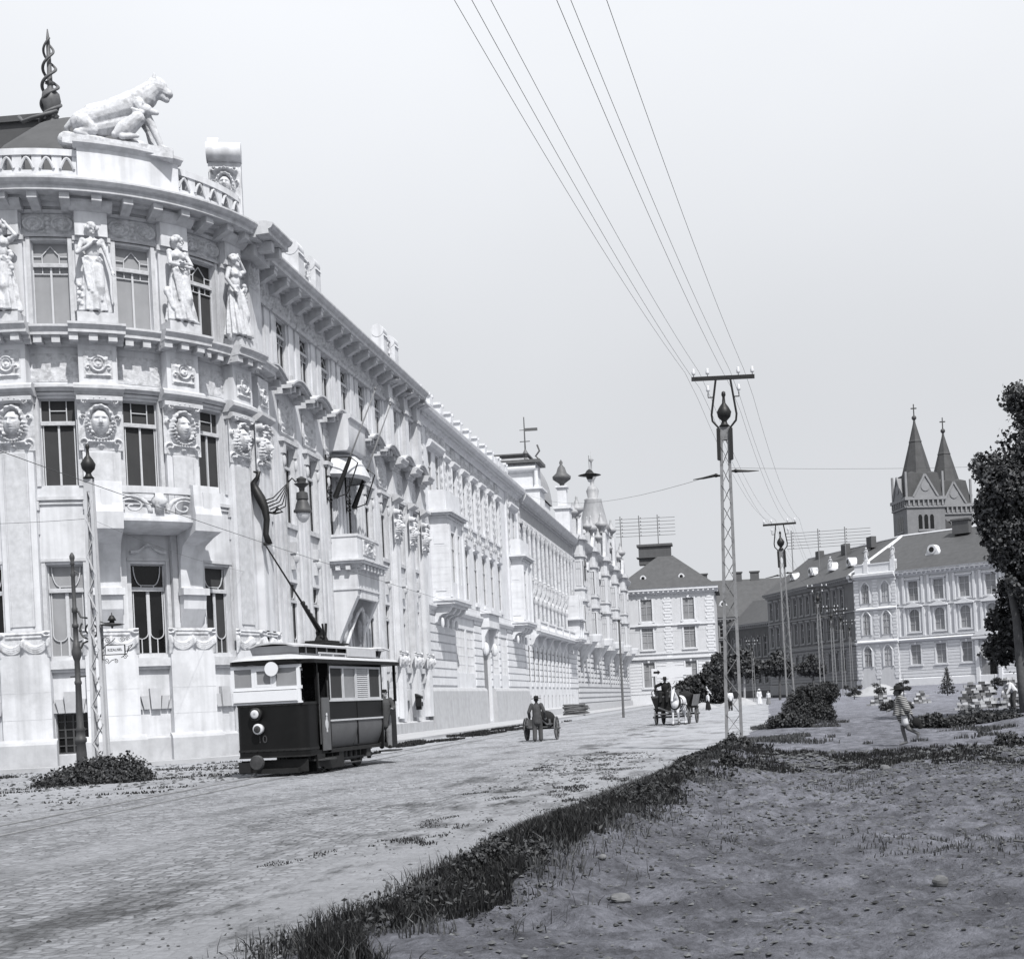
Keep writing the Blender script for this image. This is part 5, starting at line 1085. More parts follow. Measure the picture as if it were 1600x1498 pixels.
m = MB(); m.box(-18.5, -12.8, 249, 251, 24.8, 28.0); m.box(-18.8, -12.5, 248.7, 251.3, 28.0, 28.4); m.box(-18.9, -12.4, 248.6, 251.4, 26.0, 26.15); m.build('chimney', 'brickdark', h1)
def rack(x, y, z, ang, n, gap, hgt, label):
    r = empty('wire_rack', (x, y, z), rad(ang), label, 'telephone wire rack', 'wire racks on the roofs'); m = MB()
    for i in range(n): m.tube([(i*gap, 0, -2.5), (i*gap, 0, hgt)], .10, 6)
    m.build('upright', 'cloth_mid', None).parent = r
    m = MB()
    for k in range(6): m.tube([(-.9, 0, hgt*.35+k*hgt*.11), (n*gap-.2, 0, hgt*.35+k*hgt*.11)], .05, 5)
    for k in range(6):
        for i in range(n): m.ell((i*gap+.3, 0, hgt*.35+k*hgt*.11+.12), (.1, .1, .14), 6)
    m.build('crossbar', 'cloth_mid', None).parent = r
rack(-21.5, 249, 28.0, 3, 3, 3.3, 5.6, 'wire rack of thin bars above the chimney of the pale house')

# --- right-hand corner block
h2 = empty('corner_block', (30, 240, 1), 0, 'long pale three-storey corner block with pediments, arched windows and statues on its parapet', 'apartment building')
z0 = 1.1; A = (18.2, 240.0); B = (60.0, 211.0)
ang = math.degrees(math.atan2(B[1]-A[1], B[0]-A[0])); Lf = math.hypot(B[0]-A[0], B[1]-A[1])
F = Flat(A[0], A[1], ang)
us = [11.2+4.55*i for i in range(9)]
blockhouse(h2, F, Lf, 14, 0, 20.0, [(4.6, 3.2, '', 'k'), (10.0, 3.6, 'r', 'p'), (15.0, 3.2, '', 'h')], [us[0], us[1], us[2], us[3], *us[4:]], 1.75, 'cream', 'creamtrim', rust=(2.6, 8.2), pane=('curtain', 'curtain', 'curtain_mid'))
m = MB(); t = MB()
for u in [us[0]+4.55*i-2.27 for i in range(9)]:
    for z, h in ((9.3, 4.6), (14.6, 4.4)): bx(t, F, u-.75, u-.35, 0, .22, z, z+h); bx(t, F, u+.35, u+.75, 0, .22, z, z+h)
sw(t, F, [(0, 8.3), (.4, 8.4), (.55, 8.7), (.1, 8.9), (0, 9.0)], 0, Lf); sw(t, F, [(0, 1.1), (.4, 1.1), (.35, 2.3), (0, 2.4)], 0, Lf)
# projecting corner bay
bx(m, F, 1.0, 8.2, .0, .6, 1.0, 20.4); FB = Flat(A[0]+F.o[0]*.6, A[1]+F.o[1]*.6, ang)
for u in (.9, 4.4, 7.9):
    z = 2.6; i = 0
    while z < 19: w = .55 if i % 2 else .4; bx(t, FB, u-w+.1, u+w, 0, .07, z, z+.42); z += .52; i += 1
sw(t, FB, [(0, 19.2), (.3, 19.3), (.8, 19.7), (.8, 20.1), (0, 20.3)], .8, 8.4); bx(t, FB, .8, 8.4, -.6, .1, 20.3, 21.6); bx(t, FB, 2.6, 3.4, -.7, .25, 20.3, 22.2); bx(t, FB, 7.6, 8.4, -.7, .25, 20.3, 22.2); bx(t, FB, .8, 8.4, -.7, .2, 21.6, 21.8)
sw(t, FB, [(0, 8.4), (.4, 8.6), (.4, 8.8), (0, 9.0)], .8, 8.4); sw(t, FB, [(0, 14.0), (.3, 14.1), (.3, 14.3), (0, 14.5)], .8, 8.4)
m.build('corner_bay', 'cream', h2); t.build('trim', 'creamtrim', h2)
for z, h in ((4.6, 3.2), (9.9, 3.6), (15.2, 3.2)):
    for u in (2.6, 6.4): window(FB, h2, u, z, 1.35, h, 'E', 'curtain' if u < 5 else 'curtain_mid', wd=.03)
t = MB()
for z, h in ((4.6, 3.2), (9.9, 3.6), (15.2, 3.2)):
    for u in (2.6, 6.4):
        t.tube([P(FB, u-.85+1.7*q, .08, z+h-.5+.9*math.sin(math.pi*q)) for q in np.linspace(0, 1, 9)], .14, 5)
        for s in (-1, 1): bx(t, FB, u+s*.85-.12, u+s*.85+.12, 0, .16, z, z+h-.4)
t.build('window_arch', 'creamtrim', h2)
st_small = ST[0]
for u in (3.0, 8.0, -4.0): inst(st_small, 'parapet_statue', h2, FB.pm(u, -.2, 22.2 if u > 0 else 21.4) @ Matrix.Scale(.72, 4))
# portal
t = MB(); uq = us[2]; bx(t, F, uq+1.6, uq+2.2, 0, .5, 1, 8.0); bx(t, F, uq+5.4, uq+6.0, 0, .5, 1, 8.0); sw(t, F, [(0, 8.0), (.8, 8.1), (.8, 8.5), (0, 8.6)], uq+1.2, uq+6.4)
t.add([(uq+1.2, .0, 8.6), (uq+6.4, .0, 8.6), (uq+3.8, 0, 10.2), (uq+1.2, .8, 8.6), (uq+6.4, .8, 8.6), (uq+3.8, .8, 10.2)], [[(3, 4, 5), (0, 2, 1)], [(0, 1, 4, 3), (1, 2, 5, 4), (2, 0, 3, 5)]], F.f)
t.tube([P(F, uq+3.8-1.6*math.cos(q), .2, 6.0+1.6*math.sin(q)) for q in np.linspace(0, math.pi, 13)], .25, 6); t.build('portal', 'creamtrim', h2)
t = MB(); bx(t, F, uq+2.5, uq+5.1, .16, .2, 1.2, 6.4); t.tube([P(F, uq+3.8-.01, .19, 6.0), P(F, uq+3.8, .2, 6.0)], 1.3, 20); o = t.build('door', 'curtain_mid', h2); t = MB(); bx(t, F, uq+3.9, uq+5.0, .2, .23, 1.2, 5.0); t.build('door_opening', 'glass', o)
# shaded wing along the side street
A2 = (4.3, 277.0); ang2 = math.degrees(math.atan2(A[1]-A2[1], A[0]-A2[0])); L2 = math.hypot(A[0]-A2[0], A[1]-A2[1]); F2 = Flat(A2[0], A2[1], ang2)
us2 = [1.8+3.0*i for i in range(12)]
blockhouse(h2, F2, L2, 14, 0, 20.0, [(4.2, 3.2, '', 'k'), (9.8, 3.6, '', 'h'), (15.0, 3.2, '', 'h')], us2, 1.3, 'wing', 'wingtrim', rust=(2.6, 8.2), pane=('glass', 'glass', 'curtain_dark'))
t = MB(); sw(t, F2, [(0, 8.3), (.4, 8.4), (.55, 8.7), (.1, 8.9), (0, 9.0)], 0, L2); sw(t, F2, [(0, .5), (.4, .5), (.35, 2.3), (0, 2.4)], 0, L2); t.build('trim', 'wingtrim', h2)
# roof following both wings
b = MB(); zt = 27.2; e = .8
def OFF(F_, u, w, z): return P(F_, u, w, z)
ptsA = [OFF(F2, -1, e, 20.1), OFF(F2, L2+.2, e, 20.1), OFF(F, -.2, e, 20.1), OFF(F, Lf+1, e, 20.1), OFF(F, Lf+1, -9.5, zt), (A[0]+9.5, A[1]+8.5, zt), OFF(F2, -1, -9.5, zt)]
b.add(ptsA, [[(0, 1, 5, 6)], [(1, 2, 5)], [(2, 3, 4, 5)]]); b.add([(p[0], p[1], p[2]-.3) for p in ptsA[:4]]+[p for p in ptsA[:4]], [[(0, 1, 5, 4), (1, 2, 6, 5), (2, 3, 7, 6)]])
b.add([ptsA[4], ptsA[5], ptsA[6], OFF(F, Lf+1, -22, 20), (A[0]+22, A[1]+22, 20), OFF(F2, -1, -24, 20)], [[(0, 3, 4, 1), (1, 4, 5, 2)]]); b.build('roof', 'slate', h2)
b = MB(); b.tube([ptsA[5], ptsA[1]], .28, 6); b.tube([ptsA[4], ptsA[5], ptsA[6]], .25, 6); b.tube([ptsA[5], tuple(np.array(ptsA[2])+(2, 0, 0))], .22, 6); b.build('ridge_flashing', 'zinc_light', h2)
for u in (13.5, 26.5, 38): dormer(h2, F, u, -3.0, 22.7, 1.25)
for u in (6, 15, 24, 32): dormer(h2, F2, u, -3.0, 22.7, 1.1)
b = MB(); 
for (u, w) in ((16, -9), (34, -9)): bx(b, F, u-1.5, u+1.5, w-.6, w+.6, 26.0, 28.2); bx(b, F, u-1.7, u+1.7, w-.8, w+.8, 28.2, 28.5)
for u in (5, 17, 28): bx(b, F2, u-1, u+1, -9.8, -8.8, 26, 28.0)
b.build('chimney', 'brickdark', h2)
rack(9.0, 262, 25.6, -8, 3, 4.9, 5.2, 'wire rack of thin bars over the shaded wing of the corner block')
b = MB(); b.add([P(F, 0, -.4, 0), P(F, Lf, -.4, 0), P(F, Lf, -.4, 19.9), P(F, 0, -.4, 19.9), P(F2, 0, -.4, 0), P(F2, L2, -.4, 0), P(F2, L2, -.4, 19.9), P(F2, 0, -.4, 19.9)], [[(0, 1, 2, 3), (4, 5, 6, 7)]]); b.add([P(F2, -.3, 0, 0), P(F2, -.3, -14, 0), P(F2, -.3, -14, 20), P(F2, -.3, 0, 20)], [[(0, 1, 2, 3)]]); b.build('inner_wall', 'cream', h2)

# --- darker houses of the side street
h3 = empty('side_street_house', (0, 292, 0), 0, 'lower darker house with many narrow windows beyond the pale house', 'house')
F = Flat(-9.0, 297, -32); F = Flat(-4.0, 318, -58)
blockhouse(h3, F, 40, 12, 0, 16.2, [(3.2, 3.2, '', 'k'), (9.0, 4.2, '', 'k')], [1.8+2.6*i for i in range(15)], 1.3, 'brickdark', 'darktrim', rust=(1.6, 7), pane=('glass', 'curtain_dark', 'curtain_mid'))
b = MB(); b.add([P(F, -1, .9, 16.3), P(F, 41, .9, 16.3), P(F, 41, -7, 22.0), P(F, -1, -7, 22.0)], [[(0, 1, 2, 3)]]); b.add([P(F, -1, -.3, 0), P(F, 41, -.3, 0), P(F, 41, -.3, 16), P(F, -1, -.3, 16)], [[(0, 1, 2, 3)]]); b.build('roof', 'slate', h3)
h4 = empty('dark_roofed_house', (0, 330, 0), 0, 'dark roofed house with small chimneys at the end of the side street', 'house')
F = Flat(-14.0, 318, 4)
blockhouse(h4, F, 34, 12, 0, 18.2, [(3.2, 3.2, '', 'k'), (9.4, 3.6, '', 'h'), (14.0, 2.6, '', 'k')], [2.0+3.3*i for i in range(10)], 1.5, 'brickdark', 'darktrim', pane=('glass', 'curtain_mid'))
b = MB(); b.add([P(F, -1, .9, 18.4), P(F, 35, .9, 18.4), P(F, 35, -9, 27.5), P(F, -1, -9, 27.5), P(F, 35, -20, 18), P(F, -1, -20, 18)], [[(0, 1, 2, 3), (3, 2, 4, 5)]]); b.add([P(F, -1, -.3, 0), P(F, 35, -.3, 0), P(F, 35, -.3, 18), P(F, -1, -.3, 18)], [[(0, 1, 2, 3)]]); b.build('roof', 'slate', h4)
for u in (9, 19): dormer(h4, F, u, -2.4, 21, 1.2)
b = MB()
for u in (5, 13, 17, 28, 33): bx(b, F, u-1, u+1, -9.5, -8.5, 26, 29); bx(b, F, u-1.2, u+1.2, -9.7, -8.3, 29, 29.3)
b.build('chimney', 'brickdark', h4)

# ================================================================== CHURCH
ch = empty('twin_spired_church', (42, 325, 0), 0, 'brick church with two dark pointed spires behind the corner block', 'church')
def tower(x, y, s, zc, ztop, lab):
    ang = 14; R_ = Matrix.Rotation(rad(ang), 3, 'Z'); f = lambda v: (np.asarray(v) @ np.array(R_).T)+np.array([x, y, 0])
    b = MB(); b.box(-s, s, -s, s, 0, zc, f); b.box(-s-.35, s+.35, -s-.35, s+.35, zc-10.3, zc-9.6, f); b.box(-s-.25, s+.25, -s-.25, s+.25, zc-10.9, zc-10.6, f)
    o = b.build('tower', 'churchstone', ch); o['label'] = lab
    t = MB(); t.box(-s-.45, s+.45, -s-.45, s+.45, zc-.7, zc, f)
    for k in range(4):
        Rk = Matrix.Rotation(rad(90*k), 3, 'Z'); g = lambda v, Rk=Rk: f(np.asarray(v) @ np.array(Rk).T)
        for i in range(8): u = -s+.5+i*(2*s-1)/7; t.box(u-.18, u+.18, -s-.4, -s, zc-2.0, zc-.7, g)
        t.box(-s-.1, s+.1, -s-.3, -s, zc-2.4, zc-2.05, g); t.box(-1.9, 1.9, -s-.18, -s, zc-7.6, zc-7.2, g)
        # gable
        t.add([(-s*.62, -s-.3, zc), (s*.62, -s-.3, zc), (0, -s-.3, zc+4.8), (-s*.62, -s+.5, zc), (s*.62, -s+.5, zc), (0, -s+2.0, zc+4.8)], [[(0, 1, 2)], [(0, 2, 5, 3), (1, 4, 5, 2)]], g)
        for p, q in (((-s*.66, -s-.35, zc), (0, -s-.35, zc+5.0)), ((s*.66, -s-.35, zc), (0, -s-.35, zc+5.0))): t.bar(tuple(g(np.array([p]))[0]), tuple(g(np.array([q]))[0]), .4)
        t.lathe([(1.0, -s-.45), (1.0, -s-.25)], (0, 0, 0), 12, lambda v, g=g: g(np.stack([v[:, 0], v[:, 2], v[:, 1]+zc+2.2], -1)) if False else g(v+np.array([0, 0, zc+2.2])), 'y')
        t.box(-s-.1, -s+.35, -s-.1, -s+.35, zc, zc+5.6, g)
    t.build('tower_trim', 'churchtrim', o)
    w = MB()
    for k in range(4):
        Rk = Matrix.Rotation(rad(90*k), 3, 'Z'); g = lambda v, Rk=Rk: f(np.asarray(v) @ np.array(Rk).T)
        for i in (-1, 0, 1): w.prism([(i*1.35-.45+.9*0, zc-7.1), (i*1.35+.45, zc-7.1), (i*1.35+.45, zc-4.4), (i*1.35+.25, zc-3.95), (i*1.35-.25, zc-3.95), (i*1.35-.45, zc-4.4)], -s-.03, -s+.1, g, 'y')
    w.build('belfry_opening', 'glass', o)
    sp = MB(); n = 8; rp = lambda z: s*1.1*(ztop-z)/(ztop-zc); q = [(rp(zc+.3), zc+.3), (rp(ztop-5), ztop-5), (rp(ztop-5)+.12, ztop-4.95), (rp(ztop-4.5)+.05, ztop-4.5), (.12, ztop)]
    sp.lathe([(r, z) for r, z in q], (0, 0, 0), 8, lambda v: f(v @ np.array(Matrix.Rotation(rad(22.5), 3, 'Z')).T)); k_ = [(-s+.1, zc), (s-.1, zc), (s-.5, zc+5.2), (-s+.5, zc+5.2)]; sp.add([(sx*(s-.05), sy*(s-.05), zc) for sx, sy in ((-1, -1), (1, -1), (1, 1), (-1, 1))]+[(sx*(s*.80), sy*(s*.80), zc+5.4) for sx, sy in ((-1, -1), (1, -1), (1, 1), (-1, 1))]+[(0, 0, zc+7)], [[(0, 1, 5, 4), (1, 2, 6, 5), (2, 3, 7, 6), (3, 0, 4, 7)], [(4, 5, 8), (5, 6, 8), (6, 7, 8), (7, 4, 8)]], f); sp.build('spire', 'slate_dark', o)
    c = MB(); c.ell((x, y, ztop+.5), (.55, .55, .55)); c.lathe([(.3, ztop-.5), (.15, ztop+.2), (.12, ztop+3.6)], (x, y, 0), 6); c.box(x-.65, x+.65, y-.12, y+.12, ztop+2.5, ztop+2.75); c.build('cross', 'iron_grey', o)
tower(39.6, 320, 4.4, 42.6, 60.4, 'nearer taller spire'); tower(47.4, 331, 4.4, 42.0, 59.0, 'farther spire')
b = MB(); b.box(36, 54, 326, 380, 0, 30); b.prism([(36, 30), (54, 30), (45, 40)], 326, 380, None, 'y'); b.build('nave', 'slate', ch)

# ================================================================== LATTICE MASTS
def lattice(H, wb, wt, parent, m, dense=.52, depth=None):
    b = MB(); f = lambda z: (wb+(wt-wb)*z/H)/2; dp = .7
    for sx in (-1, 1):
        for sy in (-1, 1):
            b.bar((sx*f(0), sy*f(0)*dp, -.3), (sx*f(H), sy*f(H)*dp, H), .085, .04)
        # flat channel side between the two legs
        V = [(sx*f(0), -f(0)*dp, -.3), (sx*f(0), f(0)*dp, -.3), (sx*f(H), f(H)*dp, H), (sx*f(H), -f(H)*dp, H)]; b.add(V+[(v[0]-.02*sx, v[1], v[2]) for v in V], [[(0, 1, 2, 3), (7, 6, 5, 4), (0, 4, 5, 1), (2, 6, 7, 3), (1, 5, 6, 2), (3, 7, 4, 0)]])
    o = b.build('mast_leg', m, None); o.parent = parent
    b = MB(); z = 0; s = 1
    while z < H-dense:
        for sy, t in ((-1, s), (1, -s)): b.bar((-t*f(z), sy*f(z)*dp, z), (t*f(z+dense), sy*f(z+dense)*dp, z+dense), .07, .016)
        z += dense; s = -s
    b.box(-f(H)-.02, f(H)+.02, -f(H)*dp-.02, f(H)*dp+.02, H-.35, H)
    o = b.build('lacing', m, None); o.parent = parent
def knob(H, parent, s=1.0, m='iron'):
    b = MB(); b.lathe([(.10*s, H), (.16*s, H+.02), (.09*s, H+.1*s), (.07*s, H+.17*s), (.17*s, H+.28*s), (.2*s, H+.42*s), (.13*s, H+.55*s), (.05*s, H+.66*s), (.035*s, H+.82*s), (.06*s, H+.88*s), (.05*s, H+.96*s), (.0, H+.99*s)], (0, 0, 0), 12); o = b.build('mast_finial', m, None, smooth=True); o.parent = parent
def crossarm(H, parent):
    z = H+1.35; b = MB()
    for s in (-1, 1): b.tube([(s*.17, -.02, H-.9), (s*.17, -.02, H+.0), (s*.32, -.02, H+.18), (s*.34, -.02, H+.35), (s*.2, -.02, z-.05)], .033, 6); b.box(s*.17-.05, s*.17+.05, -.16, -.09, H-.9, H-.05)
    b.box(-.86, .86, -.05, .05, z-.05, z+.05); o = b.build('crossarm', 'iron', None); o.parent = parent
    for (x, zz) in ((-.80, z+.05), (-.42, z+.05), (.42, z+.05), (.80, z+.05), (-.42, z-.42), (.42, z-.42)):
        b = MB(); b.lathe([(.012, zz), (.012, zz+.06), (.05, zz+.07), (.045, zz+.1), (.055, zz+.13), (.03, zz+.19), (.035, zz+.22), (.0, zz+.23)], (x, 0, 0), 8); 
        o = b.build('insulator', 'tramwhite', None, smooth=True); o.parent = parent
        if zz < z: b = MB(); b.tube([(x*.62, 0, zz-.1), (x, 0, zz-.1), (x, 0, zz)], .018, 6); o2 = b.build('hook', 'iron', None); o2.parent = o
    for s in (-1, 1):
        b = MB(); b.tube([(s*.1, 0, H-1.2-.12*(s < 0)), (s*.3, 0, H-1.2-.1*(s < 0)), (s*.62, 0, H-1.22-.14*(s < 0)), (s*.9, 0, H-1.22-.17*(s < 0))], [.02, .045, .03, .01], 6); b.lathe([(.03, -.05), (.07, 0), (.03, .05)], (s*.27, 0, H-1.2-.1*(s < 0)), 8); o = b.build('strain_insulator', 'iron', None); o.parent = parent
MH = 8.86
m1 = empty('lattice_mast', (0, 0, 0), 0, 'nearest grey lattice mast with dark crossarm, standing at the end of the grass verge', 'mast', 'lattice masts along the road'); lattice(MH, .42, .2, m1, 'mast'); knob(MH, m1); crossarm(MH, m1)
lean = rad(-1.0)
masts = [(-.5, 38.5, lean), (2.1, 73.5, rad(.9)), (6.25, 122, rad(.5)), (9.6, 160, rad(.6)), (11.4, 172, rad(.4)), (15.4, 214, rad(.2)), (0.6, 205, 0)]
labs = [None, 'second lattice mast with crossarm, rising out of the big round bush', 'third lattice mast, just right of the big round bush', 'left one of the close pair of far lattice masts', 'right one of the close pair of far lattice masts', 'small far lattice mast in front of the corner block, beside a sand heap', 'thin far lattice mast behind the nearest one, beside the dark hedge']
for i, (x, y, ln) in enumerate(masts):
    o = m1 if i == 0 else copy_tree(m1)
    o.location = (x, y, hz(x, y)-.05); o.rotation_euler = (0, -ln, 0)
    if i: o['label'] = labs[i]
    if i == 6: o.location.z -= 1.5
for o in m1.children: pass
# left mast (no crossarm) with signal plate and street sign
ml = empty('lattice_mast', (-18.12, 38, 0), 0, 'lattice mast without crossarm in the bush at the left, carrying a street sign', 'mast')
lattice(8.4, .35, .16, ml, 'mast_far'); knob(8.4, ml); ml.rotation_euler = (0, rad(.2), 0)
sg = empty('stop_sign', (-18.12, 38, 3.62), 0, 'small white name plate in a scrolled iron frame on the left lattice mast', 'sign')
b = MB(); x0 = .22; t_ = np.linspace(0, 1, 22)
b.tube([(x0, 0, -.35), (x0, 0, .28), (x0+.06, 0, .42), (x0+.15, 0, .45)], .014, 6)
for (cx_, cz_, R_, a0_, tn, hd) in ((x0+.2, .33, .10, 2.0, 9, -1), (x0+.95, .36, .08, 0, 8, 1), (x0+.78, .34, .09, 3, 9, -1), (x0+.15, -.38, .09, 4, 8, 1), (x0+.5, -.42, .08, 2, 9, -1), (x0+.85, -.28, .09, 0, 9, 1)):
    b.tube([(cx_+R_*(1-.85*q)*math.cos(a0_+hd*tn*q), 0, cz_+R_*(1-.85*q)*math.sin(a0_+hd*tn*q)) for q in t_], .011, 5)
for pts in ([(x0, 0, .02), (x0+.16, 0, .16), (x0+.4, 0, .3), (x0+.5, 0, .4)], [(x0, 0, -.2), (x0+.16, 0, -.16)], [(x0+.92, 0, -.1), (x0+1.0, 0, .1), (x0+1.15, 0, .15)], [(x0+.7, 0, -.3), (x0+.9, 0, -.18), (x0+1.0, 0, 0), (x0+1.12, 0, .12)], [(x0+.2, 0, -.5), (x0+.35, 0, -.38), (x0+.5, 0, -.35)]): b.tube(pts, .013, 5)
b.box(x0+.12, x0+.86, -.02, .02, .14, .17); b.box(x0+.12, x0+.86, -.02, .02, -.2, -.17); b.box(x0+.12, x0+.15, -.02, .02, -.17, .14); b.box(x0+.83, x0+.86, -.02, .02, -.17, .14)
b.build('scroll_frame', 'iron', None).parent = sg
b = MB(); b.box(x0+.15, x0+.83, -.03, -.01, -.17, .14); o = b.build('name_plate', 'tramwhite', None); o.parent = sg
tx = ptext('KIZALISEL', .125, 'dust', None, Matrix.Translation((x0+.49, -.036, -.015))); tx.parent = sg; sg.scale = (.78, .78, .78)
bl = empty('signal_lamp', (-18.12, 38, 4.32), 0, 'flat shaded lamp with a bell cap on the left lattice mast above the name plate', 'lamp')
b = MB(); b.tube([(.2, 0, .12), (.35, 0, .06), (.55, 0, .06)], .018, 6); b.build('arm', 'iron', None).parent = bl
b = MB(); b.lathe([(.05, .0), (.09, .06), (.08, .12), (.15, .14), (.11, .22), (.07, .3), (.02, .33), (.01, .42)], (.62, 0, 0), 12); b.build('bell_cap', 'iron', None, smooth=True).parent = bl
b = MB(); b.lathe([(.03, -.14), (.04, -.07), (.24, -.05), (.42, -.01), (.3, .02), (.08, .04)], (.62, 0, 0), 18); b.build('shade', 'iron_grey', None, smooth=True).parent = bl
bl.scale = (.8, .8, .8)
# cast-iron post at the left
lp = empty('cast_iron_post', (-18.98, 38.6, -.1), 0, 'fluted cast-iron post with a scroll bracket, in the bush beside the left mast', 'post')
b = MB(); b.lathe([(0.179, -.2), (0.168, 1.0), (0.146, 1.35), (0.190, 1.4), (0.190, 1.5), (0.146, 1.55), (0.134, 1.75), (0.168, 1.8), (0.112, 1.9), (0.095, 3.3), (0.118, 3.33), (0.118, 3.4), (0.092, 3.45), (0.087, 4.1), (0.112, 4.15), (0.151, 4.3), (0.157, 4.4), (0.123, 4.55), (0.112, 4.7), (0.084, 4.72), (0.078, 5.2), (0.106, 5.22), (0.106, 5.32), (0.073, 5.35), (0.070, 5.7), (0.095, 5.72), (0.095, 5.85), (0.067, 5.9), (0.062, 6.9), (0.084, 6.95), (0.056, 7.05), (0.050, 7.3), (0.084, 7.33), (0.045, 7.4), (0.084, 7.52), (0.084, 7.6), (0.034, 7.7), (0.000, 7.72)], (0, 0, 0), 16, flute=8, fl=.05); b.build('post', 'iron_grey', None, smooth=True).parent = lp
b = MB(); q = np.linspace(0, 1, 40); b.tube([(.5+.36*(1-.9*a)*math.cos(2.4+11*a), 0, 5.1+.36*(1-.9*a)*math.sin(2.4+11*a)) for a in q], .032, 6)
b.tube([(.12, 0, 5.75), (.2, 0, 5.55), (.45, 0, 5.5), (.62, 0, 5.48)], .035, 6); b.tube([(.15, 0, 4.5), (.25, 0, 4.68), (.45, 0, 4.75), (.68, 0, 4.9)], .035, 6); b.tube([(.12, 0, 5.1), (.2, 0, 5.1)], .04, 6)
b.tube([(.05, 0, 7.1), (.2, 0, 7.0), (.17, 0, 6.9)], .02, 5); b.box(-.25, .28, -.02, .02, 3.55, 3.6); b.build('scroll_bracket', 'iron_grey', None).parent = lp; lp.scale = (.85, .85, .85)

# ================================================================== WIRES
def wire(pts, r, label, cat='wire', group=None, name='overhead_wire', m='iron_grey'):
    b = MB(); b.tube(pts, r, 4); o = b.build(name, m, None); tag(o, label, cat, group); return o
def sagged(a, b_, sag, n=24):
    a = np.array(a, float); b_ = np.array(b_, float); return [tuple(a+(b_-a)*t+np.array([0, 0, -4*sag*t*(1-t)])) for t in np.linspace(0, 1, n)]
tops = []
for (x, y, ln) in masts[:6]: tops.append((x+.16*(0 if y < 50 else .4), y, hz(x, y)))
offs = [(-.80, 10.4), (-.42, 10.4), (.42, 10.4), (.80, 10.4), (-.42, 9.95), (.42, 9.95)]
names = ['outermost left', 'second from left', 'fourth from left', 'outermost right', 'third from left, on the lower left hook', 'second from right, on the lower right hook']
m0 = (-3.25, 2.0)
for k, (dx, dz) in enumerate(offs):
    P_ = sagged((m0[0]+dx*1.15, m0[1], dz), (tops[0][0]-.05+dx, 38.5, dz-.03), .55)
    for a, c in zip(tops, tops[1:]): P_ += sagged((a[0]+dx, a[1], dz+a[2]), (c[0]+dx, c[1], dz+c[2]), .8 if c[1]-a[1] > 25 else .2, 14)[1:]
    wire(P_, .0042, 'thin overhead wire on the crossarm masts, '+names[k], group=None)
wire(sagged((-.6, 38.5, 7.55), (-19.8, 120, 20.4), 1.2, 20), .006, 'span wire from the nearest mast to the stone palace, carrying the arc lamp')
wire(sagged((-.3, 38.5, 7.7), (24, 44, 8.6), .5), .004, 'span wire running right from the nearest mast towards the big tree')
wire(sagged((-18.1, 38, 7.3), (-33, 42, 8.9), .3), .006, 'span wire running left from the left lattice mast')
wire(sagged((-18.1, 38, 7.3), (-19.3, 54.5, 7.2), .2), .004, 'span wire from the left lattice mast to the corner palace')
TXc = trackx
wire([(TXc(y), y, 5.95) for y in np.linspace(6, 190, 60)], .0065, 'long contact wire hanging over the tram track')
al = empty('arc_lamp', (-6.4, 60, 11.3), 0, 'dark disc-shaped lamp hanging on the span wire over the street', 'lamp')
b = MB(); b.lathe([(.04, -.22), (.12, -.16), (.16, -.05), (.5, -.0), (.2, .08), (.12, .2), (.03, .26)], (0, 0, 0), 14); b.build('lamp_shade', 'iron', None, smooth=True).parent = al
b = MB(); b.ell((0, 0, -.2), (.1, .1, .1)); b.build('bulb', 'lens', None).parent = al; al.location.z = 11.15
wire([(-6.4, 60, 11.35), (-6.4, 60, 12.0)], .01, 'short cord from which the disc-shaped lamp hangs', name='lamp_cord')
thin = empty('wooden_pole', (-9.8, 108, 0), rad(0), 'thin dark pole at the kerb left of the horse cart', 'pole'); b = MB(); b.tube([(0, 0, -.2), (0, 0, 7.4)], [.1, .07], 8); b.build('pole', 'wood', None).parent = thin; b = MB(); b.lathe([(.08, 7.4), (.12, 7.45), (.0, 7.6)], (0, 0, 0), 8); b.build('pole_cap', 'iron', None).parent = thin

# ================================================================== TRAM (front faces the camera, local y runs back)
tm = empty('tram', (0, 0, 0), 0, 'small dark electric tram with white windscreen frame and trolley pole, seen from its front corner', 'tram')
def part(mb, name, m, parent=tm, **k): o = mb.build(name, m, None, **k); o.parent = parent; return o
WH = .96; LF = 1.45; LS = 3.75; LT = LF*2+LS      # half width, platform length, saloon length
zb, zs, zw, zr = .62, 1.84, 2.74, 2.84
def rr(hw, y0, y1, r=.28, n=5, back=True):
    P_ = []
    for (cx_, cy_, a) in ((-hw+r, y0+r, 180), (hw-r, y0+r, 270), (hw-r, y1-r, 0), (-hw+r, y1-r, 90)):
        for k in range(n+1): t = rad(a+90*k/n); P_.append((cx_+r*math.cos(t), cy_+r*math.sin(t)))
    return P_
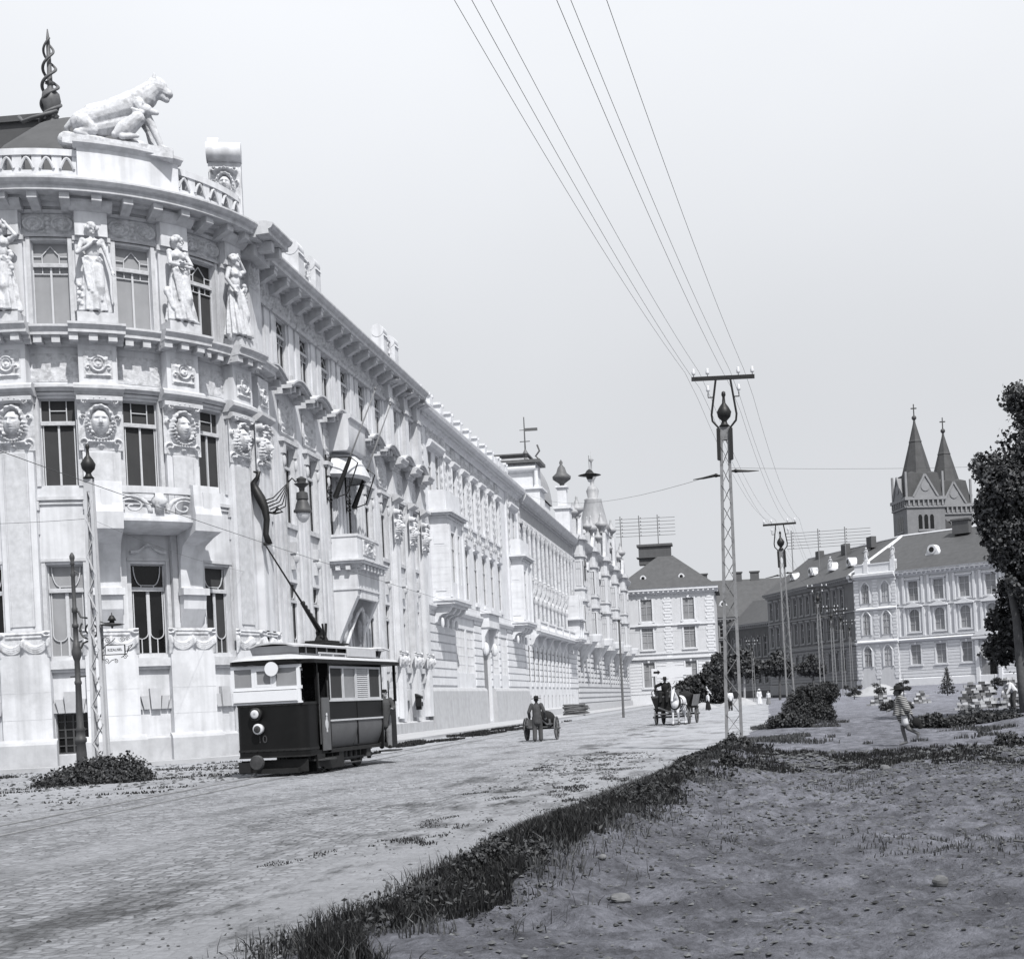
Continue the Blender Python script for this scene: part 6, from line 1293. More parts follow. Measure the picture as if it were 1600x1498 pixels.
# dash panel: open U of sheet metal round the front platform
def ushape(mb, hw, yf, yb, z0, z1, t=.05, r=.25, flip=False):
    o_ = []; i_ = []
    pth = [(-hw, yb)]+[(-hw+r-r*math.cos(rad(a)), yf+r-r*math.sin(rad(a))) for a in (0, 22, 45, 68, 90)]+[(hw-r+r*math.sin(rad(a)), yf+r-r*math.cos(rad(a))) for a in (0, 22, 45, 68, 90)]+[(hw, yb)]
    s = -1 if flip else 1
    inn = [(x*(1-t/hw), yf+(y-yf)*1.0+(t if abs(y-yf) < .2 else 0)) for x, y in pth]
    if flip: pth = [(x, LT-y) for x, y in pth]; inn = [(x, LT-y) for x, y in inn]
    n = len(pth); V_ = [(x, y, z) for z in (z0, z1) for x, y in pth]+[(x, y, z) for z in (z0, z1) for x, y in inn]
    F_ = []
    for k in range(n-1): F_ += [(k, k+1, n+k+1, n+k), (2*n+k+1, 2*n+k, 3*n+k, 3*n+k+1), (n+k, n+k+1, 3*n+k+1, 3*n+k), (k+1, k, 2*n+k, 2*n+k+1)]
    mb.add(V_, [F_])
b = MB(); ushape(b, WH, 0, .75, zb-.14, zs); part(b, 'dash_panel', 'tram', auto=True)
b = MB(); ushape(b, WH-.02, 0, .9, zb-.14, zs, flip=True); part(b, 'dash_panel', 'tram', auto=True)
b = MB(); ushape(b, WH+.012, -.012, .75, zs-.05, zs+.02, .03); ushape(b, WH+.012, -.012, .75, zb+.02, zb+.08, .03); ushape(b, WH+.012, -.012, .75, zb-.14, zb-.10, .03)
for x in np.linspace(-.72, .72, 9):
    for z in (zb+.05, zb-.12, zs-.02): b.ell((x, -.03, z), (.014, .01, .014), 6)
part(b, 'dash_trim', 'truck')
b = MB(); b.prism(rr(WH-.03, .03, LT-.03, .22), zb-.12, zb-.02); part(b, 'floor', 'truck')
# windscreen
b = MB()
for x in (-.96, -.40, .17, .82): b.box(x-.045, x+.045, -.01, .05, zs+.02, zw+.05)
b.box(-1.0, .9, -.012, .052, zw+.0, zw+.08); b.box(-1.0, .9, -.014, .054, zs+.36, zs+.44); b.box(-1.0, .9, -.014, .05, zs+.0, zs+.05)
b.box(-.3, .07, -.016, .04, zs+.44, zs+.50); b.box(-.3, .07, -.016, .04, zw-.06, zw); b.box(-.355, -.30, -.016, .04, zs+.44, zw); b.box(.07, .125, -.016, .04, zs+.44, zw)
wsf = part(b, 'windscreen_frame', 'tramwhite')
b = MB(); b.box(-.92, -.44, .01, .02, zs+.44, zw); b.box(-.3, .07, .01, .02, zs+.48, zw-.05); b.box(.21, .78, .01, .02, zs+.44, zw); part(b, 'windscreen_pane', 'curtain_mid', wsf)
b = MB(); b.box(-.95, .80, -.045, -.012, zs+.05, zs+.36); o = part(b, 'destination_board', 'tramwhite'); b = MB(); b.box(-.93, .78, -.05, -.045, zs+.05, zs+.065); b.box(-.93, .78, -.05, -.045, zs+.345, zs+.355); part(b, 'board_edge', 'dust', o)
b = MB(); b.lathe([(0, -.13), (.18, -.13), (.18, -.10), (0, -.10)], (.16, 0, zw-.02), 28, None, 'y'); part(b, 'signal_disc', 'tramwhite')
# corner glazing toward the entrance (left side seen from outside = +x)
for nm, z, r, m_ in (('headlight', 1.60, .17, 'iron'), ('headlight', 1.22, .14, 'lens')):
    b = MB(); b.lathe([(.0, -.16), (r*.8, -.16), (r, -.13), (r*.95, -.02), (r*.6, .0)], (-.33 if z > 1.5 else -.28, 0, z), 22, None, 'y'); o = part(b, nm, m_, smooth=True)
    b = MB(); b.lathe([(.0, -.185), (r*.3, -.185), (r*.62, -.175), (r*.66, -.165), (0, -.16)], (-.33 if z > 1.5 else -.28, 0, z), 18, None, 'y'); part(b, 'lens', 'lens' if z > 1.5 else 'dust', o, smooth=True)
tx = ptext('10', .27, 'dust', None, Matrix.Translation((-.22, -.012, .95))); tx.name = 'car_number'; tx.parent = tm
# posts and rear screen
for x, y in ((-.97, .75), (.97, .75), (-.97, LF), (.97, LF), (.97, LF+LS), (-.97, LF+LS), (.95, LT-.25), (-.95, LT-.25)):
    b = MB(); b.box(x-.035, x+.035, y-.035, y+.035, zs-.05, zr) if y not in (LF, LF+LS) else b.box(x-.04, x+.04, y-.04, y+.04, zb-.1, zr); part(b, 'corner_post', 'tram')
b = MB(); b.tube([(1.0, .80, .75), (1.0, .80, 2.6)], .02, 6); b.tube([(1.0, LF-.08, .9), (1.0, LF-.08, 2.4)], .02, 6); b.tube([(1.0, LT-.9, .9), (1.0, LT-.9, 2.4)], .02, 6); part(b, 'grab_rail', 'dust')
# saloon bulkheads
b = MB(); b.box(-.95, .95, LF-.02, LF+.03, zb, 1.75); b.box(-.95, -.3, LF-.02, LF+.03, 1.75, zr); b.box(.3, .95, LF-.02, LF+.03, 2.5, zr); b.box(-.95, .95, LF+LS-.03, LF+LS+.02, zb, 1.75); b.box(-.95, .95, LF+LS-.03, LF+LS+.02, 2.5, zr); part(b, 'bulkhead', 'tram')
b = MB(); b.box(-.3, .95, LF, LF+.012, 1.75, 2.5); part(b, 'bulkhead_pane', 'glass')
# tall folding gate at the entrance, with emblem
b = MB(); b.box(.985, 1.02, LF-.52, LF-.05, .58, 1.95); gt = part(b, 'entrance_gate', 'tram2'); b = MB(); b.ell((1.025, LF-.28, 1.25), (.012, .1, .14), 10); b.box(1.02, 1.035, LF-.31, LF-.25, 1.05, 1.45); b.ell((1.03, LF-.28, 1.5), (.01, .06, .05), 8); part(b, 'emblem', 'tramwood', gt)
b = MB(); b.box(.75, 1.16, LF-.95, LF-.05, .34, .38); b.box(.75, .8, LF-.95, LF-.05, .38, .6); b.box(-1.16, -.75, LF-.95, LF-.05, .34, .38); b.box(.75, 1.16, LT-1.2, LT-.4, .34, .38); part(b, 'step', 'dust')
b = MB(); b.add([(1.0, LF-1.0, .5), (1.0, LF-.5, .5), (1.0, LF-.5, .18), (1.0, LF-1.0, .18), (1.03, LF-1.0, .5), (1.03, LF-.5, .5), (1.03, LF-.5, .18), (1.03, LF-1.0, .18)], [[(0, 1, 2, 3), (7, 6, 5, 4), (0, 4, 5, 1), (2, 6, 7, 3)]]); part(b, 'side_guard', 'truck')
# saloon sides
y0, y1 = LF, LF+LS
for s in (-1, 1):
    b = MB(); b.box(s*1.0-.03, s*1.0+.0 if s > 0 else s*1.0+.03, y0, y1, 1.35, 1.86); part(b, 'side_panel', 'tram')
    b = MB(); prof = [(s*.985, 1.32), (s*.99, 1.15), (s*.96, .95), (s*.90, .78), (s*.82, .62), (s*.80, .62), (s*.9, .95), (s*.93, 1.32)]
    n = len(prof)
    for (ya, yb) in ((y0+.04, (y0+y1)/2-.015), ((y0+y1)/2+.015, y1-.04)):
        V_ = [(x, ya, z) for x, z in prof]+[(x, yb, z) for x, z in prof]; b.add(V_, [[(k, (k+1) % n, n+(k+1) % n, n+k) for k in range(n)], [tuple(range(n))[::-1]], [tuple(range(n, 2*n))]])
    part(b, 'rocker_panel', 'tram2', auto=True)
    b = MB(); b.box(s*1.0-.01, s*1.0+.02, y0, y1, 1.32, 1.365); b.box(s*1.0-.01, s*1.0+.03, y0-.02, y1+.02, 1.84, 1.875); part(b, 'waist_rail', 'tramwood')
    b = MB(); b.box(s*1.0-.03, s*1.0+.012, (y0+y1)/2-.015, (y0+y1)/2+.015, .66, 1.84); part(b, 'panel_strip', 'tram')
    nW = 4
    for k in range(nW):
        a = y0+.06+k*(LS-.12)/nW; c = a+(LS-.12)/nW
        b = MB(); b.box(s*.98-.03, s*.98+.03, a, a+.05, 1.875, 2.78); b.box(s*.98-.03, s*.98+.03, c-.05, c, 1.875, 2.78); b.box(s*.98-.03, s*.98+.03, a+.05, c-.05, 2.72, 2.78); b.box(s*.98-.03, s*.98+.03, a+.05, c-.05, 1.875, 1.93)
        o = part(b, 'window', 'tramwood')
        if k == 2:
            b = MB()
            for z in np.arange(1.95, 2.72, .055): b.add([(s*1.0, a+.05, z), (s*1.0, c-.05, z), (s*.965, c-.05, z+.045), (s*.965, a+.05, z+.045), (s*1.0, a+.05, z+.012), (s*1.0, c-.05, z+.012), (s*.965, c-.05, z+.057), (s*.965, a+.05, z+.057)], [[(0, 1, 2, 3), (7, 6, 5, 4), (0, 4, 5, 1), (2, 6, 7, 3)]])
            part(b, 'louvre_shutter', 'tramwood', o); b = MB(); b.box(s*.95-.005, s*.95+.005, a+.05, c-.05, 1.93, 2.72); part(b, 'pane', 'glass', o)
        else: b = MB(); b.box(s*.97-.006, s*.97+.006, a+.05, c-.05, 1.93, 2.72); part(b, 'pane', 'curtain_dark' if k != 1 else 'curtain_mid', o)
b = MB(); b.box(-.9, .9, y0+.1, y1-.1, .95, 1.4); part(b, 'bench', 'wood')
# roof: main deck, fascia, clerestory
b = MB(); b.prism(rr(1.13, -.12, LT+.12, .45), zr, zr+.10); part(b, 'roof_fascia', 'tram')
b = MB(); pr_ = [(-1.12, zr+.10), (-1.0, zr+.17), (-.6, zr+.24), (.6, zr+.24), (1.0, zr+.17), (1.12, zr+.10)]
V_ = []; 
for y, k in ((-.13, .82), (.1, .96), (.4, 1), (LT-.4, 1), (LT-.1, .96), (LT+.13, .82)): V_ += [(x*k, y, zr+.10+(z-zr-.10)*(.1 if y < 0 or y > LT else 1)) for x, z in pr_]
b.add(V_, [[(6*i+k, 6*i+k+1, 6*i+6+k+1, 6*i+6+k) for i in range(5) for k in range(5)]]); part(b, 'roof_deck', 'tramroof', smooth=True)
b = MB(); pr2 = [(-.62, zr+.16), (-.62, zr+.46), (.62, zr+.46), (.62, zr+.16)]
b.add([(-.62, .55, zr+.16), (.62, .55, zr+.16), (.68, .42, zr+.48), (-.68, .42, zr+.48), (-.62, LT-.55, zr+.16), (.62, LT-.55, zr+.16), (.68, LT-.42, zr+.48), (-.68, LT-.42, zr+.48)], [[(0, 1, 2, 3), (5, 4, 7, 6)]]); part(b, 'clerestory_end', 'tramroof')
b = MB(); b.box(-.60, .60, .56, LT-.56, zr+.2, zr+.47); cl = part(b, 'clerestory', 'tram')
b = MB()
for y in np.linspace(1.0, LT-1.0, 8): b.box(.60, .625, y-.03, y+.03, zr+.24, zr+.46)
b.box(.60, .63, .6, LT-.6, zr+.24, zr+.28); part(b, 'clerestory_bar', 'tramwood', cl)
b = MB(); V_ = []
pr3 = [(-.80, zr+.47), (-.5, zr+.54), (0, zr+.57), (.5, zr+.54), (.80, zr+.47)]
for y, k in ((.28, .78), (.5, 1), (LT-.5, 1), (LT-.28, .78)): V_ += [(x*k, y, z) for x, z in pr3]+[(x*k, y, z-.04) for x, z in pr3]
n = 10; F_ = []
for i in range(3):
    for k in range(4): F_ += [(n*i+k, n*i+k+1, n*i+n+k+1, n*i+n+k), (n*i+5+k+1, n*i+5+k, n*i+n+5+k, n*i+n+5+k+1)]
    F_ += [(n*i+4, n*i+9, n*i+19, n*i+14), (n*i, n*i+10, n*i+15, n*i+5)]
F_ += [(k, k+5, k+6, k+1) for k in range(4)]+[(30+k, 30+k+1, 30+k+6, 30+k+5) for k in range(4)]; b.add(V_, [F_]); part(b, 'clerestory_roof', 'tramroof')
b = MB(); b.box(.86, .92, 3.1, 5.1, zr+.22, zr+.44); part(b, 'route_board', 'tramwood'); b = MB(); b.box(.86, .9, 1.2, 3.0, zr+.26, zr+.30); [b.box(.86, .9, y-.02, y+.02, zr+.16, zr+.28) for y in (1.25, 2.1, 2.95)]; b.tube([(.5, 5.3, zr+.5), (.9, 5.6, zr+.5), (.9, 6.2, zr+.45)], .03, 5); part(b, 'roof_rail', 'tramwood')
# trolley base and pole
b = MB(); b.box(-.45, .45, 2.6, 4.3, zr+.58, zr+.63); b.box(-.3, .3, 3.0, 4.0, zr+.63, zr+.70); b.lathe([(.2, zr+.7), (.14, zr+.85), (.16, zr+.95), (.05, zr+1.0)], (0, 3.45, 0), 10); b.tube([(.15, 3.3, zr+.75), (.2, 3.1, zr+1.15)], .03, 5); b.tube([(0, 3.7, zr+.7), (0, 3.8, zr+1.2)], .04, 5); part(b, 'trolley_base', 'truck')
b = MB(); A_ = Vector((0, 3.45, zr+.92)); tip = Vector((-.05, .3, 5.93)); m_ = A_.lerp(tip, .36)
b.tube([A_, m_], [.085, .05], 8)
for q in np.linspace(.05, .33, 7): c_ = A_.lerp(tip, q); b.ell(tuple(c_+Vector((0, 0, .06))), (.05, .06, .06), 8)
b.tube([m_, tip], [.03, .02], 6); b.lathe([(.05, -.02), (.05, .02)], tuple(tip), 10, None, 'x'); part(b, 'trolley_pole', 'iron')
# truck
b = MB()
for s in (-1, 1):
    b.box(s*.74-.03, s*.74+.03, LF+.0, LF+LS, .52, .60)
    for y in (LF+.9, LF+LS-.9): b.box(s*.78-.1, s*.78+.1, y-.14, y+.14, .28, .56); b.box(s*.74-.05, s*.74+.05, y-.4, y-.34, .2, .56); b.box(s*.74-.05, s*.74+.05, y+.34, y+.4, .2, .56)
    b.tube([(s*.8, LF+.5, .3), (s*.8, LF+LS-.5, .3)], .035, 6); b.tube([(s*.78, LF+1.2, .16), (s*.78, LF+LS-1.3, .16)], .03, 6)
    for y in (LF+1.4, LF+1.75, LF+2.1): b.lathe([(.06, .3), (.06, .55)], (s*.78, y, 0), 8)
b.box(-.6, .6, LF+.6, LF+LS-.6, .22, .5); part(b, 'truck_frame', 'dust')
for y in (LF+.9, LF+LS-.9):
    for s in (-1, 1):
        b = MB(); b.lathe([(.08, s*.5-.05), (.36, s*.5-.05), (.40, s*.5-.01), (.38, s*.5+.05), (.3, s*.5+.05), (.1, s*.5+.06)], (0, y, .39), 24, None, 'x'); part(b, 'wheel', 'truck')
b = MB(); b.tube([(-.28, -.0, .38), (-.28, -.22, .38)], .09, 10); b.lathe([(.0, -.32), (.17, -.31), (.19, -.26), (.19, -.22), (.0, -.2)], (-.28, 0, .38), 18, None, 'y'); part(b, 'buffer', 'dust')
b = MB(); b.box(-.9, .9, .15, .2, .10, .42); b.box(-.92, -.60, .02, .2, .12, .38); b.box(-.4, .7, .0, .5, .08, .2); b.box(-.85, .85, .8, .86, .06, .3); b.box(.9, .95, LF-.4, LF+.9, .1, .4); part(b, 'life_guard', 'truck')
tm.location = (-12.14, 34.8, 0.02); tm.rotation_euler = (0, 0, rad(-6.3))
TM = Matrix.Translation((-12.14, 34.8, .02)) @ Matrix.Rotation(rad(-6.3), 4, 'Z')

# ================================================================== PEOPLE AND CARTS
def person(loc, rz, label, J, clothes, skin='skin', hat=None, hs=1.0, vox=.011, group=None, hairm='hair'):
    """J: joints dict in local metres (x right, -y forward, z up); clothes: list of (name, material, [capsules])"""
    r = empty('person', (0, 0, 0), 0, label, 'person', group)
    b = MB(); b.cap(J['neck'], tuple(np.array(J['head'])+V3(0, .01, -.06)), .055, .05); head(b, J['head'], J.get('face', (0, -1, 0)), 1.0)
    b.ell(J['chest'], (.15, .1, .17)); b.ell(J['pelvis'], (.14, .10, .11)); b.cap(J['pelvis'], J['chest'], .12, .13); b.cap(J['chest'], J['neck'], .10, .06)
    for s in 'LR':
        limb(b, [J['sh'+s], J['el'+s], J['ha'+s]], [.05, .04, .028]); d = np.array(J['ha'+s], float)-np.array(J['el'+s], float); hand(b, J['ha'+s], d, 1 if s == 'R' else -1, 1.0, .6)
        b.cap(J['chest'], J['sh'+s], .08, .055)
        limb(b, [J['hi'+s], J['kn'+s], J['an'+s]], [.085, .058, .04]); t = J.get('to'+s); b.cap(J['an'+s], t, .042, .03) if t is not None else None
    o = finish(b, 'body', skin, r, vox, 2)
    for nm, m, caps in clothes:
        c = MB()
        for q in caps:
            if q[0] == 'e': c.ell(q[1], q[2])
            elif q[0] == 's': skirt(c, *q[1:])
            else: c.cap(*q)
        finish(c, nm, m, r, vox, 2)
    hd = np.array(J['head'], float)
    if hat:
        kind, m = hat; c = MB(); z = .055
        if kind == 'brim': c.lathe([(.0, z+.115), (.07, z+.11), (.092, z+.08), (.098, z+.02), (.10, z), (.19, z-.012), (.20, z), (.19, z+.01), (.105, z+.02)], tuple(hd), 20)
        elif kind == 'cap': c.lathe([(.0, z+.075), (.08, z+.07), (.105, z+.045), (.1, z), (.098, z-.01), (.0, z-.01)], tuple(hd), 18); fd = np.array(J.get('face', (0, -1, 0)), float); fd /= np.linalg.norm(fd); c.ell(tuple(hd+fd*.11+V3(0, 0, z-.005)), (.06, .05, .012), 10)
        c.build('hat', m, None, smooth=True).parent = r
    if hairm:
        fd = np.array(J.get('face', (0, -1, 0)), float); fd /= np.linalg.norm(fd); c = MB(); c.ell(tuple(hd-fd*.022+V3(0, 0, .025)), (.088, .088, .098)); c.ell(tuple(hd-fd*.045-V3(0, 0, .04)), (.065, .06, .06)); finish(c, 'hair', hairm, r, vox, 2)
    for c in r.children: c.scale = (hs,)*3; c.location = tuple(v*hs for v in c.location)
    r.location = loc; r.rotation_euler = (0, 0, rz); return r
def caps_trousers(J, r=.02, short=False):
    L_ = [(J['pelvis'], tuple(np.array(J['pelvis'])-V3(0, 0, .05)), .145, .14)]
    for s in 'LR':
        L_ += [(J['hi'+s], J['kn'+s], .10+r*.3, .075+r)]
        if not short: L_ += [(J['kn'+s], J['an'+s], .072+r, .062+r)]
    return L_
def caps_jacket(J, r=.02, tail=.12, sleeve=1.0):
    p = np.array(J['pelvis'], float); c = np.array(J['chest'], float)
    L_ = [(tuple(p-V3(0, 0, tail)), tuple(c), .15+r*.5, .145+r), (tuple(c), tuple(np.array(J['neck'])-V3(0, 0, .05)), .13+r, .07+r)]
    for s in 'LR':
        e = np.array(J['el'+s], float); h = np.array(J['ha'+s], float); L_ += [(J['chest'], J['sh'+s], .10, .075), (J['sh'+s], J['el'+s], .068+r*.5, .052+r*.5)]
        if sleeve > 0: L_ += [(tuple(e), tuple(e+(h-e)*sleeve), .052+r*.5, .04+r*.5)]
        L_ += [(tuple(p-V3(.07, 0, tail)), tuple(c-V3(.05, 0, 0)), .10, .1), (tuple(p-V3(-.07, 0, tail)), tuple(c+V3(.05, 0, 0)), .10, .1)]
    return L_
def stand(**k):
    J = dict(pelvis=(0, 0, .95), chest=(0, 0, 1.27), neck=(0, 0, 1.46), head=(0, -.02, 1.60), shL=(-.18, 0, 1.41), shR=(.18, 0, 1.41), elL=(-.24, .02, 1.13), elR=(.24, .02, 1.13), haL=(-.26, -.05, .9), haR=(.26, -.05, .9),
             hiL=(-.09, 0, .92), hiR=(.09, 0, .92), knL=(-.10, -.02, .5), knR=(.10, -.02, .5), anL=(-.11, .02, .08), anR=(.11, .02, .08), toL=(-.13, -.13, .04), toR=(.13, -.13, .04)); J.update(k); return J
def shoes(J): return ('shoes', 'cloth_dark', [(J['an'+s], J['to'+s], .052, .042) for s in 'LR'])

# man pushing a two-wheeled barrow, seen from behind (faces +y so local -y forward -> rotate 180)
J = stand(elL=(-.30, .04, 1.14), elR=(.30, .04, 1.14), haL=(-.30, -.14, .93), haR=(.30, -.14, .93), head=(.0, -.05, 1.60), knL=(-.11, -.10, .5), anL=(-.12, -.03, .08), knR=(.10, .0, .5), anR=(.1, .14, .1), toR=(.11, .0, .04), chest=(0, -.04, 1.27), neck=(0, -.05, 1.46))
person((-8.42, 55.0, .02), rad(183), 'man in a dark brimmed hat and grey jacket, seen from behind pushing a two-wheeled barrow', J,
       [('jacket', 'cloth_grey', caps_jacket(J, .03, .2)), ('trousers', mat('dark_trousers', .045, var=.2, vscale=9), caps_trousers(J, .02)), shoes(J)], hat=('brim', 'cloth_dark'), hs=1.02)
hc = empty('hand_cart', (0, 0, 0), 0, 'two-wheeled wooden barrow with a dark barrel-shaped load, pushed by the man', 'cart')
def spoked(mb, c, R, w, n=12, axis='x'):
    mb.lathe([(R-.06, -w/2), (R, -w/2), (R, w/2), (R-.06, w/2), (R-.06, -w/2)], c, 32, None, axis); mb.lathe([(.03, -w), (.08, -w), (.09, 0), (.08, w), (.03, w)], c, 12, None, axis)
    for k in range(n):
        a = 2*math.pi*k/n; d = (0, math.cos(a), math.sin(a)); mb.bar(tuple(c[i]+d[i]*.07 for i in range(3)), tuple(c[i]+d[i]*(R-.04) for i in range(3)), .035)
for s in (-1, 1): b = MB(); spoked(b, (s*.62, 0, .47), .47, .05); part(b, 'wheel', 'wood', hc)
b = MB(); b.tube([(-.78, 0, .47), (.78, 0, .47)], .035, 8); b.box(-.5, -.44, -1.25, .9, .62, .68); b.box(.44, .5, -1.25, .9, .62, .68)
for y in (-.5, 0, .5, .85): b.box(-.5, .5, y-.03, y+.03, .58, .62)
b.bar((-.47, -1.25, .66), (-.3, -1.7, .92), .045); b.bar((.47, -1.25, .66), (.3, -1.7, .92), .045); b.box(-.45, .45, -.6, .85, .52, .56); b.box(-.47, -.43, -.6, .85, .62, .85); b.box(.43, .47, -.6, .85, .62, .85); part(b, 'frame', 'wood', hc)
b = MB(); b.lathe([(.0, -.55), (.3, -.55), (.36, -.3), (.38, 0), (.36, .4), (.3, .7), (0, .7)], (.14, 0, .82), 18, None, 'y'); b.box(-.1, .42, -.55, .7, .56, .8); part(b, 'load', 'cloth_dark', hc, smooth=True)
hc.location = (-8.5, 56.7, .02); hc.rotation_euler = (0, 0, rad(-4))

# boy walking left across the path
J = dict(pelvis=(0, 0, .80), chest=(0, -.05, 1.10), neck=(0, -.07, 1.29), head=(0, -.12, 1.42), face=(0, -1, -.12), shL=(-.15, -.06, 1.24), shR=(.15, -.06, 1.24), elL=(-.20, -.12, 1.0), elR=(.20, .06, 1.0), haL=(-.14, -.30, .95), haR=(.18, .14, .78),
         hiL=(-.08, 0, .78), hiR=(.08, 0, .78), knL=(-.08, -.02, .43), knR=(.08, .10, .45), anL=(-.08, .06, .08), anR=(.08, .36, .30), toL=(-.08, -.10, .035), toR=(.08, .33, .17))
person((3.95, 37.2, hz(3.95, 37.2)), rad(-90), 'barefoot boy in a dark hat, striped shirt and white shorts walking left across the path', J,
       [('striped_shirt', None, None)][:0]+[('shorts', 'cloth_white', caps_trousers(J, .03, True)[:1]+[((-.08, 0, .78), (-.085, -.01, .60), .11, .10), ((.08, 0, .78), (.08, .04, .60), .11, .10)])], skin='skindark', hat=('brim', 'cloth_dark'), hs=1.0)
boy = [o for o in C.objects if o.name.startswith('person')][-1]
mS = bpy.data.materials.new('striped_cotton'); mS.use_nodes = True; t = mS.node_tree; n = t.nodes; l = t.links; g = n.new('ShaderNodeTexCoord'); sx = n.new('ShaderNodeSeparateXYZ'); l.new(g.outputs['Object'], sx.inputs[0])
q1 = n.new('ShaderNodeMath'); q1.operation = 'MULTIPLY_ADD'; q1.inputs[1].default_value = .25; l.new(sx.outputs['Y'], q1.inputs[0]); l.new(sx.outputs['Z'], q1.inputs[2])
q2 = n.new('ShaderNodeMath'); q2.operation = 'MULTIPLY'; q2.inputs[1].default_value = 115; l.new(q1.outputs[0], q2.inputs[0]); q3 = n.new('ShaderNodeMath'); q3.operation = 'SINE'; l.new(q2.outputs[0], q3.inputs[0])
q4 = n.new('ShaderNodeMapRange'); q4.inputs['From Min'].default_value = -.3; q4.inputs['From Max'].default_value = .3; q4.inputs['To Min'].default_value = .025; q4.inputs['To Max'].default_value = .24; l.new(q3.outputs[0], q4.inputs['Value']); l.new(q4.outputs[0], n['Principled BSDF'].inputs['Base Color']); n['Principled BSDF'].inputs['Roughness'].default_value = .95
c = MB()
for q in caps_jacket(J, .04, .06, .0): c.cap(*q)
skirt(c, (0, -.04), 1.26, .80, .13, .25, 7, .10, (0, .04), 1.0); c.cap((.15, -.06, 1.22), (.22, .08, .95), .07, .10); c.cap((-.15, -.06, 1.22), (-.22, -.14, .98), .07, .09)
o = finish(c, 'striped_shirt', 'cloth_mid', boy, .011, 2); o.data.materials.clear(); o.data.materials.append(mS)
bg_ = MB(); bg_.ell((.02, .12, .0), (.07, .12, .13)); bg_.ell((0, .2, -.10), (.05, .09, .08)); bg_.cap((0, 0, .2), (0, .1, .06), .02, .03); sk = finish(bg_, 'bundle', 'cloth_dark', None, .015, 3)
r = empty('carried_bundle', (0, 0, 0), 0, 'small dark cloth bundle swinging behind the barefoot boy', 'bundle'); sk.parent = r; r.location = (4.15, 37.05, .57+hz(4, 37)); r.rotation_euler = (0, 0, rad(-90))
# workman stooping over the stone blocks
J = stand(pelvis=(0, .10, .93), chest=(0, -.12, 1.20), neck=(0, -.28, 1.34), head=(0, -.38, 1.43), face=(0, -1, -.5), shL=(-.18, -.22, 1.30), shR=(.18, -.22, 1.30), elL=(-.24, -.35, 1.08), elR=(.24, -.30, 1.05), haL=(-.18, -.45, .86), haR=(.2, -.42, .82), hiL=(-.09, .08, .9), hiR=(.09, .08, .9))
person((13.05, 71.6, 0.02), rad(-70), 'workman in a white shirt and pale brimmed hat stooping beside the stone stacks', J, [('shirt', 'cloth_white', caps_jacket(J, .03, .0)), ('trousers', 'cloth_grey', caps_trousers(J, .02)), shoes(J)], hat=('brim', 'cloth_mid'))
# tram staff
J = stand(haR=(.15, -.3, 1.1), haL=(-.1, -.3, 1.1), elR=(.25, -.08, 1.15), elL=(-.25, -.08, 1.15))
def at_tram(x, y, z): v = TM @ Vector((x, y, z)); return tuple(v)
person(at_tram(.35, .75, .52), rad(-4.5), 'driver in dark uniform standing on the front platform of the tram', J, [('uniform', 'cloth_dark', caps_jacket(J, .03, .2)), ('trousers', 'cloth_dark', caps_trousers(J)), shoes(J)], hat=('cap', 'cloth_dark'), hs=1.0, vox=.013)
J = stand(haR=(.2, -.32, 1.15), elR=(.27, -.05, 1.18), face=(1, -.4, 0))
person(at_tram(.86, LF+LS+.5, .42), rad(20), 'conductor in a cap leaning out from the rear platform of the tram', J, [('uniform', 'cloth_grey', caps_jacket(J, .03, .25)), ('trousers', 'cloth_mid', caps_trousers(J)), shoes(J)], hat=('cap', 'cloth_dark'), hs=1.0, vox=.013)
J = stand()
person(at_tram(.1, 2.6, .55), rad(-4.5), 'passenger standing inside the tram behind the driver', J, [('coat', 'cloth_grey', caps_jacket(J, .03, .3)), ('trousers', 'cloth_dark', caps_trousers(J)), shoes(J)], hat=None, hs=.98, vox=.016)

# ------------------------------------------------------------------ horse cart (local: -y is forward, towards the camera)
wg = empty('horse_cart', (0, 0, 0), 0, 'dark flat-sided wagon with spoked wheels coming down the road behind a white horse', 'cart')
b = MB(); b.box(-.95, .95, .2, 3.4, .82, .9)
for s in (-1, 1):
    V_ = [(s*.80, .2, .9), (s*.80, 3.4, .9), (s*1.08, 3.4, 1.55), (s*1.08, .2, 1.55)]; b.add(V_+[(v[0]-s*.04, v[1], v[2]) for v in V_], [[(0, 1, 2, 3), (7, 6, 5, 4), (0, 4, 5, 1), (2, 6, 7, 3), (1, 5, 6, 2), (3, 7, 4, 0)]])
b.add([(-.80, .2, .7), (.80, .2, .7), (1.05, .16, 1.45), (-1.05, .16, 1.45), (-.80, .24, .7), (.80, .24, .7), (1.05, .2, 1.45), (-1.05, .2, 1.45)], [[(0, 1, 2, 3), (7, 6, 5, 4), (3, 2, 6, 7)]])
b.box(-.8, .8, 3.36, 3.42, .9, 1.5); part(b, 'wagon_body', 'cloth_dark', wg)
b = MB(); b.box(-.95, .35, .35, .8, 1.45, 1.55); b.box(-.95, .35, .8, .86, 1.45, 1.85); b.tube([(-.95, .2, 1.4), (-1.0, .1, 1.75), (-.85, .3, 1.95)], .03, 6); part(b, 'seat', 'wood', wg)
b = MB(); 
for (x, y, z, sx, sy, sz) in ((-.45, 1.6, 1.35, .5, .6, .45), (.45, 2.1, 1.35, .48, .7, .4), (-.3, 2.7, 1.3, .5, .5, .35)): b.ell((x, y, z), (sx, sy, sz))
finish(b, 'tarpaulin', 'cloth_dark', wg, .05, 3)
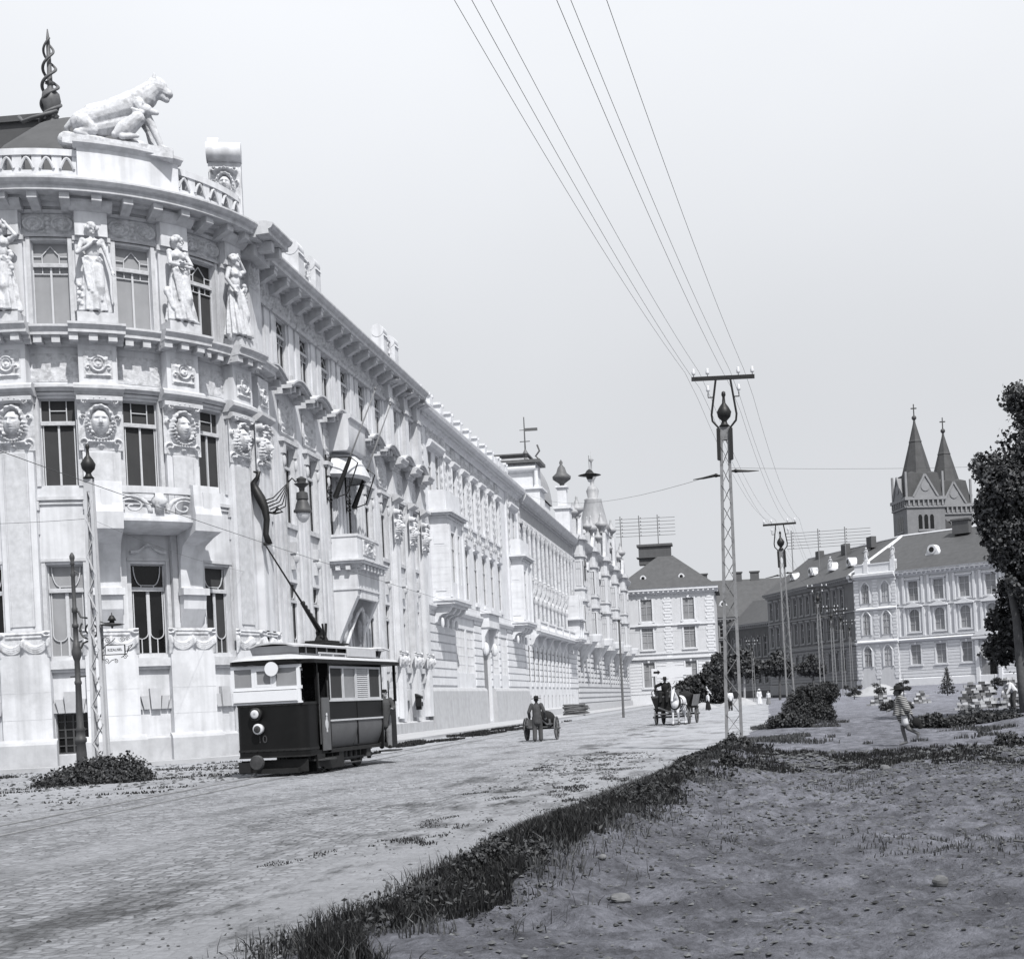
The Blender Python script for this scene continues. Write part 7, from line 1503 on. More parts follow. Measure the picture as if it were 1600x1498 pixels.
for (x, y, R_) in ((-.88, .5, .42), (.88, .5, .42), (-.92, 2.8, .52), (.92, 2.8, .52)): b = MB(); spoked(b, (x, y, R_), R_, .07, 10); part(b, 'wheel', 'wood', wg)
b = MB(); b.tube([(-1.05, .5, .42), (1.05, .5, .42)], .05, 8); b.tube([(-1.1, 2.8, .52), (1.1, 2.8, .52)], .05, 8); b.box(-.06, .06, -.2, 3.0, .62, .74); b.bar((-.05, .2, .65), (-.12, -2.7, .95), .07); b.box(-.8, .8, -.02, .05, .55, .62); part(b, 'undercarriage', 'wood', wg)
for y in (1.0, 2.1): b = MB(); b.add([(1.02, y-.4, .95), (1.02, y+.45, .95), (1.16, y+.45, 1.55), (1.16, y-.4, 1.55), (1.06, y-.4, .95), (1.06, y+.45, .95), (1.2, y+.45, 1.55), (1.2, y-.4, 1.55)], [[(0, 1, 2, 3), (7, 6, 5, 4), (0, 4, 5, 1), (2, 6, 7, 3), (1, 5, 6, 2), (3, 7, 4, 0)]]); part(b, 'side_board', 'cloth_mid', wg)
wg.location = (-4.2, 73.8, .02); wg.rotation_euler = (0, 0, rad(-7))
WM = Matrix.Translation((-4.2, 73.8, .02)) @ Matrix.Rotation(rad(-7), 4, 'Z')
hr = empty('horse', (0, 0, 0), 0, 'white horse in dark harness walking towards the camera in front of the wagon', 'horse')
b = MB(); K = b.cap; E = b.ell
K((0, 1.55, 1.18), (0, .55, 1.16), .30, .31, 16); E((0, 1.65, 1.2), (.30, .34, .33)); E((0, .42, 1.15), (.26, .3, .36)); E((0, 1.1, 1.05), (.29, .5, .30)); E((0, .25, 1.08), (.2, .18, .24))
K((0, .38, 1.28), (0, .02, 1.62), .21, .14, 14); K((0, .12, 1.45), (0, -.05, 1.72), .15, .11, 12)
K((0, -.02, 1.76), (0, -.22, 1.50), .105, .075, 12); K((0, -.22, 1.50), (0, -.34, 1.30), .078, .062, 12); E((0, -.36, 1.27), (.068, .06, .055)); E((0, -.08, 1.66), (.10, .1, .10))
for s in (-1, 1):
    K((s*.06, .0, 1.84), (s*.085, .0, 1.98), .035, .012, 8); E((s*.085, -.10, 1.68), (.02, .025, .025), 8); E((s*.03, -.40, 1.29), (.015, .012, .015), 8)
fl = [((-.13, .38, 1.0), (-.13, .30, .62), (-.13, .26, .22), (-.13, .22, .06)), ((.13, .42, 1.0), (.13, .26, .66), (.13, .40, .34), (.13, .46, .22))]
for a, k_, f_, h_ in fl: K(a, k_, .13, .065); K(k_, f_, .058, .042); K(f_, h_, .045, .06)
hl = [((-.14, 1.65, 1.05), (-.15, 1.42, .78), (-.14, 1.72, .50), (-.14, 1.62, .14), (-.14, 1.56, .05)), ((.14, 1.65, 1.05), (.15, 1.58, .78), (.14, 1.92, .52), (.14, 1.95, .16), (.14, 1.90, .05))]
for a, s_, h_, f_, g_ in hl: K(a, s_, .19, .12); K(s_, h_, .10, .058); K(h_, f_, .05, .042); K(f_, g_, .046, .06)
finish(b, 'body', 'horsewhite', hr, .02, 3)
b = MB(); [b.cap((0, .5-.05*k+.02, 1.50+.035*k), (.09, .5-.05*k, 1.36+.03*k), .035, .02, 6) for k in range(9)]; b.cap((0, -.02, 1.88), (0, -.14, 1.74), .04, .02, 8); finish(b, 'mane', 'cloth_mid', hr, .018, 2)
b = MB(); b.cap((0, 1.95, 1.30), (0, 2.1, 1.0), .05, .08); b.cap((0, 2.1, 1.0), (0, 2.05, .5), .08, .03); finish(b, 'tail', 'cloth_mid', hr, .018, 2)
b = MB(); q = np.linspace(0, 2*math.pi, 20)
b.tube([(.27*math.cos(a), .30+.06*math.sin(a), 1.22+.38*math.sin(a)) for a in q], .05, 8); b.tube([(.31*math.cos(a), .75, 1.16+.34*math.sin(a)) for a in q], .025, 6)
for s in (-1, 1): b.tube([(s*.28, .32, 1.1), (s*.33, 1.2, 1.05), (s*.3, 2.2, .9)], .022, 6); b.tube([(s*.09, -.02, 1.8), (s*.095, -.15, 1.55), (s*.07, -.30, 1.38)], .014, 5)
b.tube([(.09, -.15, 1.6), (0, -.26, 1.56), (-.09, -.15, 1.6)], .014, 5); b.tube([(.3, .35, 1.0), (0, .12, .98), (-.3, .35, 1.0)], .04, 6); part(b, 'harness', 'cloth_dark', hr)
for (x, y) in ((-.13, .20), (.13, .47), (-.14, 1.54), (.14, 1.88)): b = MB(); z = .0 if x < 0 or y > 1 else .13; b.lathe([(.075, z), (.06, z+.09), (.0, z+.1)], (x, y, 0), 10); part(b, 'hoof', 'cloth_grey', hr)
v = WM @ Vector((.62, -2.5, 0)); hr.location = (v.x, v.y, .02); hr.rotation_euler = (0, 0, rad(-10))
J = dict(pelvis=(0, 0, .1), chest=(0, -.06, .42), neck=(0, -.08, .60), head=(.02, -.12, .75), face=(.1, -1, 0), shL=(-.19, -.06, .56), shR=(.19, -.06, .56), elL=(-.46, -.05, .46), elR=(.28, -.1, .32), haL=(-.50, -.10, .22), haR=(.2, -.34, .22),
         hiL=(-.1, -.02, .08), hiR=(.1, -.02, .08), knL=(-.16, -.42, .12), knR=(.16, -.42, .12), anL=(-.16, -.50, -.28), anR=(.16, -.50, -.28), toL=(-.17, -.66, -.32), toR=(.17, -.66, -.32))
v = WM @ Vector((-.35, .62, 1.56)); person(tuple(v), rad(-8), 'wagon driver in a dark hat and coat seated high with one elbow out', J, [('coat', 'cloth_dark', caps_jacket(J, .045, .05)), ('trousers', 'cloth_dark', caps_trousers(J, .02)), shoes(J)], skin='skindark', hat=('brim', 'cloth_dark'), hs=1.08, vox=.014)
# far figures
def far(x, y, rz, lab, top, bot, h=1.0, dress=False, hat=None):
    J = stand(); cl = [('blouse', top, caps_jacket(J, .03, .05))]
    if dress: cl.append(('skirt', bot, [('s', (0, 0), 1.02, .08, .16, .33, 8, .06)]))
    else: cl += [('trousers', bot, caps_trousers(J)), shoes(J)]
    person((x, y, hz(x, y)+.02), rz, lab, J, cl, hat=hat, hs=h, vox=.024)
far(.95, 152, rad(20), 'woman in a long white dress on the roadside beside the big round bush, far off', 'cloth_white', 'cloth_white', 1.0, True, ('brim', 'cloth_white'))
far(1.9, 150, rad(-30), 'smaller figure in white just behind the woman in the long white dress', 'cloth_white', 'cloth_mid', .85, True)
far(-1.7, 118, rad(200), 'man in a white shirt and dark trousers standing by the kerb behind the wagon', 'cloth_white', 'cloth_dark')
far(-5.2, 122, rad(160), 'man in a white shirt and dark vest walking behind the wagon', 'cloth_white', 'cloth_dark')
far(-3.8, 126, rad(100), 'bending woman in a white blouse and dark skirt behind the wagon', 'cloth_white', 'cloth_dark', .95, True)

# ================================================================== VEGETATION
def leaves(centers, radii, n, size, asp=1.0, shell=.55, drop=0, seed=1, zmin=None, up=.0):
    """many leaf-sized quads spread through overlapping lobes"""
    R_ = np.random.default_rng(seed); C_ = np.array(centers, float); r = np.array(radii, float)
    if r.ndim == 1: r = np.repeat(r[:, None], 3, 1)
    w = (r[:, 0]*r[:, 1]*r[:, 2])**(2/3); k = R_.choice(len(C_), n, p=w/w.sum())
    d = R_.normal(size=(n, 3)); d /= np.linalg.norm(d, axis=1)[:, None]; rr_ = (shell+(1-shell)*R_.random(n)**.6)[:, None]*(1+.12*R_.normal(size=(n, 1)))
    p = C_[k]+d*r[k]*rr_
    fq = 3.0/np.median(r); cl = vnoise(p[:, 0]*fq+p[:, 2]*fq*.6+7, p[:, 1]*fq+p[:, 2]*fq+31)
    keep = cl > -.17; p = p[keep]; d = d[keep]
    if zmin is not None: q = p[:, 2] > zmin; p = p[q]; d = d[q]
    n = len(p); nn = d*.6+R_.normal(size=(n, 3))*.6+np.array([0, 0, up]); nn /= np.linalg.norm(nn, axis=1)[:, None]
    a = np.cross(nn, R_.normal(size=(n, 3))); a /= np.linalg.norm(a, axis=1)[:, None]; b = np.cross(nn, a); s = size*(.6+.8*R_.random((n, 1)))
    V = np.stack([p-a*s*.5, p+b*s*.5*asp-nn*s*.1, p+a*s*.6, p-b*s*.5*asp-nn*s*.1], 1).reshape(-1, 3); return V, np.arange(4*n).reshape(n, 4)
def foliage(name, m, parent, *a, **k): mb = MB(); V, F_ = leaves(*a, **k); mb.add(V, [F_]); return mb.build(name, m, parent)
def blades(x, y, h, w=.012, lean=.5, seed=2, zf=None):
    R_ = np.random.default_rng(seed); n = len(x); z = zf(x, y) if zf is not None else np.zeros(n); a = R_.random(n)*2*np.pi; dx, dy = np.cos(a), np.sin(a); hh = h*(.5+R_.random(n)); ln = lean*hh*R_.random(n); t = R_.random(n)*2*np.pi; lx, ly = np.cos(t)*ln, np.sin(t)*ln
    P0 = np.stack([x-dx*w, y-dy*w, z-.03], -1); P1 = np.stack([x+dx*w, y+dy*w, z-.03], -1); P2 = np.stack([x+dx*w*.7+lx*.4, y+dy*w*.7+ly*.4, z+hh*.6], -1); P3 = np.stack([x-dx*w*.7+lx*.4, y-dy*w*.7+ly*.4, z+hh*.6], -1); P4 = np.stack([x+lx, y+ly, z+hh], -1)
    V = np.stack([P0, P1, P2, P3, P4], 1).reshape(-1, 3); I = np.arange(n)*5; return V, np.stack([I, I+1, I+2, I+3], -1), np.stack([I+3, I+2, I+4], -1)
def grasspatch(label, m, x, y, h, w, seed=3, lean=.6, zf=hgt, name='grass'):
    mb = MB(); V, Q, T_ = blades(x, y, h, w, lean, seed, zf); mb.add(V, [Q, T_]); o = mb.build(name, m); return tag(o, label, 'grass', kind='stuff')
R_ = np.random.default_rng(5)
# verge along the road edge
n = 190000; y = 8+29*R_.random(n)**1.0; dd = R_.normal(size=n)*.32+.48+.22*(y < 16); dens = fbm(y*.7, dd*2, 4)+.5*fbm(y*3.1, dd*5, 3); k = (dd > -.25+.3*fbm(y*.9, y*0, 3)) & (dd < 1.1+.9*fbm(y*.5, dd*0+9, 3)) & (dens > -.16)
y, dd = y[k], dd[k]; x = xr(y)+dd; far_ = y/14
grasspatch('dense dark grass growing on the low bank along the right edge of the road', 'grass', x, y, .085*np.clip(1.3-y/60, .7, 1.3)*(1+1.6*fbm(x*2, y*2, 3)), .006*np.clip(far_, .8, 2.2), 3)
n = 26000; y = 8.5+28*R_.random(n); dd = R_.normal(size=n)*.45+.6; k = fbm(y*1.1+5, dd*2.5, 4) > .06; y, dd = y[k], dd[k]; x = xr(y)+dd
grasspatch('pale dry stalks mixed into the grass along the road edge', 'grass_pale', x, y, .11*(1+1.2*fbm(x*3, y*3, 2)), .006, 33, 1.1, name='dry_stalks')
mb = MB(); Rv = np.random.default_rng(77); n = 24000; y = 9+27*Rv.random(n); dd = Rv.normal(size=n)*.38+.55; k = fbm(y*.9+15, dd*2+4, 4) > .02; y, dd = y[k], dd[k]; x = xr(y)+dd; z = hgt(x, y)+.02+.12*Rv.random(len(x))**2; n = len(x)
nn = Rv.normal(size=(n, 3))+np.array([0, 0, 1.0]); nn /= np.linalg.norm(nn, axis=1)[:, None]; a = np.cross(nn, Rv.normal(size=(n, 3))); a /= np.linalg.norm(a, axis=1)[:, None]; b_ = np.cross(nn, a); s_ = (.02+.03*Rv.random((n, 1)))*np.clip(y/20, .7, 1.6)[:, None]; p = np.stack([x, y, z], -1)
mb.add(np.stack([p-a*s_, p+b_*s_*.45, p+a*s_, p-b_*s_*.45], 1).reshape(-1, 3), [np.arange(4*n).reshape(n, 4)]); tag(mb.build('low_weeds', 'leaf_bush'), 'broad-leaved low weeds mixed through the verge grass', 'weeds', kind='stuff')
n = 50000; x = -1+9*R_.random(n); y = 39.5+26*R_.random(n); k = (x > xr(y)-.1) & (fbm(x*.35+4, y*.25, 4) > .02+.05*(x-1)); x, y = x[k], y[k]
grasspatch('short patchy grass between the path and the round bush', 'grass_pale', x, y, .10, .018, 4)
n = 60000; x = -2+18*R_.random(n); y = 11+19*R_.random(n); k = (x-xr(y) > 1.1) & (fbm(x*.6+8, y*.6, 5) > .25); x, y = x[k], y[k]
grasspatch('scattered dry grass tufts on the bare dirt lot', 'grass_pale', x, y, .045, .008, 6)
n = 50000; x = -1+17*R_.random(n); y = 29.0+4.5*R_.random(n); k = (fbm(x*.7+2, y*.6, 4) > -.02) & (x > xr(y)+.5); x, y = x[k], y[k]
grasspatch('weeds along the low earth bank in front of the path', 'grass', x, y, .08, .012, 7)
n = 60000; x = -5.2+2.8*R_.random(n); y = 8.5+34*R_.random(n); k = (fbm(x*1.6+1, y*.9+3, 5) > .34-.14*(x-xr(y) > -.7)) & (y > 12.5) & (x < xr(y)+.2); x, y = x[k], y[k]
grasspatch('small dark weed tufts growing through the right edge of the road', 'grass', x, y, .022, .008, 8, .9, lambda a, b: a*0+.01)
n = 30000; x = -15.6+2.3*R_.random(n); y = 44+60*R_.random(n); k = (fbm(x*.9+1, y*.35+3, 4) > .02) & (y > 46); x, y = x[k], y[k]
grasspatch('dark weeds in the gutter along the left kerb', 'grass', x, y, .10, .03, 9, .8, lambda a, b: a*0)
n = 40000; x = -27+14*R_.random(n); y = 26+22*R_.random(n); k = (fbm(x*.5+7, y*1.1+3, 4) > .27); x, y = x[k], y[k]
grasspatch('dark low weeds in rows on the dirt at the left', 'grass', x, y, .05, .022, 10, .8, lambda a, b: a*0)

def bush(x, y, lob, n, size, m, label, cat='bush', name='bush', group=None, seed=1, z=None, stems=True, asp=.8):
    z0 = hz(x, y) if z is None else z; r = empty(name, (x, y, z0), 0, label, cat, group)
    cs = [(a, b, c) for a, b, c, *_ in lob]; rs = [q[3:] if len(q) > 4 else (q[3],)*3 for q in lob]
    mb = MB(); V, F_ = leaves(cs, rs, n, size, asp, .5, seed=seed, zmin=-.05); mb.add(V, [F_]); o = mb.build('foliage', m, None); o.parent = r
    if stems:
        mb = MB()
        for (a, b, c, *q) in lob: mb.tube([(a*.2, b*.2, -.2), (a*.6, b*.6, c*.5), (a, b, c)], [.03, .02, .01], 5)
        o = mb.build('stem', 'bark', None); o.parent = r
    return r
bush(-17.5, 36.6, [(0, .3, .12, .9, 1.0, .55), (-.7, 0, .08, .7, .9, .38), (.7, -.3, .06, .75, .9, .38), (-.3, -1.0, .03, 1.0, .8, .26), (.3, .9, .15, .6, .7, .5), (-1.05, -.4, 0, .45, .6, .24), (1.15, -.6, 0, .5, .6, .26)], 24000, .085, 'leaf_bush', 'low spreading dark bush round the foot of the left mast and the cast-iron post', seed=3)
bush(2.6, 65.5, [(0, 0, .85, .85, .85, .85), (-.5, -.3, .6, .65, .6, .6), (.5, -.1, .6, .65, .7, .65), (-.7, -.5, .2, .55, .6, .36), (.85, -.4, .2, .45, .5, .35), (0, -.8, .4, 1.1, .6, .5), (.9, 0, 1.3, .6, .6, .5)], 26000, .13, 'leaf_bush', 'big round dark bush at the roadside around the second mast', seed=4, asp=.45)
bush(1.5, 57, [(0, 0, .25, .7, .6, .4), (-.4, .1, .15, .5, .5, .3), (.5, 0, .2, .5, .5, .3)], 6000, .10, 'leaf_bush', 'low dark bush at the road edge in front of the big round bush', seed=5)
bush(-.45, 34.8, [(0, 0, .2, .2, .2, .24), (-.2, 0, .12, .2, .2, .16), (.22, -.1, .14, .2, .2, .18), (0, -.3, .05, .35, .2, .12)], 3000, .06, 'leaf_bush', 'leafy weed clump at the foot of the nearest mast', seed=6)
bush(-1.2, 27.0, [(0, 0, .12, .16, .16, .14), (.18, 0, .08, .14, .14, .1)], 900, .07, 'leaf_bush', 'small dark weed clump on the dirt hump, nearer the grass bank', seed=7)
bush(-.5, 27.6, [(0, 0, .17, .18, .18, .18), (.16, .1, .12, .15, .15, .13)], 1300, .07, 'leaf_bush', 'small dark weed clump on the dirt hump, farther from the grass bank', seed=8)
bush(-2.3, 12.4, [(0, 0, .12, .26, .26, .18), (.22, .1, .1, .22, .22, .15), (-.15, -.3, .08, .22, .2, .14)], 4500, .035, 'leaf_bush', 'tall dark weed clump at the near end of the grass bank', seed=9)
bush(-1.75, 18.2, [(0, 0, .08, .18, .18, .1), (.15, .1, .06, .15, .15, .08)], 900, .035, 'leaf_bush', 'tiny weed clump on the dirt beside the grass bank', seed=10)
bush(6.1, 48.5, [(0, 0, .15, .6, .5, .34), (.6, 0, .1, .5, .5, .28), (-.5, 0, .08, .45, .5, .24)], 5500, .10, 'leaf_bush', 'dark bush just right of the barefoot boy', seed=11)
bush(8.0, 49.5, [(0, 0, .12, .75, .6, .32), (.8, 0, .1, .7, .6, .28), (-.7, 0, .08, .6, .5, .25)], 7000, .10, 'leaf_bush', 'wider dark bush right of the first one, beside the earth heap', seed=12)
bush(10.8, 45.0, [(0, 0, .05, 1.1, .7, .22), (1.2, -.2, .05, .9, .7, .22), (-.9, -.8, .03, .8, .5, .16), (.4, 1, .05, .9, .5, .2)], 9000, .10, 'leaf_pale', 'pale sprawling weeds over the earth heap at the right', seed=13)
bush(5.9, 33.0, [(0, 0, .15, .35, .3, .25), (.3, 0, .1, .3, .3, .2)], 2000, .07, 'leaf_bush', 'dark weed clump on the earth bank, left of the other', seed=14)
bush(7.0, 32.4, [(0, 0, .1, .6, .3, .18), (.6, 0, .1, .4, .3, .16)], 2600, .07, 'leaf_bush', 'low wide dark weeds on the earth bank at the right edge', seed=15)
bush(9.0, 88, [(0, 0, .2, .7, .6, .45), (-.6, 0, .15, .5, .5, .35), (.5, 0, .2, .5, .5, .3)], 2600, .16, 'leaf_bush', 'dark bush in front of the far stone stacks', seed=16)
bush(4.6, 120, [(0, 0, .6, 1, 1, .8), (.9, 0, .5, .9, .8, .7)], 3000, .18, 'leaf_bush', 'bush beside the far pair of lattice masts', seed=17)
bush(9.6, 62, [(0, 0, .1, .7, .5, .3), (.9, 0, .05, .8, .5, .22), (1.9, -.2, .05, .8, .6, .25)], 3600, .12, 'leaf_pale', 'pale leafy weeds in front of the near stone stacks', seed=18)
for i, (px, py, h, lab) in enumerate(((17.9, 130, 2.5, 'small fir tree in front of the corner block, the tallest one'), (10.2, 140, 1.9, 'small loose shrub at the foot of the corner block, far left of the row'), (12.6, 138, 1.8, 'small shrub between the loose shrub and the far stone stacks'), (14.6, 136, 2.1, 'scrubby young tree behind the hat of the boy'), (22.5, 132, 1.8, 'small bushy shrub just left of the corner block door'), (25.2, 126, 1.9, 'small bushy shrub right of the corner block door'))):
    r = empty('young_tree', (px, py, hz(px, py)), 0, lab, 'tree', 'young trees in front of the corner block'); lob = [(0, 0, h*q, (1-q)*.55*h*.7+.12) for q in np.linspace(.15, .95, 7)] if i == 0 else [(R_.normal()*.35, 0, h*(.2+.5*R_.random()), .3+.25*R_.random()) for _ in range(6)]
    mb = MB(); V, F_ = leaves([a[:3] for a in lob], [(a[3], a[3], .22) for a in lob], 1500, .17, .4, .3, seed=30+i); mb.add(V, [F_]); mb.build('foliage', 'leaf_bush', None).parent = r
    mb = MB(); mb.tube([(0, 0, -.2), (0, 0, h)], [.06, .02], 6); mb.build('trunk', 'bark', None).parent = r
# large tree at the right
tr_ = empty('large_tree', (11.5, 60, 0), 0, 'big dark leafy tree leaning in from the right edge', 'tree')
b = MB(); b.tube([(11.45, 60, -.3), (11.35, 60, 1.5), (11.25, 60, 4), (10.95, 60, 6.5), (11.2, 60, 8.5), (12.2, 60, 11)], [.24, .20, .17, .15, .12, .05], 12)
for e in ((12.6, 60.5, 8.6), (11.2, 59.2, 9.6), (14, 61, 9.5), (11.6, 60.8, 7.4), (15.5, 59, 11), (13.2, 60, 12.6)): b.tube([(11.1, 60, 6.0), tuple((np.array(e)+(11.1, 60, 6.6))/2+V3(0, 0, .3)), e], [.14, .09, .03], 7)
b.build('trunk', 'bark', tr_, smooth=True)
lob = [(11.7, 59.3, 5.6, .7), (12.4, 59.2, 4.8, .8), (13.7, 59.5, 4.2, 1.1), (10.7, 59.8, 7.9, .6), (11.1, 59.8, 6.6, .7), (11.8, 59.5, 6.6, .9), (13.8, 59.5, 5.8, 1.3), (13.2, 59, 8, 1.5), (12.9, 60, 12.9, 1.2), (12.0, 59.8, 13.2, .7), (10.6, 59.8, 10.4, .7), (12.6, 60, 4.3, .5), (13.2, 60, 5.2, 1.0), (13.6, 60, 12.6, 1.6), (12.4, 60, 10.9, 1.35), (11.3, 59.6, 9.5, 1.15), (10.7, 60, 8.6, .8), (12.6, 60.3, 9.0, 1.7), (11.6, 59.5, 7.5, 1.0), (10.8, 60, 7.3, .55), (12.9, 60, 7.0, 1.3), (14.8, 61, 10.3, 2.6), (15.5, 60, 13, 2.2), (15, 59, 7.5, 2.2), (12.2, 60, 5.9, .8), (11.9, 60.2, 5.0, .5), (17, 61, 10, 3), (14.4, 60, 14.2, 1.4), (16.5, 60, 15, 2), (17.5, 60, 7, 2.4)]
foliage('crown', 'leaf', tr_, [(q[0]-.3, q[1], q[2]) for q in lob], [q[3] for q in lob], 120000, .17, .8, .35, seed=20)
t2 = empty('bushy_tree', (12.2, 66, 0), 0, 'lower dark bushy tree behind the trunk of the big tree', 'tree')
b = MB(); b.tube([(12.6, 66, -.3), (12.6, 66, 2.4)], [.16, .08], 8); b.build('trunk', 'bark', t2)
foliage('crown', 'leaf', t2, [(12.4, 66, 3.8), (11.6, 66, 3.0), (13.2, 66, 3.2), (12.0, 65.6, 4.6), (11.4, 66, 4.2), (14.2, 66, 3.6), (12.4, 65.5, 2.4), (12.9, 65, 5.5), (12.0, 65, 5.5), (13.8, 65, 5.2)], [1.0, .8, 1.0, .7, .5, 1.2, .7, 1.0, .7, 1.2], 22000, .19, .8, .35, seed=21)
# street trees far off and hedge
for i, (x, y, h, r_, lab) in enumerate(((-.9, 215, 8.0, 2.9, 'far street tree with a loose crown, left of the pair before the shaded houses'), (4.4, 212, 7.4, 2.2, 'far street tree beside the shaded wing of the corner block'), (-5.0, 226, 8.2, 2.0, 'far street tree at the corner of the pale house'), (9.6, 216, 6.8, 1.9, 'far street tree in front of the shaded wing, farthest right'))):
    t3 = empty('street_tree', (x, y, 0), 0, lab, 'tree', 'far street trees'); b = MB(); b.tube([(0, 0, -.3), (.1, 0, h*.45), (0, 0, h*.75)], [.2, .15, .06], 7); b.tube([(.1, 0, h*.45), (.9, 0, h*.7)], [.1, .03], 5); b.build('trunk', 'woodlight' if i == 0 else 'bark', None).parent = t3
    mb = MB(); V, F_ = leaves([(0, 0, h*.7), (r_*.6, .2, h*.62), (-r_*.6, 0, h*.66), (0, 0, h*.85)], [r_*.7, r_*.55, r_*.6, r_*.5], 5000, .42, .8, .3, seed=50+i); mb.add(V, [F_]); mb.build('crown', 'leaf', None).parent = t3
bush(-6.6, 196, [(0, 0, 2.0, 2.6, 1.5, 2.2), (-2.6, 0, 1.6, 1.8, 1.4, 1.8), (2.2, 0, 2.0, 1.6, 1.4, 2.0), (.6, 0, 3.4, 1.4, 1.2, 1.2), (-1.2, 0, 2.9, 1.5, 1.2, 1.2)], 12000, .36, 'leaf_bush', 'tall dark hedge in front of the pale house', cat='hedge', name='hedge', seed=40)
# big-leaf plant in the bank
r = empty('broad_leaved_plant', (.42, 36.2, hz(.42, 36.2)), 0, 'small upright big-leaved weed on the path edge right of the nearest mast', 'plant'); b = MB()
for k_ in range(9): a = k_*.7; b.add([(0, 0, 0), (math.cos(a)*.1-.03*math.sin(a), math.sin(a)*.1+.03*math.cos(a), .14), (math.cos(a)*.2, math.sin(a)*.2, .24+.02*(k_ % 3)), (math.cos(a)*.1+.03*math.sin(a), math.sin(a)*.1-.03*math.cos(a), .14)], [[(0, 1, 2, 3)]])
b.build('leaf_blade', 'leaf_bush', None).parent = r

# ================================================================== GROUND LITTER, HEAPS, STACKS
def clods(n, xf, yf, size, label, m='clod', name='clod', seed=1, zf=hgt):
    R_ = np.random.default_rng(seed); x = xf(R_, n); y = yf(R_, n, x); z = zf(x, y); s = size*(.35+R_.random(n)**3*2.2)*np.clip(y/22, .7, 1.5)
    base = np.array([(1, 0, 0), (0, 1, 0), (-1, 0, 0), (0, -1, 0), (.15, .1, .5), (0, 0, -.4)]); V = base[None]*s[:, None, None]*(.6+.7*R_.random((n, 6, 1))); a = R_.random(n)*6.28; c, q = np.cos(a), np.sin(a)
    V = np.stack([V[..., 0]*c[:, None]-V[..., 1]*q[:, None]*1.0, V[..., 0]*q[:, None]+V[..., 1]*c[:, None], V[..., 2]], -1)+np.stack([x, y, z+s*.15], -1)[:, None]
    T_ = np.array([(0, 1, 4), (1, 2, 4), (2, 3, 4), (3, 0, 4), (1, 0, 5), (2, 1, 5), (3, 2, 5), (0, 3, 5)]); F_ = (np.arange(n)[:, None, None]*6+T_[None]).reshape(-1, 3)
    mb = MB(); mb.add(V.reshape(-1, 3), [F_]); o = mb.build(name, m); return tag(o, label, 'rubble', kind='stuff')
clods(48000, lambda R, n: -2.2+16*R.random(n), lambda R, n, x: 8.5+26*R.random(n), .021, 'loose clods and pebbles strewn over the dirt lot', seed=61)
clods(7000, lambda R, n: 0+14*R.random(n), lambda R, n, x: 29.2+2.2*R.random(n), .026, 'broken earth and stones along the low bank', seed=62)
clods(3500, lambda R, n: -3.9+.9*R.normal(size=n), lambda R, n, x: 8.5+32*R.random(n), .014, 'pebbles along the right edge of the road', seed=63, zf=lambda x, y: np.where(x < xr(y), .01, hgt(x, y)))
clods(5000, lambda R, n: -30+17*R.random(n), lambda R, n, x: 24+24*R.random(n), .022, 'gravel on the dirt at the left of the tracks', seed=64, zf=lambda x, y: x*0+.01)
for i, (x, y, s, sh, lab) in enumerate(((1.55, 12.25, .10, (1, .7, .8), 'dark cube-like stone lying alone on the dirt lot'), (-1.15, 11.6, .13, (1.8, .8, .5), 'long dark flat stone on the dirt lot near the grass bank'), (-2.15, 12.5, .11, (1.1, .8, 1.0), 'dark stone at the foot of the near grass bank'), (.28, 11.25, .07, (2.0, .8, .35), 'small pale splinter of stone on the dirt lot'), (-1.45, 13.1, .05, (1.2, 1, .7), 'small pale pebble close to the grass bank'), (5.1, 16.6, .06, (1.5, .8, .8), 'pale stone near the right edge of the dirt lot'), (2.6, 28.4, .18, (1.3, .8, .7), 'pale squared stone in the earth bank'), (-1.7, 11.4, .06, (1.5, 1, .5), 'flat pebble between two dark stones on the dirt lot'))):
    mb = MB(); mb.ell((0, 0, 0), (s*sh[0]*.75, s*sh[1]*.75, s*sh[2]*.75), 9); V_ = mb.v[0]; V_ *= 1+.35*(vnoise(V_[:, 0]*17+i*3, V_[:, 1]*17+V_[:, 2]*23))[:, None]; o = mb.build('stone', 'stone'); o.location = (x, y, hz(x, y)+s*sh[2]*.35); o.rotation_euler = (.2, .1, i*1.3); tag(o, lab, 'stone')
b = MB(); b.tube([(2.6, 14.6, hz(2.6, 14.6)+.02), (2.9, 14.55, hz(2.9, 14.5)+.03), (3.3, 14.62, hz(3.3, 14.6)+.02)], .014, 6); tag(b.build('stick', 'bark'), 'thin dark stick lying on the dirt lot', 'stick')
for (x, y, R__, h, lab) in ((-.9, 158, 1.9, 1.0, 'pale sand heap left of the woman in white'), (-2.6, 160, 1.3, .6, 'smaller flat sand heap nearer the kerb'), (13.5, 150, 3.0, 1.3, 'pale sand heap at the foot of the far masts'), (-5.0, 150, 1.8, .7, 'earth heap before the dark hedge')):
    mb = MB(); t_ = np.linspace(0, 2*np.pi, 28, endpoint=False); q = np.linspace(0, 1, 9); TT, QQ = np.meshgrid(t_, q); rad_ = R__*QQ*(1+.2*vnoise(np.cos(TT)*2+5, np.sin(TT)*2+5)); zz = h*(1-QQ**1.3)+.12*vnoise(rad_*np.cos(TT)*3, rad_*np.sin(TT)*3)*h
    I = np.arange(9*28).reshape(9, 28); J_ = np.roll(I, -1, 1); mb.add(np.stack([x+rad_*np.cos(TT), y+rad_*np.sin(TT)*.8, hz(x, y)+zz-.05], -1).reshape(-1, 3), [np.stack([I[:-1], J_[:-1], J_[1:], I[1:]], -1).reshape(-1, 4)]); tag(mb.build('sand_heap', 'sandpile', None, smooth=True), lab, 'sand heap')
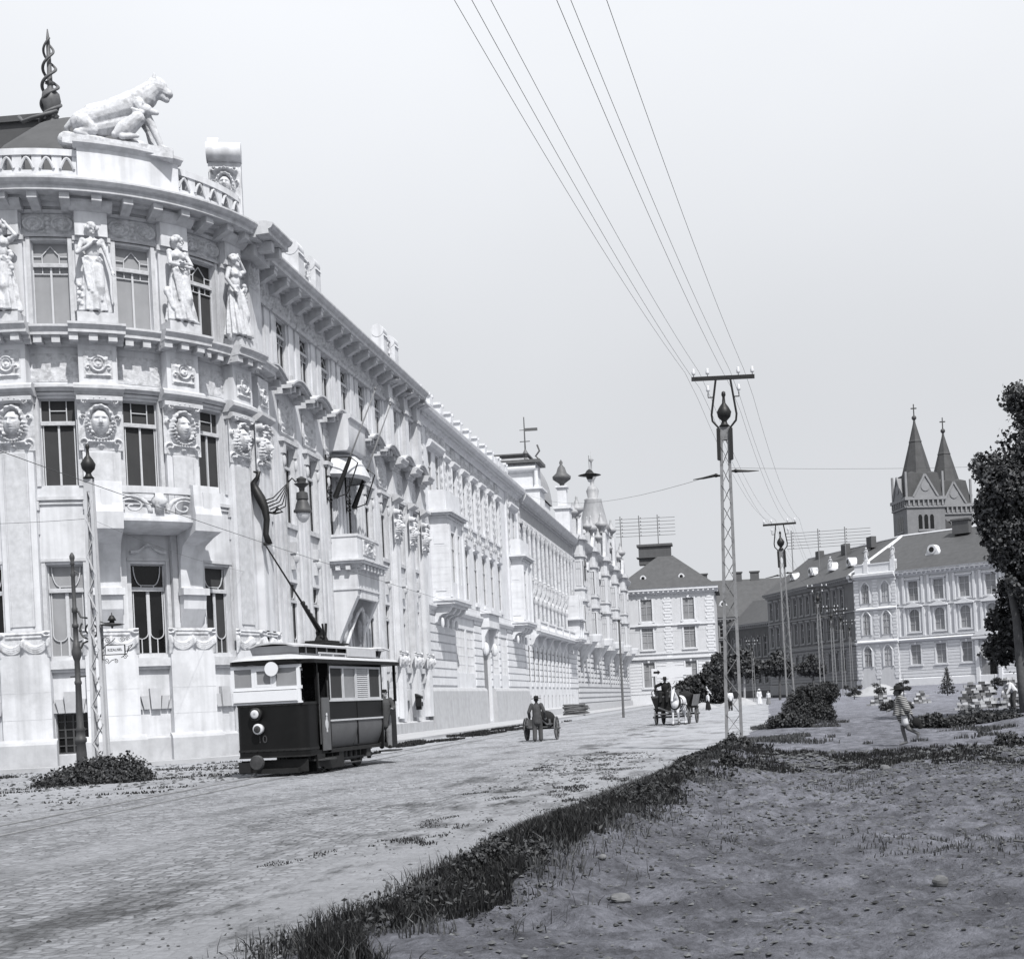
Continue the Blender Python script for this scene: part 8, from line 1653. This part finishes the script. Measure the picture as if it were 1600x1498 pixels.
# stacks of stone blocks, each block its own object
bm_ = MB(); bm_.box(-.15, .15, -.14, .14, 0, .15); bme = bm_.mesh('stone_block'); bms = [with_mat(bme, 'concrete')]
for k_, v_ in enumerate((.06, .17, .30)): M['blk%d' % k_] = mat('block_stone_%s' % ('dark', 'mid', 'pale')[k_], v_, var=.3, vscale=3); bms.append(with_mat(bme, 'blk%d' % k_))
R_ = random.Random(4)
def stack(x0, y0, w, hr, dep, ang, label, taper=.12):
    z0 = min(hz(x0, y0), hz(x0+w, y0)); c, s = math.cos(ang), math.sin(ang)
    for r_ in range(hr):
        nb = int((w-2*taper*r_)/.31)
        for i in range(nb):
            for d_ in range(dep):
                if d_ > 0 and r_ < hr-1 and i > 0 and i < nb-1: continue
                if r_ == hr-1 and R_.random() < .25: continue
                u = taper*r_+i*.31+.15+R_.uniform(-.02, .02)+(.15 if r_ % 2 else 0); v_ = d_*.30+R_.uniform(-.05, .05)
                o = bpy.data.objects.new('stone_block', R_.choice(bms)); C.objects.link(o); o.location = (x0+u*c-v_*s, y0+u*s+v_*c, z0+r_*.157-.02); o.rotation_euler = (0, 0, ang+R_.uniform(-.15, .15)); tag(o, 'rough square stone block in the '+label, 'stone block', 'stone blocks of the '+label)
stack(11.2, 79, 2.7, 10, 1, .02, 'wide stepped stack left of the workman', .07); stack(13.5, 78.5, 1.9, 11, 1, -.05, 'upright stack right behind the workman', .05); stack(14.6, 74, 1.8, 9, 1, .3, 'stack at the right edge of the view', .05)
stack(8.6, 106, 2.4, 7, 1, 0, 'far stack left of the boy', .15); stack(11.6, 104, 1.7, 6, 1, .2, 'far stack right of the boy', .12)
# log pile on the pavement
R_ = random.Random(9)
for k_ in range(34):
    b = MB(); L_ = R_.uniform(1.6, 2.5); rr_ = R_.uniform(.05, .09); lvl = k_//6; x = -17.3+(k_ % 6)*.24+R_.uniform(-.05, .05)
    b.tube([(-L_/2, 0, 0), (-L_*.2, R_.uniform(-.04, .04), R_.uniform(-.02, .02)), (L_/2, R_.uniform(-.05, .05), 0)], [rr_, rr_, rr_*.8], 7); o = b.build('log', 'wood'); o.location = (-16.6+R_.uniform(-.15, .15), 132+(k_ % 6)*.3, .24+lvl*.17); o.rotation_euler = (0, R_.uniform(-.06, .06), R_.uniform(-.2, .2)); tag(o, 'rough dark log in the woodpile on the left pavement', 'log', 'logs of the woodpile on the left pavement')
# shop banner on posts
sb_ = empty('banner_frame', (-11.5, 205, 0), 0, 'white board raised on posts like a gateway in front of the pale house', 'sign board'); b = MB(); b.box(-14.2, -8.3, 205, 205.1, 4.4, 5.5); bb = b.build('board', 'tramwhite', sb_)
b = MB(); b.box(-13.9, -13.2, 204.97, 205, 4.8, 5.1); b.prism([(-13.3, 4.6), (-12.9, 4.95), (-13.3, 5.3)], 204.97, 205, None, 'y'); b.build('dark_mark', 'cloth_dark', bb)
for x in (-14.1, -9.4): b = MB(); b.box(x-.2 if x > -10 else x-.07, x+.2 if x > -10 else x+.07, 205.1, 205.25, 0, 4.4); b.build('post', 'tramwhite', sb_)
